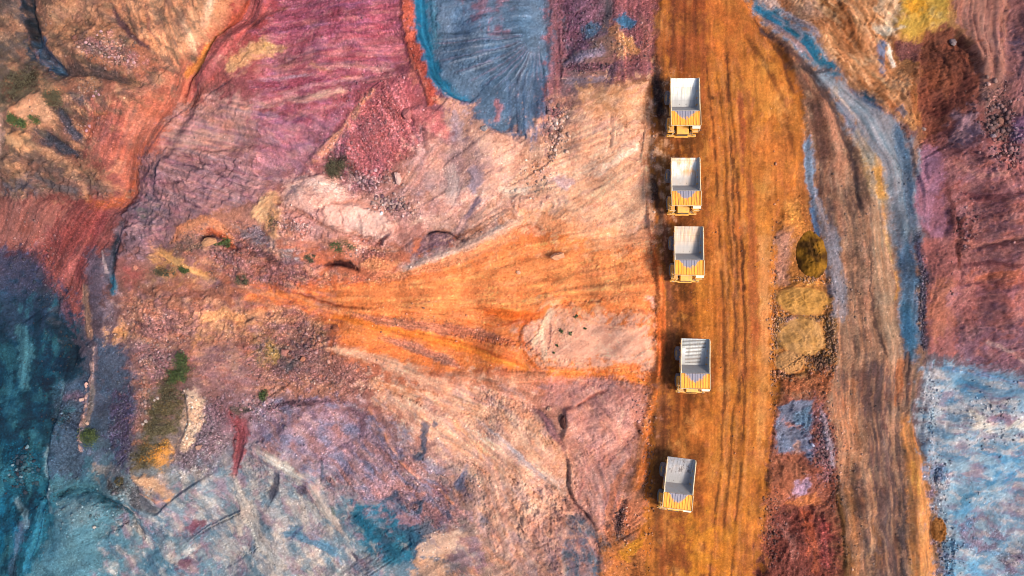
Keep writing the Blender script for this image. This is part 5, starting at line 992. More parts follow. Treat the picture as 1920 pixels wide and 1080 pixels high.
def soil_material():
    k = NT('mineral_soil'); b = k.b
    at = k.n('ShaderNodeAttribute', attribute_name='soil')
    geo = k.n('ShaderNodeNewGeometry'); pos = geo.outputs['Position']
    stony = at.outputs['Alpha']
    n1 = k.n('ShaderNodeTexNoise', Scale=2.6, Detail=6.0, Roughness=0.7); k.l(pos, n1.inputs['Vector'])
    n2 = k.n('ShaderNodeTexNoise', Scale=0.55, Detail=5.0, Roughness=0.65); k.l(pos, n2.inputs['Vector'])
    v1 = k.n('ShaderNodeTexVoronoi', Scale=3.4, Randomness=1.0); k.l(pos, v1.inputs['Vector'])
    v2 = k.n('ShaderNodeTexVoronoi', Scale=7.0, Randomness=1.0); k.l(pos, v2.inputs['Vector'])
    f = k.ramp(n1.outputs[0], [(0.3, 0.78), (0.5, 1.0), (0.72, 1.25)])
    f = k.mix(k.math('ADD', k.math('MULTIPLY', stony, .65), .35), (1.0, 1.0, 1.0), f)
    f2 = k.ramp(n2.outputs[0], [(0.3, 0.82), (0.5, 1.0), (0.72, 1.2)])
    c = k.mix(1.0, at.outputs['Color'], f, 'MULTIPLY'); c = k.mix(1.0, c, f2, 'MULTIPLY')
    sep = k.n('ShaderNodeSeparateColor'); k.l(v1.outputs['Color'], sep.inputs[0])
    sep2 = k.n('ShaderNodeSeparateColor'); k.l(v2.outputs['Color'], sep2.inputs[0])
    pe = k.ramp(sep.outputs[0], [(0.0, 0.62), (0.22, 0.92), (0.75, 1.02), (0.94, 1.3), (1.0, 1.8)])
    pe2 = k.ramp(sep2.outputs[0], [(0.0, 0.6), (0.3, 0.92), (0.75, 1.04), (1.0, 1.6)])
    c = k.mix(stony, c, k.mix(1.0, c, pe, 'MULTIPLY')); c = k.mix(stony, c, k.mix(1.0, c, pe2, 'MULTIPLY'))
    k.l(c, b.inputs['Base Color'])
    b.inputs['Roughness'].default_value = 0.95; b.inputs['Specular IOR Level'].default_value = 0.12
    h = k.math('ADD', k.math('MULTIPLY', n1.outputs[0], 0.5), k.math('MULTIPLY', k.math('MULTIPLY', v1.outputs['Distance'], stony), -0.45))
    bu = k.n('ShaderNodeBump', Strength=0.4, Distance=0.22); k.l(h, bu.inputs['Height']); k.l(bu.outputs[0], b.inputs['Normal'])
    return k.m
SOIL = soil_material()

# ------------------------------------------------------------------ ground meshes: one continuous sheet, split by use
def mesh_np(name, co, quads, colr, mat, parent=None, smooth=True):
    me = bpy.data.meshes.new(name)
    k = quads.shape[1]; nf = len(quads)
    me.vertices.add(len(co)); me.vertices.foreach_set('co', np.ascontiguousarray(co, np.float32).ravel())
    me.loops.add(nf * k); me.loops.foreach_set('vertex_index', np.ascontiguousarray(quads, np.int32).ravel())
    me.polygons.add(nf); me.polygons.foreach_set('loop_start', np.arange(0, nf * k, k, dtype=np.int32))
    me.update(calc_edges=True)
    if smooth: me.polygons.foreach_set('use_smooth', np.ones(nf, bool))
    if colr is not None:
        a = me.attributes.new('soil', 'FLOAT_COLOR', 'POINT'); a.data.foreach_set('color', np.ascontiguousarray(colr, np.float32).ravel())
    me.materials.append(mat)
    o = bpy.data.objects.new(name, me); COL.objects.link(o)
    if parent: o.parent = parent
    return o

CO = np.stack([X, Y, Z], -1).reshape(-1, 3)
CA = np.concatenate([C, G[..., None]], -1).reshape(-1, 4)
idx = np.arange(NR * NC).reshape(NR, NC)
Q = np.stack([idx[1:, :-1], idx[1:, 1:], idx[:-1, 1:], idx[:-1, :-1]], -1).reshape(-1, 4)
def fmean(A): return (A[1:, :-1] + A[1:, 1:] + A[:-1, 1:] + A[:-1, :-1]).reshape(-1) / 4
_tm = np.zeros(U.shape, np.float32); _sl = window(1330, -300, 1800, 1400)
_tm[_sl] = sstep(0.5 - poly_sd(U[_sl] + 5 * WX1[_sl] + 4 * WX2[_sl], V[_sl] + 5 * WY1[_sl] + 4 * WY2[_sl], TRACK) / 6)
f_road = fmean(road) > 0.5; f_track = (fmean(_tm) > 0.5) & ~f_road
f_left = (fmean(U) < np.interp(fmean(V), [0, 520, 1080], [1300, 1300, 1300])) & ~f_road
# skirt out to the horizon
ring = np.concatenate([idx[0, :-1], idx[:-1, -1], idx[-1, :0:-1], idx[:0:-1, 0]])
nr = len(ring); base = CO[ring]; bc = CA[ring]
rows = [base]; rowc = [bc]
for s_, t_ in ((4, .25), (10, .5), (20, .75), (36, .92), (60, 1), (110, 1), (200, 1), (500, 1), (1500, 1), (4000, 1)):
    d = base[:, :2].copy(); nrm = np.linalg.norm(d, axis=1, keepdims=True); d = d / nrm
    p = base[:, :2] + d * s_
    zz = base[:, 2] * (1 - t_) + t_ * (-6) + 2.5 * t_ * fbm(p[:, 0] * 1.0, p[:, 1] * 1.0, 60, 3, 5) * (s_ < 400)
    rows.append(np.column_stack([p, zz])); cc = bc.copy()
    far = np.array(lin((165, 118, 96))) * ALB * (1 + .5 * fbm(p[:, 0], p[:, 1], 30, 4, 8))[:, None] * np.stack([1 + .3 * fbm(p[:, 0], p[:, 1], 60, 2, 18), np.ones(nr), 1 + .4 * fbm(p[:, 0], p[:, 1], 70, 2, 28)], 1)
    cc[:, :3] = cc[:, :3] * (1 - t_) + far * t_; rowc.append(cc)
SK = np.concatenate(rows[1:]); SKC = np.concatenate(rowc[1:])
N0 = len(CO); ids = [ring] + [N0 + i * nr + np.arange(nr) for i in range(len(rows) - 1)]
SQ = np.concatenate([np.stack([ids[i], ids[i + 1], np.roll(ids[i + 1], -1), np.roll(ids[i], -1)], -1) for i in range(len(ids) - 1)])
CO = np.concatenate([CO, SK]); CA = np.concatenate([CA, SKC])
# make every quad face upwards
_a = CO[SQ[0]]; 
if np.cross(_a[1] - _a[0], _a[2] - _a[0])[2] < 0: SQ = SQ[:, ::-1]

def sheet(name, faces):
    used = np.unique(faces); mp = np.full(len(CO), -1, np.int64); mp[used] = np.arange(len(used))
    return mesh_np(name, CO[used], mp[faces], CA[used], SOIL)
tag(sheet('ground', np.concatenate([Q[~f_road & ~f_track & ~f_left], SQ])), 'mauve, rust and blue mineral ground right of the haul road', 'ground', kind='structure')
tag(sheet('hillside', Q[f_left]), 'eroded multicoloured slope falling away left of the haul road', 'hillside', kind='structure')
tag(sheet('haul_road', Q[f_road]), 'ochre dirt haul road with tyre ruts carrying the queue of trucks', 'road', kind='structure')
tag(sheet('dirt_track', Q[f_track]), 'brown and grey blue dirt track curving beside the haul road', 'track', kind='structure')

# ------------------------------------------------------------------ stones
def ico():
    t = (1 + 5 ** .5) / 2
    v = np.array([(-1, t, 0), (1, t, 0), (-1, -t, 0), (1, -t, 0), (0, -1, t), (0, 1, t), (0, -1, -t), (0, 1, -t), (t, 0, -1), (t, 0, 1), (-t, 0, -1), (-t, 0, 1)], float)
    f = np.array([(0, 11, 5), (0, 5, 1), (0, 1, 7), (0, 7, 10), (0, 10, 11), (1, 5, 9), (5, 11, 4), (11, 10, 2), (10, 7, 6), (7, 1, 8), (3, 9, 4), (3, 4, 2), (3, 2, 6), (3, 6, 8), (3, 8, 9), (4, 9, 5), (2, 4, 11), (6, 2, 10), (8, 6, 7), (9, 8, 1)])
    return v / np.linalg.norm(v[0]), f
IV, IF = ico()

def rock_material():
    k = NT('weathered_rock'); b = k.b
    at = k.n('ShaderNodeAttribute', attribute_name='soil'); geo = k.n('ShaderNodeNewGeometry')
    n = k.n('ShaderNodeTexNoise', Scale=3.5, Detail=6.0, Roughness=0.7); k.l(geo.outputs['Position'], n.inputs['Vector'])
    k.l(k.mix(1.0, at.outputs['Color'], k.ramp(n.outputs[0], [(.3, .7), (.5, 1.0), (.75, 1.3)]), 'MULTIPLY'), b.inputs['Base Color'])
    b.inputs['Roughness'].default_value = .9; b.inputs['Specular IOR Level'].default_value = .2
    bu = k.n('ShaderNodeBump', Strength=.6, Distance=.15); k.l(n.outputs[0], bu.inputs['Height']); k.l(bu.outputs[0], b.inputs['Normal'])
    return k.m
ROCK = rock_material()

SCREE = [(205,98,52,32,130,.22,.6),(168,165,20,18,50,.22,.5),(165,235,22,16,40,.2,.5),(640,300,26,32,240,.22,.6),(690,338,42,18,220,.25,.7),(735,383,36,14,110,.3,.9),(555,425,26,12,70,.25,.5),(660,470,40,18,60,.2,.5),
 (1042,240,20,46,150,.25,.8),(1010,320,30,40,60,.2,.5),(1100,70,55,60,160,.2,.5),(1090,128,40,12,60,.2,.5),(1185,90,40,50,80,.2,.45),(300,670,40,40,130,.22,.6),(290,610,60,50,120,.2,.5),(420,480,60,40,120,.2,.5),(550,650,60,40,160,.22,.7),
 (490,770,60,25,160,.22,.6),(380,800,40,60,220,.22,.6),(120,640,20,60,40,.2,.5),(120,780,20,30,70,.25,.6),(225,790,20,70,160,.22,.5),(270,740,14,50,70,.25,.7),(240,920,40,20,110,.25,.6),(45,880,25,40,120,.25,.9),(150,950,70,40,110,.2,.5),(215,960,40,40,120,.2,.45),
 (60,480,50,60,110,.2,.6),(100,540,30,60,80,.2,.5),(1540,680,25,18,220,.22,.5),(1462,600,10,60,80,.2,.45),(1545,830,18,70,240,.22,.55),(1450,1000,16,70,130,.22,.5),(1565,910,12,40,70,.25,.5),(1560,640,8,50,90,.22,.45),(1470,700,18,10,90,.2,.45),
 (1875,220,30,55,130,.25,.8),(1890,280,28,30,110,.25,.7),(1810,420,20,60,60,.2,.6),(1730,560,8,90,140,.22,.45),(1745,760,16,70,110,.2,.4),(1765,900,18,60,90,.2,.4),(1780,1040,26,40,130,.2,.45),(1860,780,60,60,140,.2,.4),(1168,968,8,32,50,.25,.6),(1200,760,30,40,25,.2,.5),
 (1524,488,24,20,50,.2,.45),(330,760,30,40,60,.2,.5),(760,600,90,30,60,.18,.4),(700,240,60,70,320,.18,.42),(600,700,120,40,160,.2,.45),(800,900,100,60,150,.18,.4),(1330,560,70,400,90,.15,.32),(1230,300,8,170,130,.2,.5),(1240,600,8,150,120,.2,.5),(1215,880,12,140,110,.2,.5),(1500,598,60,8,150,.2,.45),(1500,672,50,10,150,.2,.45),(1555,640,12,50,140,.2,.5),(1452,610,8,60,90,.2,.4),(1524,524,34,8,90,.18,.4),(1450,640,8,260,140,.2,.45),(1590,560,50,300,120,.15,.35)]
_r = np.random.RandomState(21)
pu, pv, ps = [], [], []
for (a, b_, rx, ry, n, s0, s1) in SCREE:
    q = _r.randn(n, 2) * .55
    pu.append(a + q[:, 0] * rx); pv.append(b_ + q[:, 1] * ry); ps.append(s0 + (s1 - s0) * _r.rand(n) ** 3)
n = 26000
uu = _r.rand(n) * 1980 - 30; vv = _r.rand(n) * 1140 - 30
gg = bil(G, (((uu - 960) * MPP) * .92 - GXs[0]) / STEP, (GYs[0] - (540 - vv) * MPP * .92) / STEP)
keep = _r.rand(n) < np.clip(gg - .25, 0, 1) ** 1.6
pu.append(uu[keep]); pv.append(vv[keep]); ps.append(.14 + .26 * _r.rand(keep.sum()) ** 3)
pu = np.concatenate(pu); pv = np.concatenate(pv); ps = np.concatenate(ps)
zz = macro(pu, pv)
for _ in range(3):
    px = (pu - 960) * MPP * (CAM_H - zz) / CAM_H; py = (540 - pv) * MPP * (CAM_H - zz) / CAM_H
    zz = bil(Z, (px - GXs[0]) / STEP, (GYs[0] - py) / STEP)
# none on the wheel lane of the queue
ok = ~((px > 27) & (px < 38) & (ps > .2)); px, py, zz, ps = px[ok], py[ok], zz[ok], ps[ok]
M = len(px)
sc3 = ps[:, None] * (.75 + .5 * _r.rand(M, 3)) * np.array([.62, .62, .42])
rv = IV[None] * (1 + .28 * _r.randn(M, 12, 1).clip(-1.4, 1.4)) * sc3[:, None]
an = _r.rand(M) * 6.283; ca, sa = np.cos(an)[:, None], np.sin(an)[:, None]
rx_ = rv[..., 0] * ca - rv[..., 1] * sa; ry_ = rv[..., 0] * sa + rv[..., 1] * ca
rv = np.stack([rx_ + px[:, None], ry_ + py[:, None], rv[..., 2] + (zz + ps * .12)[:, None]], -1)
sc_ = bil(C, (px - GXs[0]) / STEP, (GYs[0] - py) / STEP)
tone = np.exp(_r.randn(M) * .34 + .08); gr = sc_.mean(1, keepdims=True)
rc = np.clip((sc_ * .7 + gr * .3) * tone[:, None], .02, .62)
rc4 = np.concatenate([np.repeat(rc, 12, 0), np.ones((M * 12, 1))], 1)
rf = (IF[None] + (np.arange(M) * 12)[:, None, None]).reshape(-1, 3)
tag(mesh_np('gravel', rv.reshape(-1, 3), rf, rc4, ROCK, smooth=False), 'small loose stones strewn over the slopes and verges', 'gravel', kind='stuff')

def boulder_mesh(size, seed, col, elong=(1, 1, .7), lev=2):
    rr = random.Random(seed)
    bm = bmesh.new(); bmesh.ops.create_icosphere(bm, subdivisions=lev + 1, radius=1.0)
    planes = [(Vector((rr.gauss(0, 1), rr.gauss(0, 1), rr.gauss(0, .8))).normalized(), rr.uniform(.45, .82)) for _ in range(14)]
    for v in bm.verts:
        for nrm, dd in planes:
            e = v.co.dot(nrm) - dd
            if e > 0: v.co -= nrm * e * .92
        v.co += v.co.normalized() * .05 * rr.gauss(0, 1)
        v.co = Vector((v.co.x * elong[0], v.co.y * elong[1], v.co.z * elong[2])) * size * .5
    me = bpy.data.meshes.new('boulder'); bm.to_mesh(me); bm.free()
    c = lin(col) * ALB
    a = me.attributes.new('soil', 'FLOAT_COLOR', 'POINT')
    a.data.foreach_set('color', np.tile(np.append(c, 1), (len(me.vertices), 1)).astype(np.float32).ravel())
    me.materials.append(ROCK)
    return me
def boulder(u, v, size, col, label, group=None, elong=(1, 1, .7), rot=0, name='boulder', sink=.3):
    x, y, z = world_at(u, v)
    o = bpy.data.objects.new(name, boulder_mesh(size, int(u * 7 + v), col, elong)); COL.objects.link(o)
    o.location = (x, y, z + size * elong[2] * (.5 - sink) * .8); o.rotation_euler = (0, 0, R(rot))
    return tag(o, label, 'boulder', group)
boulder(747, 335, 2.0, (222,178,165), 'large pale pink elongated boulder at the foot of the rose scree', elong=(.85, 1.5, .8), rot=18)
boulder(908, 240, 1.5, (170,160,160), 'rounded grey boulder on the rim of the blue fan of fines')
boulder(395, 453, 2.9, (206,150,110), 'tan block lying in the dark hollow of the orange capped dome', elong=(1.15, .85, .8), rot=20)
boulder(535, 659, 2.2, (178,120,108), 'reddish brown boulder, larger of a pair on the pebbly ground', elong=(1.1, .9, .8))
boulder(569, 673, 1.4, (186,122,96), 'orange brown boulder, smaller of a pair on the pebbly ground')
boulder(1046, 480, 2.6, (232,165,125), 'peach boulder on the upper part of the orange slip', elong=(1.2, .9, .7))
boulder(972, 511, 1.0, (232,170,136), 'small peach stone alone on the orange slip')
boulder(631, 617, 1.8, (170,100,72), 'brown rock at the lower left edge of the orange slip', elong=(1, 1.1, .9))
boulder(142, 71, 1.4, (130,86,78), 'dark brown rock alone on the tan knoll')
boulder(1030, 767, 1.1, (226,170,140), 'pale round stone on the mauve hill above the dark cleft')
boulder(1873, 230, 1.7, (150,104,90), 'brown boulder, largest among the stones on the mauve slope at right')
boulder(1862, 254, 1.1, (165,140,145), 'grey boulder below the brown boulder on the mauve slope')
boulder(1731, 242, 1.0, (170,140,130), 'grey stone at the edge of the dark red face')
boulder(1727, 265, .9, (190,120,90), 'small orange stone beside the mauve path')
boulder(163, 721, 1.2, (214,170,158), 'pink stone at the top of the thin pale ridge', elong=(.9, 1.3, .8))
boulder(154, 749, 1.2, (214,176,160), 'pale tan stone part way down the thin pale ridge')
boulder(164, 793, 1.0, (206,170,150), 'pale stone just above the shrub on the thin pale ridge')
boulder(765, 213, 2.4, (186,112,110), 'rose knob of rock at the top of the magenta scree', elong=(.9, 1.2, .6))
boulder(1057, 789, 2.0, (96,58,52), 'dark brown rock jammed in the cleft of the mauve hill', elong=(.8, 1.6, .7))
boulder(1785, 79, 1.6, (150,130,130), 'grey stone on top of the dark red face', elong=(.9, 1.1, .7))
boulder(373, 838, 1.5, (190,146,128), 'pinkish stone among grey pebbles beside the grassy strip')
boulder(178, 988, .9, (190,180,172), 'pale stone on the rounded blue grey mound')
boulder(253, 503, 1.3, (196,130,110), 'orange stone in the dark red pocket of the mauve ledge')
for pts, cc, lab, grp, s0 in (
  ([(1061,210),(1052,228),(1038,241),(1045,240),(1039,268),(1024,266),(1058,222),(1051,252)], (206,160,145), 'pale stone in the loose line of stones left of the first truck', 'pale stones left of the first truck', .8),
  ([(735,386),(722,376),(706,369),(742,379),(751,386),(728,392),(718,368),(745,392)], (128,92,100), 'dark purple stone in the pile above the small peach patch', 'dark purple stones in the pile', .95),
  ([(668,322),(676,333),(690,331),(705,320),(640,333),(694,352),(682,340)], (205,165,168), 'pink white stone at the foot of the magenta scree', 'pink white stones at the foot of the scree', .75),
  ([(182,66),(190,60),(168,84),(162,80),(205,108),(198,103),(216,108),(223,106),(240,114),(252,118)], (206,160,162), 'pink stone in the band of stones across the tan knoll', 'pink stones across the tan knoll', .7),
  ([(181,172),(176,180),(186,177),(168,237),(163,245)], (200,150,158), 'pink stone above the red stream bank at far left', 'pink stones at far left', .7),
  ([(24,872),(40,893),(18,890),(52,838),(32,880)], (110,140,154), 'grey blue stone on the floor of the deep blue gully', 'grey blue stones in the deep gully', .95),
  ([(460,752),(468,762),(478,756),(452,768),(470,742)], (186,140,140), 'mauve stone beside the pebbly ground below the pale ridge', 'mauve stones on the pebbly ground', .75),
  ([(290,750),(296,746),(268,795),(275,790)], (196,176,166), 'whitish stone beside the grassy strip', 'whitish stones beside the grassy strip', .8)):
    for i, (u, v) in enumerate(pts):
        boulder(u, v, s0 * (.75 + .5 * ((i * .618) % 1)), cc, lab, grp)

# ------------------------------------------------------------------ dumped heaps
def heap(u, v, rx, ry, h, col, label, seed=1, rot=0, light=None):
    x, y, z = world_at(u, v)
    nA, nRr = 96, 30; co = []; cc = []
    cb = lin(col) * ALB; cl = lin(light or col) * ALB
    for j in range(nRr + 1):
        t = j / nRr
        a = np.arange(nA) / nA * 2 * np.pi
        wob = 1 + .04 * np.sin(2 * a + seed) + .03 * np.sin(3 * a + 2 * seed) + .05 * pn(np.cos(a) * 4 + seed, np.sin(a) * 4, 3)
        lx = np.cos(a) * rx * t * wob; ly = np.sin(a) * ry * t * wob
        ang = R(rot); wx = x + lx * math.cos(ang) - ly * math.sin(ang); wy = y + lx * math.sin(ang) + ly * math.cos(ang)
        gz = bil(Z, (wx - GXs[0]) / STEP, (GYs[0] - wy) / STEP)
        prof = h * (1 - t ** 2.2) ** 1.2 if t < 1 else 0
        nz = .10 * h * fbm(wx * 10, wy * 10, 20, 3, seed) * (1 - t ** 4)
        co.append(np.stack([wx, wy, gz + prof + nz - (0.25 if j == nRr else -.02)], -1))
        m = sstep(.5 + 1.6 * fbm(wx * 10 + 40 * seed, wy * 10, 22, 3, seed + 3))[:, None]
        sp = np.exp(.16 * fbm(wx * 10, wy * 10, 12, 4, seed + 9) + .05 * _r.randn(nA))[:, None]
        under = bil(C, (wx - GXs[0]) / STEP, (GYs[0] - wy) / STEP)
        ed = sstep((t - .80) / .2 + .5 * fbm(wx * 10, wy * 10, 9, 3, seed + 5))[:, None] * (h < 1)
        cc.append(np.concatenate([((cb * (1 - m) + cl * m) * sp) * (1 - ed) + under * ed, np.full((nA, 1), .3)], 1))
    co = np.concatenate(co); cc = np.concatenate(cc); q = []
    for j in range(nRr):
        i0 = j * nA + np.arange(nA); i1 = j * nA + (np.arange(nA) + 1) % nA
        q.append(np.stack([i0, i0 + nA, i1 + nA, i1], -1))
    o = mesh_np('soil_heap', co - np.array([x, y, z]), np.concatenate(q), cc, SOIL)
    o.location = (x, y, z)
    return tag(o, label, 'heap')
heap(1521, 478, 2.75, 4.75, 1.5, (78,50,16), 'dark olive brown heap of damp ore on the verge between the roads', 2, 4, (152,104,30))
heap(1506, 564, 5.2, 2.9, .6, (194,138,68), 'broad ochre dumped heap just below the dark heap', 3, 0, (208,150,80))
heap(1504, 631, 4.8, 3.8, .6, (196,142,80), 'broad tan heap in the middle of the verge with dark gravel round its foot', 5, 0, (200,148,92))
heap(1481, 678, 3.0, 2.3, .65, (208,152,98), 'small orange tan heap at the lower end of the verge', 6, 0, (196,140,86))
heap(1757, 991, 1.5, 2.7, .8, (146,92,44), 'smooth brown heap at the right edge of the lower dirt track', 7, 4, (160,104,54))

# ------------------------------------------------------------------ plants
def leaf_material(name, c0, c1):
    k = NT(name); geo = k.n('ShaderNodeNewGeometry')
    k.l(k.ramp(geo.outputs['Random Per Island'], [(0, tuple(c0)), (1, tuple(c1))]), k.b.inputs['Base Color'])
    k.b.inputs['Roughness'].default_value = .7
    return k.m
LEAF = leaf_material('shrub_leaves', (.02, .035, .012), (.085, .12, .03))
DRY = leaf_material('dry_shrub_leaves', (.035, .03, .018), (.12, .1, .05))
k_ = NT('shrub_wood'); k_.b.inputs['Base Color'].default_value = (.08, .055, .035, 1); k_.b.inputs['Roughness'].default_value = .9; WOOD = k_.m

def leaf_cloud(pts, rng, s0, s1):
    n = len(pts); s = s0 + (s1 - s0) * rng.rand(n)
    a = rng.randn(n, 3); a /= np.linalg.norm(a, axis=1, keepdims=True); b = np.cross(a, rng.randn(n, 3)); b /= np.linalg.norm(b, axis=1, keepdims=True)
    a *= s[:, None]; b *= (s * .5)[:, None]; p = np.asarray(pts)
    co = np.stack([p - a, p - b, p + a, p + b], 1).reshape(-1, 3)
    return co, np.arange(4 * n).reshape(n, 4)
def shrub(u, v, rx, ry, h, label, mat=None, seed=1, rot=0, group=None, n=None):
    x, y, z = world_at(u, v); rng = np.random.RandomState(seed + int(u))
    root = bpy.data.objects.new('shrub', None); COL.objects.link(root); root.location = (x, y, z); root.rotation_euler.z = R(rot)
    n = n or int(620 * rx * ry) + 120
    nc = max(6, int(rx * ry * 6)); cen = []
    while len(cen) < nc:
        q = rng.rand(2) * 2 - 1
        if q @ q < 1: cen.append((q[0] * rx, q[1] * ry, h * (.35 + .5 * rng.rand()) * (1 - .5 * (q @ q))))
    cen = np.array(cen); pick = rng.randint(0, nc, n); rad = (.34 + .36 * rng.rand(nc)) * min(rx, ry)
    pts = cen[pick] + rng.randn(n, 3) * rad[pick][:, None] * np.array([.6, .6, .45])
    pts[:, 2] = np.maximum(pts[:, 2], .03)
    if abs(rot) < 1:
        for i in range(n): pts[i, 2] += height(x + pts[i, 0], y + pts[i, 1]) - z
    co, q = leaf_cloud(pts, rng, .08, .2)
    mesh_np('foliage', co, q, None, mat or LEAF, root, smooth=False)
    for i in range(min(nc, 5)):
        c = Vector(cen[i]); b0 = Vector((c.x * .3, c.y * .3, -.2)); d = (c - b0); L_ = d.length
        if L_ < .05: continue
        bm = bmesh.new(); bmesh.ops.create_cone(bm, segments=5, radius1=.06, radius2=.02, depth=L_, cap_ends=True)
        bmesh.ops.transform(bm, matrix=Matrix.Translation((b0 + c) / 2) @ d.to_track_quat('Z', 'Y').to_matrix().to_4x4(), verts=bm.verts)
        me = bpy.data.meshes.new('stem'); bm.to_mesh(me); bm.free(); me.materials.append(WOOD)
        o = bpy.data.objects.new('stem', me); COL.objects.link(o); o.parent = root
    return tag(root, label, 'shrub', group)
shrub(344, 688, 1.3, 2.9, 1.5, 'large dark green shrub at the head of the grassy strip', seed=3)
shrub(326, 706, 1.1, 1.4, .9, 'low green shrub left of the large dark green shrub', seed=4)
shrub(318, 735, 1.5, 1.6, .7, 'sparse green shrub in the middle of the grassy strip', DRY, seed=5, n=700)
shrub(634, 316, 1.9, 1.5, .9, 'dark olive bush at the left corner of the magenta scree', DRY, seed=6)
shrub(640, 463, 2.2, .9, .8, 'low olive bush above the dark slot in the bluff', LEAF, seed=7, n=520)
shrub(586, 485, 1.1, .6, .5, 'tiny dark bush left of the dark slot in the bluff', DRY, seed=8)
shrub(45, 226, 2.8, 1.0, 1.0, 'bright green bush across the pale tan knoll at far left', LEAF, seed=9)
shrub(38, 160, 3.6, 2.4, 1.0, 'broad brown olive scrub beside the dark gully at far left', DRY, seed=10, n=1500)
shrub(104, 186, 1.6, 1.4, .7, 'rusty brown scrub right of the pale tan knoll', DRY, seed=11)
shrub(167, 816, 1.5, 1.7, 1.1, 'dark green shrub under the thin pale ridge', LEAF, seed=12)
shrub(493, 739, .9, .9, .7, 'small dark green shrub alone on the pebbly ground', LEAF, seed=13)
shrub(420, 455, 1.4, .8, .6, 'dark green growth right of the tan block in the hollow', LEAF, seed=14)
shrub(346, 508, 1.0, .7, .5, 'small green bush below the orange capped dome', LEAF, seed=15)
shrub(310, 512, 2.4, .7, .4, 'thin olive scrub along the ochre slope below the dome', DRY, seed=16, n=500)
shrub(455, 524, 1.8, .8, .5, 'dull green scrub at the tip of the orange slip', DRY, seed=17, n=450)
shrub(226, 902, 1.3, .7, .5, 'dark scrub in the rubble above the blue grey mound', DRY, seed=18)
shrub(270, 858, 1.4, 2.2, .5, 'olive scrub at the lower end of the grassy strip', DRY, seed=19, n=800)
shrub(299, 795, 1.9, 1.6, .5, 'yellowish scrub below the middle of the grassy strip', DRY, seed=20, n=700)
for i, (u, v, s_) in enumerate([(1053,621,.3),(1080,593,.3),(1070,626,.36),(1097,616,.18),(1045,648,.2),(1038,661,.14)]):
    shrub(u, v, s_, s_, s_, 'tiny dark plant dotted on the pale pink mound', LEAF, seed=30 + i, group='tiny plants on the pink mound', n=70)
# short dry grass of the strip
gp = []
for (u, v, rx, ry, n) in ((315, 750, 30, 60, 1500), (290, 830, 22, 40, 900), (300, 508, 26, 8, 200), (510, 415, 8, 16, 150), (495, 655, 18, 28, 260), (60, 150, 40, 26, 500), (470, 525, 26, 8, 150)):
    q = _r.randn(n, 2) * .55; gp.append(np.column_stack([u + q[:, 0] * rx, v + q[:, 1] * ry]))
gp = np.concatenate(gp); gz = macro(gp[:, 0], gp[:, 1])
for _ in range(3):
    gx = (gp[:, 0] - 960) * MPP * (CAM_H - gz) / CAM_H; gy = (540 - gp[:, 1]) * MPP * (CAM_H - gz) / CAM_H
    gz = bil(Z, (gx - GXs[0]) / STEP, (GYs[0] - gy) / STEP)
co, q = leaf_cloud(np.column_stack([gx, gy, gz + .08]), np.random.RandomState(77), .08, .17)
tag(mesh_np('grass', co, q, None, DRY, smooth=False), 'sparse dry olive grass on the tan strip and ledges', 'grass', kind='stuff')
# ------------------------------------------------------------------ haul trucks
def paint(name, col, rough=.5, metal=0.0, dust=(.30, .16, .07), dustf=.6, sc=1.6):
    k = NT(name); tc = k.n('ShaderNodeTexCoord')
    n = k.n('ShaderNodeTexNoise', Scale=sc, Detail=6.0, Roughness=.65); k.l(tc.outputs['Object'], n.inputs['Vector'])
    f = k.ramp(n.outputs[0], [(.42, 0.0), (.72, dustf)])
    k.l(k.mix(f, tuple(col), tuple(dust)), k.b.inputs['Base Color'])
    k.b.inputs['Roughness'].default_value = rough; k.b.inputs['Metallic'].default_value = metal
    return k.m
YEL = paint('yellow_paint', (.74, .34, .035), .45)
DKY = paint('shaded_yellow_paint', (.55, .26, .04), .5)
RUB = paint('tyre_rubber', (.085, .08, .085), .85, dust=(.26, .2, .19), dustf=.75, sc=3)
STL = paint('frame_steel', (.06, .055, .055), .6, .3)
RIMM = paint('wheel_rim_paint', (.45, .26, .06), .5)
WHT = paint('cream_roof_paint', (.72, .64, .48), .5, dustf=.25)
BWALL = paint('bed_wall_shaded_steel', (.30, .31, .33), .5, .3, dust=(.34, .25, .18), dustf=.35, sc=.9)  # inner walls darker than the floor: their shade is put into the colour
BFRONT = paint('bed_front_shaded_steel', (.34, .325, .32), .55, .3, dust=(.32, .22, .16), dustf=.5, sc=1.2)  # front wall darkened too, shade painted into the steel colour
GLS = NT('cab_glass'); GLS.b.inputs['Base Color'].default_value = (.02, .025, .03, 1); GLS.b.inputs['Roughness'].default_value = .08; GLS = GLS.m
LMP = NT('lamp_lens'); LMP.b.inputs['Base Color'].default_value = (.8, .78, .7, 1); LMP.b.inputs['Roughness'].default_value = .15; LMP = LMP.m
RAIL = paint('rail_paint', (.58, .46, .28), .5)

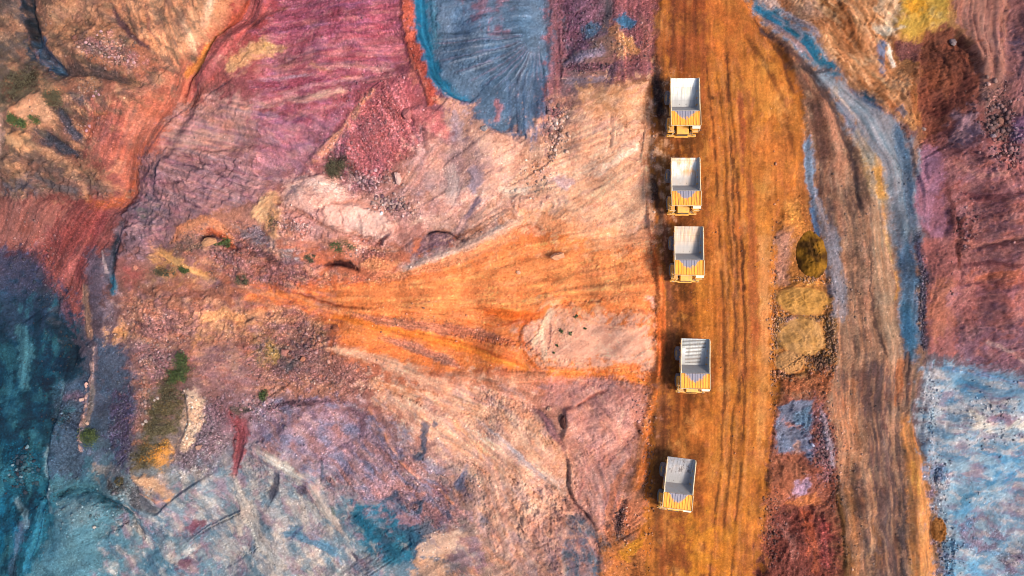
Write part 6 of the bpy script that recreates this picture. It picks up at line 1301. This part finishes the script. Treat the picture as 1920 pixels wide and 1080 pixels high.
def bed_material(name, base, dusty, df, sc, drips=0.0, seam=True, off=0.0):
    k = NT(name); tc = k.n('ShaderNodeTexCoord'); ob = tc.outputs['Object']
    mp = k.n('ShaderNodeMapping'); k.l(ob, mp.inputs['Vector']); mp.inputs['Location'].default_value = (off, off * .7, off * .3); mp.inputs['Scale'].default_value = (1.0, .55, .8)
    n = k.n('ShaderNodeTexNoise', Scale=sc, Detail=5.0, Roughness=.6); k.l(mp.outputs[0], n.inputs['Vector'])
    m2 = k.n('ShaderNodeMapping'); k.l(ob, m2.inputs['Vector']); m2.inputs['Location'].default_value = (off * 2, 0, 0); m2.inputs['Scale'].default_value = (2.6, .25, .3)
    s = k.n('ShaderNodeTexNoise', Scale=1.0, Detail=5.0, Roughness=.6); k.l(m2.outputs[0], s.inputs['Vector'])
    c = k.mix(k.ramp(n.outputs[0], [(.40, 0.0), (.62, df)]), tuple(base), tuple(dusty))
    c = k.mix(1.0, c, k.ramp(s.outputs[0], [(.3, .6), (.5, .95), (.68, 1.25)]), 'MULTIPLY')
    if seam:
        br = k.n('ShaderNodeTexBrick', Scale=1.0); br.inputs['Mortar Size'].default_value = .018; br.inputs['Brick Width'].default_value = 1.35; br.inputs['Row Height'].default_value = 1.15
        br.inputs['Color1'].default_value = (1, 1, 1, 1); br.inputs['Color2'].default_value = (.86, .86, .86, 1); br.inputs['Mortar'].default_value = (.5, .47, .45, 1)
        k.l(ob, br.inputs['Vector']); c = k.mix(1.0, c, br.outputs[0], 'MULTIPLY')
    if drips:
        m3 = k.n('ShaderNodeMapping'); k.l(ob, m3.inputs['Vector']); m3.inputs['Scale'].default_value = (2.4, 1.1, .6); m3.inputs['Location'].default_value = (3.3, 1.2, 0)
        d = k.n('ShaderNodeTexNoise', Scale=.9, Detail=4.0, Roughness=.6); k.l(m3.outputs[0], d.inputs['Vector'])
        c = k.mix(k.ramp(d.outputs[0], [(.56, 0.0), (.63, drips)]), c, (.09, .07, .065))
    sy = k.n('ShaderNodeSeparateXYZ'); k.l(ob, sy.inputs[0])
    refl_fade = k.math('ADD', k.math('MULTIPLY', sy.outputs[1], -.42), k.math('MULTIPLY', n.outputs[0], .9))
    c = k.mix(k.ramp(k.math('ADD', refl_fade, 1.1), [(.45, 0.0), (1.0, .85)]), c, (.25, .245, .245))  # floor greys towards the front: fading sky reflection painted into the colour
    k.l(c, k.b.inputs['Base Color']); k.b.inputs['Roughness'].default_value = .46; k.b.inputs['Metallic'].default_value = .35
    return k.m
def canopy_material(name, off, wide=1.9, dirt=.3):
    k = NT(name); tc = k.n('ShaderNodeTexCoord'); ob = tc.outputs['Object']
    sx = k.n('ShaderNodeSeparateXYZ'); k.l(ob, sx.inputs[0])
    mp = k.n('ShaderNodeMapping'); k.l(ob, mp.inputs['Vector']); mp.inputs['Location'].default_value = (off, 0, 0)
    n = k.n('ShaderNodeTexNoise', Scale=2.2, Detail=4.0); k.l(mp.outputs[0], n.inputs['Vector'])
    x2 = k.math('POWER', k.math('ABSOLUTE', k.math('DIVIDE', sx.outputs[0], wide)), 2.0)
    y1 = k.math('DIVIDE', k.math('SUBTRACT', -1.4, sx.outputs[1]), 1.75)
    v = k.math('SUBTRACT', k.math('ADD', k.math('SUBTRACT', 1.0, k.math('ADD', x2, y1)), n.outputs[0]), .5)
    m2 = k.n('ShaderNodeMapping'); k.l(ob, m2.inputs['Vector']); m2.inputs['Scale'].default_value = (3.2, .35, 1); m2.inputs['Location'].default_value = (off * 1.7, 0, 0)
    s = k.n('ShaderNodeTexNoise', Scale=1.4, Detail=4.0); k.l(m2.outputs[0], s.inputs['Vector'])
    c = k.mix(k.ramp(s.outputs[0], [(.45, 0.0), (.65, dirt)]), (.84, .37, .04), (.40, .15, .07))
    c = k.mix(k.ramp(v, [(-.0, 0.0), (.22, .55), (.3, .9)]), c, (.19, .215, .29))
    k.l(c, k.b.inputs['Base Color']); k.b.inputs['Roughness'].default_value = .6; k.b.inputs['Specular IOR Level'].default_value = .2
    return k.m

def hexa(bm, p):            # 8 corners: bottom ring then top ring
    v = [bm.verts.new(q) for q in p]
    for f in ((3, 2, 1, 0), (4, 5, 6, 7), (0, 1, 5, 4), (1, 2, 6, 5), (2, 3, 7, 6), (3, 0, 4, 7)): bm.faces.new([v[i] for i in f])
def bx(bm, x0, x1, y0, y1, z0, z1):
    hexa(bm, [(x0, y0, z0), (x1, y0, z0), (x1, y1, z0), (x0, y1, z0), (x0, y0, z1), (x1, y0, z1), (x1, y1, z1), (x0, y1, z1)])
def tube(bm, a, b, r, n=8):
    a, b = Vector(a), Vector(b); d = b - a
    q = bmesh.ops.create_cone(bm, segments=n, radius1=r, radius2=r, depth=d.length, cap_ends=True)
    bmesh.ops.transform(bm, matrix=Matrix.Translation((a + b) / 2) @ d.to_track_quat('Z', 'Y').to_matrix().to_4x4(), verts=q['verts'])
def lathe_x(bm, prof, n=40, tread=0):
    rings = []
    for i in range(n):
        a = 2 * math.pi * i / n; ring = []
        for (x, r) in prof:
            rr = r * (1 - (tread if (i % 2 and r > 1.2) else 0)); ring.append(bm.verts.new((x, rr * math.cos(a), rr * math.sin(a))))
        rings.append(ring)
    for i in range(n):
        A, B = rings[i], rings[(i + 1) % n]
        for j in range(len(prof) - 1): bm.faces.new((A[j], A[j + 1], B[j + 1], B[j]))
def ob(name, bm, mat, parent, bevel=.02, label=None, smooth=False):
    bmesh.ops.recalc_face_normals(bm, faces=bm.faces)
    me = bpy.data.meshes.new(name); bm.to_mesh(me); bm.free(); me.materials.append(mat)
    if smooth: me.polygons.foreach_set('use_smooth', np.ones(len(me.polygons), bool))
    o = bpy.data.objects.new(name, me); COL.objects.link(o); o.parent = parent
    if bevel:
        m = o.modifiers.new('bevel', 'BEVEL'); m.width = bevel; m.segments = 2; m.limit_method = 'ANGLE'
    if label: o['label'] = label
    return o

WHEELS = [(-2.25, -3.2, 1), (2.25, -3.2, 1), (-1.62, 2.0, 1), (-2.46, 2.0, 1), (1.62, 2.0, 1), (2.46, 2.0, 1)]
def make_truck():
    t = bpy.data.objects.new('haul_truck', None); COL.objects.link(t)
    b = bmesh.new()
    for s in (-1, 1): bx(b, s * .95 - .22, s * .95 + .22, -4.9, 4.2, 1.35, 1.95)
    for y in (-3.2, -1.2, .8, 3.6): bx(b, -.74, .74, y - .2, y + .2, 1.4, 1.85)
    tube(b, (-2.2, 2.0, 1.35), (2.2, 2.0, 1.35), .42, 14); tube(b, (-1.9, -3.2, 1.35), (1.9, -3.2, 1.35), .22, 12)
    ob('chassis', b, STL, t, .02)
    for x, y, s in WHEELS:
        h = .40; b = bmesh.new()
        lathe_x(b, [(-h * .8, .62), (-h, .8), (-h, 1.18), (-h * .82, 1.33), (-h * .3, 1.36), (h * .3, 1.36), (h * .82, 1.33), (h, 1.18), (h, .8), (h * .8, .62)], 44, .022)
        wh = bpy.data.objects.new('wheel', None); COL.objects.link(wh); wh.parent = t; wh.location = (x, y, 1.35)
        ob('tyre', b, RUB, wh, 0)
        b = bmesh.new(); lathe_x(b, [(-h * .78, .66), (-h * .6, .5), (-h * .55, .0), (h * .55, .0), (h * .6, .5), (h * .78, .66)], 24); ob('rim', b, RIMM, wh, 0)
    # bed: open steel shell
    b = bmesh.new()
    st = [(5.1, 3.55, 2.66, 4.0, 2.74), (4.8, 3.45, 2.66, 4.25, 2.77), (3.6, 3.05, 2.65, 4.35, 2.78), (1.8, 2.75, 2.63, 4.45, 2.78), (-.05, 2.45, 2.62, 4.55, 2.78)]
    L_, R_ = [], []
    for (y, zf, wf, zt, wt_) in st:
        L_.append([b.verts.new((-wt_, y, zt)), b.verts.new((-wf - .02, y, zf + .2)), b.verts.new((-wf + .14, y, zf))])
        R_.append([b.verts.new((wf - .14, y, zf)), b.verts.new((wf + .02, y, zf + .2)), b.verts.new((wt_, y, zt))])
    rows = [l + r for l, r in zip(L_, R_)]
    top = [b.verts.new(p) for p in ((-2.78, -1.4, 4.72), (-2.62, -1.36, 4.66), (-2.46, -1.36, 4.66), (2.46, -1.36, 4.66), (2.62, -1.36, 4.66), (2.78, -1.4, 4.72))]
    rows.append(top)
    for i in range(len(rows) - 1):
        for j in range(5): b.faces.new((rows[i][j], rows[i][j + 1], rows[i + 1][j + 1], rows[i + 1][j]))
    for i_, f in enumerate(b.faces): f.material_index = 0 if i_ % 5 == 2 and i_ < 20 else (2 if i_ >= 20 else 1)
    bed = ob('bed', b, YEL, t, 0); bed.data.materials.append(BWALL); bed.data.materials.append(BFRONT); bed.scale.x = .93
    sd_ = bed.modifiers.new('plate', 'SOLIDIFY'); sd_.thickness = .1; sd_.offset = 0; sd_.use_even_offset = True
    for s in (-1, 1):                    # rim rails, then the stiffeners outside the walls
        b = bmesh.new()
        for i in range(len(st) - 1):
            y0, y1 = st[i][0], st[i + 1][0]; z0, z1 = st[i][3], st[i + 1][3]; w0, w1 = st[i][4], st[i + 1][4]
            a0, a1 = (w0 - .07, w0 + .11), (w1 - .07, w1 + .11)
            hexa(b, [(s * a0[0], y0, z0 - .1), (s * a0[1], y0, z0 - .1), (s * a1[1], y1, z1 - .1), (s * a1[0], y1, z1 - .1), (s * a0[0], y0, z0 + .07), (s * a0[1], y0, z0 + .07), (s * a1[1], y1, z1 + .07), (s * a1[0], y1, z1 + .07)])
        hexa(b, [(s * 2.71, -.06, 4.5), (s * 2.89, -.06, 4.5), (s * 2.89, -1.4, 4.6), (s * 2.71, -1.4, 4.6), (s * 2.71, -.06, 4.67), (s * 2.89, -.06, 4.67), (s * 2.89, -1.4, 4.79), (s * 2.71, -1.4, 4.79)])
        ob('bed_rail', b, RAIL, bed, .02)
    for y in (.2, 1.5, 2.8, 4.1):
        for s in (-1, 1):
            b = bmesh.new(); hexa(b, [(s * 2.5, y - .12, 2.65), (s * 2.72, y - .12, 2.65), (s * 2.72, y + .12, 2.65), (s * 2.5, y + .12, 2.65), (s * 2.8, y - .12, 4.4), (s * 2.92, y - .12, 4.4), (s * 2.92, y + .12, 4.4), (s * 2.8, y + .12, 4.4)])
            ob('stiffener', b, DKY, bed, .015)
    # canopy with lengthwise ribs
    b = bmesh.new()
    def cz(y): return 4.74 + (-1.4 - y) * .10
    y0, y1 = -1.42, -4.2
    hexa(b, [(-2.8, y1, cz(y1) - .08), (2.8, y1, cz(y1) - .08), (2.78, y0, cz(y0) - .08), (-2.78, y0, cz(y0) - .08), (-2.8, y1, cz(y1)), (2.8, y1, cz(y1)), (2.78, y0, cz(y0)), (-2.78, y0, cz(y0))])
    for i in range(11):
        x = -2.55 + i * .51; hw = .055
        hexa(b, [(x - hw, y1 + .05, cz(y1) - .02), (x + hw, y1 + .05, cz(y1) - .02), (x + hw, y0 - .03, cz(y0) - .02), (x - hw, y0 - .03, cz(y0) - .02), (x - hw, y1 + .05, cz(y1) + .07), (x + hw, y1 + .05, cz(y1) + .07), (x + hw, y0 - .03, cz(y0) + .07), (x - hw, y0 - .03, cz(y0) + .07)])
    can = ob('canopy', b, YEL, t, .015); can.scale.x = .94
    b = bmesh.new()
    bx(b, -2.86, 2.86, y1 - .1, y1, cz(y1) - .2, cz(y1) + .16)
    for s in (-1, 1): hexa(b, [(s * 2.80, y1, cz(y1) - .2), (s * 2.9, y1, cz(y1) - .2), (s * 2.9, y0 + .02, cz(y0) - .2), (s * 2.80, y0 + .02, cz(y0) - .2), (s * 2.80, y1, cz(y1) + .16), (s * 2.9, y1, cz(y1) + .16), (s * 2.9, y0 + .02, cz(y0) + .16), (s * 2.80, y0 + .02, cz(y0) + .16)])
    ob('canopy_lip', b, RAIL, can, .015)
    # decks, hood, bumper
    for s in (-1, 1):
        b = bmesh.new(); bx(b, *sorted((s * 1.62, s * 2.8)), -5.0, -2.2, 2.62, 2.78)
        bx(b, *sorted((s * 1.62, s * 2.8)), -5.06, -5.0, 2.3, 2.84); dk = ob('deck', b, YEL, t, .02)
        b = bmesh.new()
        for x in (1.7, 2.74): tube(b, (s * x, -4.95, 2.78), (s * x, -4.95, 3.75), .03)
        for z in (3.25, 3.75): tube(b, (s * 1.7, -4.95, z), (s * 2.74, -4.95, z), .03)
        for y in (-4.95, -3.6, -2.4): tube(b, (s * 2.74, y, 2.78), (s * 2.74, y, 3.75), .03)
        tube(b, (s * 2.74, -4.95, 3.75), (s * 2.74, -2.4, 3.75), .03); ob('handrail', b, RAIL, dk, 0)
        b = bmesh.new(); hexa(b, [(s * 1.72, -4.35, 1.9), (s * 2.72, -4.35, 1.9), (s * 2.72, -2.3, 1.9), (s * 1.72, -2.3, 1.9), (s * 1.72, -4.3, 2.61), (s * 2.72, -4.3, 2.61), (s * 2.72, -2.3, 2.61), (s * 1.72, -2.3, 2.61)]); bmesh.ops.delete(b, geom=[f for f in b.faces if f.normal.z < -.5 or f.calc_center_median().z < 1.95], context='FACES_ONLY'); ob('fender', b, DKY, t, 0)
        b = bmesh.new()
        tube(b, (s * 1.42, -5.15, 1.0), (s * 1.42, -4.9, 2.7), .035); tube(b, (s * 1.86, -5.45, .95), (s * 1.86, -5.08, 2.7), .035)
        for i in range(7):
            f = i / 6; tube(b, (s * 1.42, -5.15 + .25 * f, 1.05 + 1.55 * f), (s * 1.86, -5.42 + .33 * f, 1.05 + 1.55 * f), .03)
        ob('ladder', b, RAIL, t, 0)
        b = bmesh.new(); bx(b, *sorted((s * 2.05, s * 2.45)), -5.46, -5.37, 1.75, 2.05); hl = ob('headlight', b, STL, t, .02)
        b = bmesh.new(); bx(b, *sorted((s * 2.09, s * 2.41)), -5.49, -5.463, 1.79, 2.01); ob('lens', b, LMP, hl, 0)
        b = bmesh.new(); tube(b, (s * 2.78, -4.6, 3.3), (s * 3.05, -4.7, 3.3), .025); bx(b, *sorted((s * 2.98, s * 3.22)), -4.78, -4.72, 3.05, 3.7); ob('mirror', b, STL, t, .01)
    b = bmesh.new()
    hexa(b, [(-1.12, -5.4, 1.55), (1.12, -5.4, 1.55), (1.12, -2.2, 1.55), (-1.12, -2.2, 1.55), (-1.08, -5.3, 2.72), (1.08, -5.3, 2.72), (1.12, -2.2, 2.95), (-1.12, -2.2, 2.95)])
    hood = ob('hood', b, YEL, t, .05)
    b = bmesh.new()
    for i in range(9): bx(b, -1.0, 1.0, -5.46, -5.405, 1.65 + i * .11, 1.71 + i * .11)
    ob('grille', b, STL, hood, 0)
    b = bmesh.new(); bx(b, -2.7, 2.7, -5.55, -5.1, .95, 1.5); bx(b, -1.3, 1.3, -5.7, -5.55, 1.0, 1.45); ob('bumper', b, YEL, t, .04)
    # air cleaners on the free deck, cab on the other
    for y in (-4.55, -3.75):
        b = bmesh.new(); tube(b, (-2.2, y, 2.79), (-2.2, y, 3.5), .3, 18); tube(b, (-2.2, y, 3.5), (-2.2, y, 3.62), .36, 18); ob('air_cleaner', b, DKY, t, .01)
    b = bmesh.new(); hexa(b, [(1.3, -4.55, 2.79), (2.66, -4.55, 2.79), (2.66, -2.5, 2.79), (1.3, -2.5, 2.79), (1.36, -4.4, 4.4), (2.6, -4.4, 4.4), (2.6, -2.55, 4.4), (1.36, -2.55, 4.4)]); cab = ob('cab', b, YEL, t, .03)
    b = bmesh.new(); bx(b, 1.26, 2.72, -4.72, -2.5, 4.41, 4.54); ob('roof', b, WHT, cab, .03)
    b = bmesh.new(); hexa(b, [(1.44, -4.5, 3.3), (2.52, -4.5, 3.3), (2.52, -4.47, 3.3), (1.44, -4.47, 3.3), (1.46, -4.43, 4.32), (2.5, -4.43, 4.32), (2.5, -4.38, 4.32), (1.46, -4.38, 4.32)]); bmesh.ops.translate(b, verts=b.verts, vec=(0, -.03, 0)); ob('windscreen', b, GLS, cab, 0)
    for s, x in ((-1, 1.345), (1, 2.615)):
        b = bmesh.new(); hexa(b, [(x - .02 - s * -.03, -4.2, 3.35), (x + .02 + s * .03, -4.2, 3.35), (x + .02 + s * .03, -2.8, 3.35), (x - .02 - s * -.03, -2.8, 3.35), (x - .02, -4.2, 4.25), (x + .02, -4.2, 4.25), (x + .02, -2.8, 4.25), (x - .02, -2.8, 4.25)]); ob('side_window', b, GLS, cab, 0)
    b = bmesh.new(); tube(b, (-1.75, -1.6, 1.7), (-1.75, .4, 1.7), .5, 18); tube(b, (-1.75, -1.66, 1.7), (-1.75, -1.6, 1.7), .3, 12); ob('fuel_tank', b, DKY, t, .02)
    b = bmesh.new(); tube(b, (1.75, -1.4, 1.75), (1.75, .2, 1.75), .42, 18); tube(b, (1.75, .2, 1.75), (1.75, .26, 1.75), .25, 12); ob('hydraulic_tank', b, DKY, t, .02)
    for s in (-1, 1):
        b = bmesh.new(); tube(b, (s * .6, -.6, 1.8), (s * .6, .5, 2.5), .14, 12); ob('hoist_ram', b, STL, t, 0)
    return t

def kids(o): return [c for c in bpy.data.objects if c.parent == o]
def copy_tree(o, parent=None):
    c = o.copy(); COL.objects.link(c)
    if parent: c.parent = parent
    for ch in kids(o): copy_tree(ch, c)
    return c
proto = make_truck()
# (survey centre, heading, bed lining, label)
TR = [((1284.5, 195), 0, ((.58, .60, .58), (.56, .46, .32), .6, .5, 0, True, 1.0), (0.0, 2.25, .65), 'yellow haul truck at the top of the queue with a clean whitish grey bed'),
      ((1286, 344.5), 0, ((.50, .50, .48), (.60, .27, .07), .95, .75, 0, True, 4.0), (3.0, 2.0, .85), 'yellow haul truck second from the top with rust orange dust patches in its bed'),
      ((1292, 474), -.5, ((.42, .35, .29), (.52, .33, .20), .8, .8, 0, True, 7.0), (6.0, 2.15, .6), 'yellow haul truck third from the top with a beige plated bed'),
      ((1303.5, 686), -1.5, ((.44, .45, .455), (.28, .30, .27), .6, .7, 0, False, 11.0), (9.0, 2.2, .65), 'yellow haul truck fourth from the top with rows of bars across its grey bed'),
      ((1273, 911), -7, ((.30, .30, .315), (.38, .32, .28), .6, .9, .9, True, 15.0), (12.0, 2.0, .6), 'yellow haul truck turned slightly at the bottom of the queue, bed stained dark')]
trees = [proto] + [copy_tree(proto) for _ in range(4)]
for i, (t, (pc, rot, bm_, cm_, lab)) in enumerate(zip(trees, TR)):
    kz = (CAM_H - 4.4) / CAM_H
    x, y = (pc[0] - 960) * MPP * kz, (540 - pc[1]) * MPP * kz
    t.location = (x, y, height(x, y) + .0); t.rotation_euler = (0, 0, R(rot))
    t.scale = (1, .955, 1); tag(t, lab, 'haul truck', 'haul trucks queued on the haul road')
    for c in kids(t):
        n = c.name.split('.')[0]
        if n == 'bed':
            s = c.material_slots[0]; s.link = 'OBJECT'; s.material = bed_material('bed_steel_%s' % 'abcde'[i], *bm_)
            if i == 3:
                for q in range(17):
                    b = bmesh.new(); yy = 4.75 - q * .27; wd = 2.3 if q < 6 else 1.55
                    zf = float(np.interp(yy, [-.05, 1.8, 3.6, 5.1], [2.38, 2.72, 3.05, 3.55])) + .05
                    bx(b, -wd, wd, yy - .045, yy + .045, zf, zf + .07); ob('liner_bar', b, STL, c, 0)
        if n == 'canopy':
            s = c.material_slots[0]; s.link = 'OBJECT'; s.material = canopy_material('canopy_paint_%s' % 'abcde'[i], *cm_)
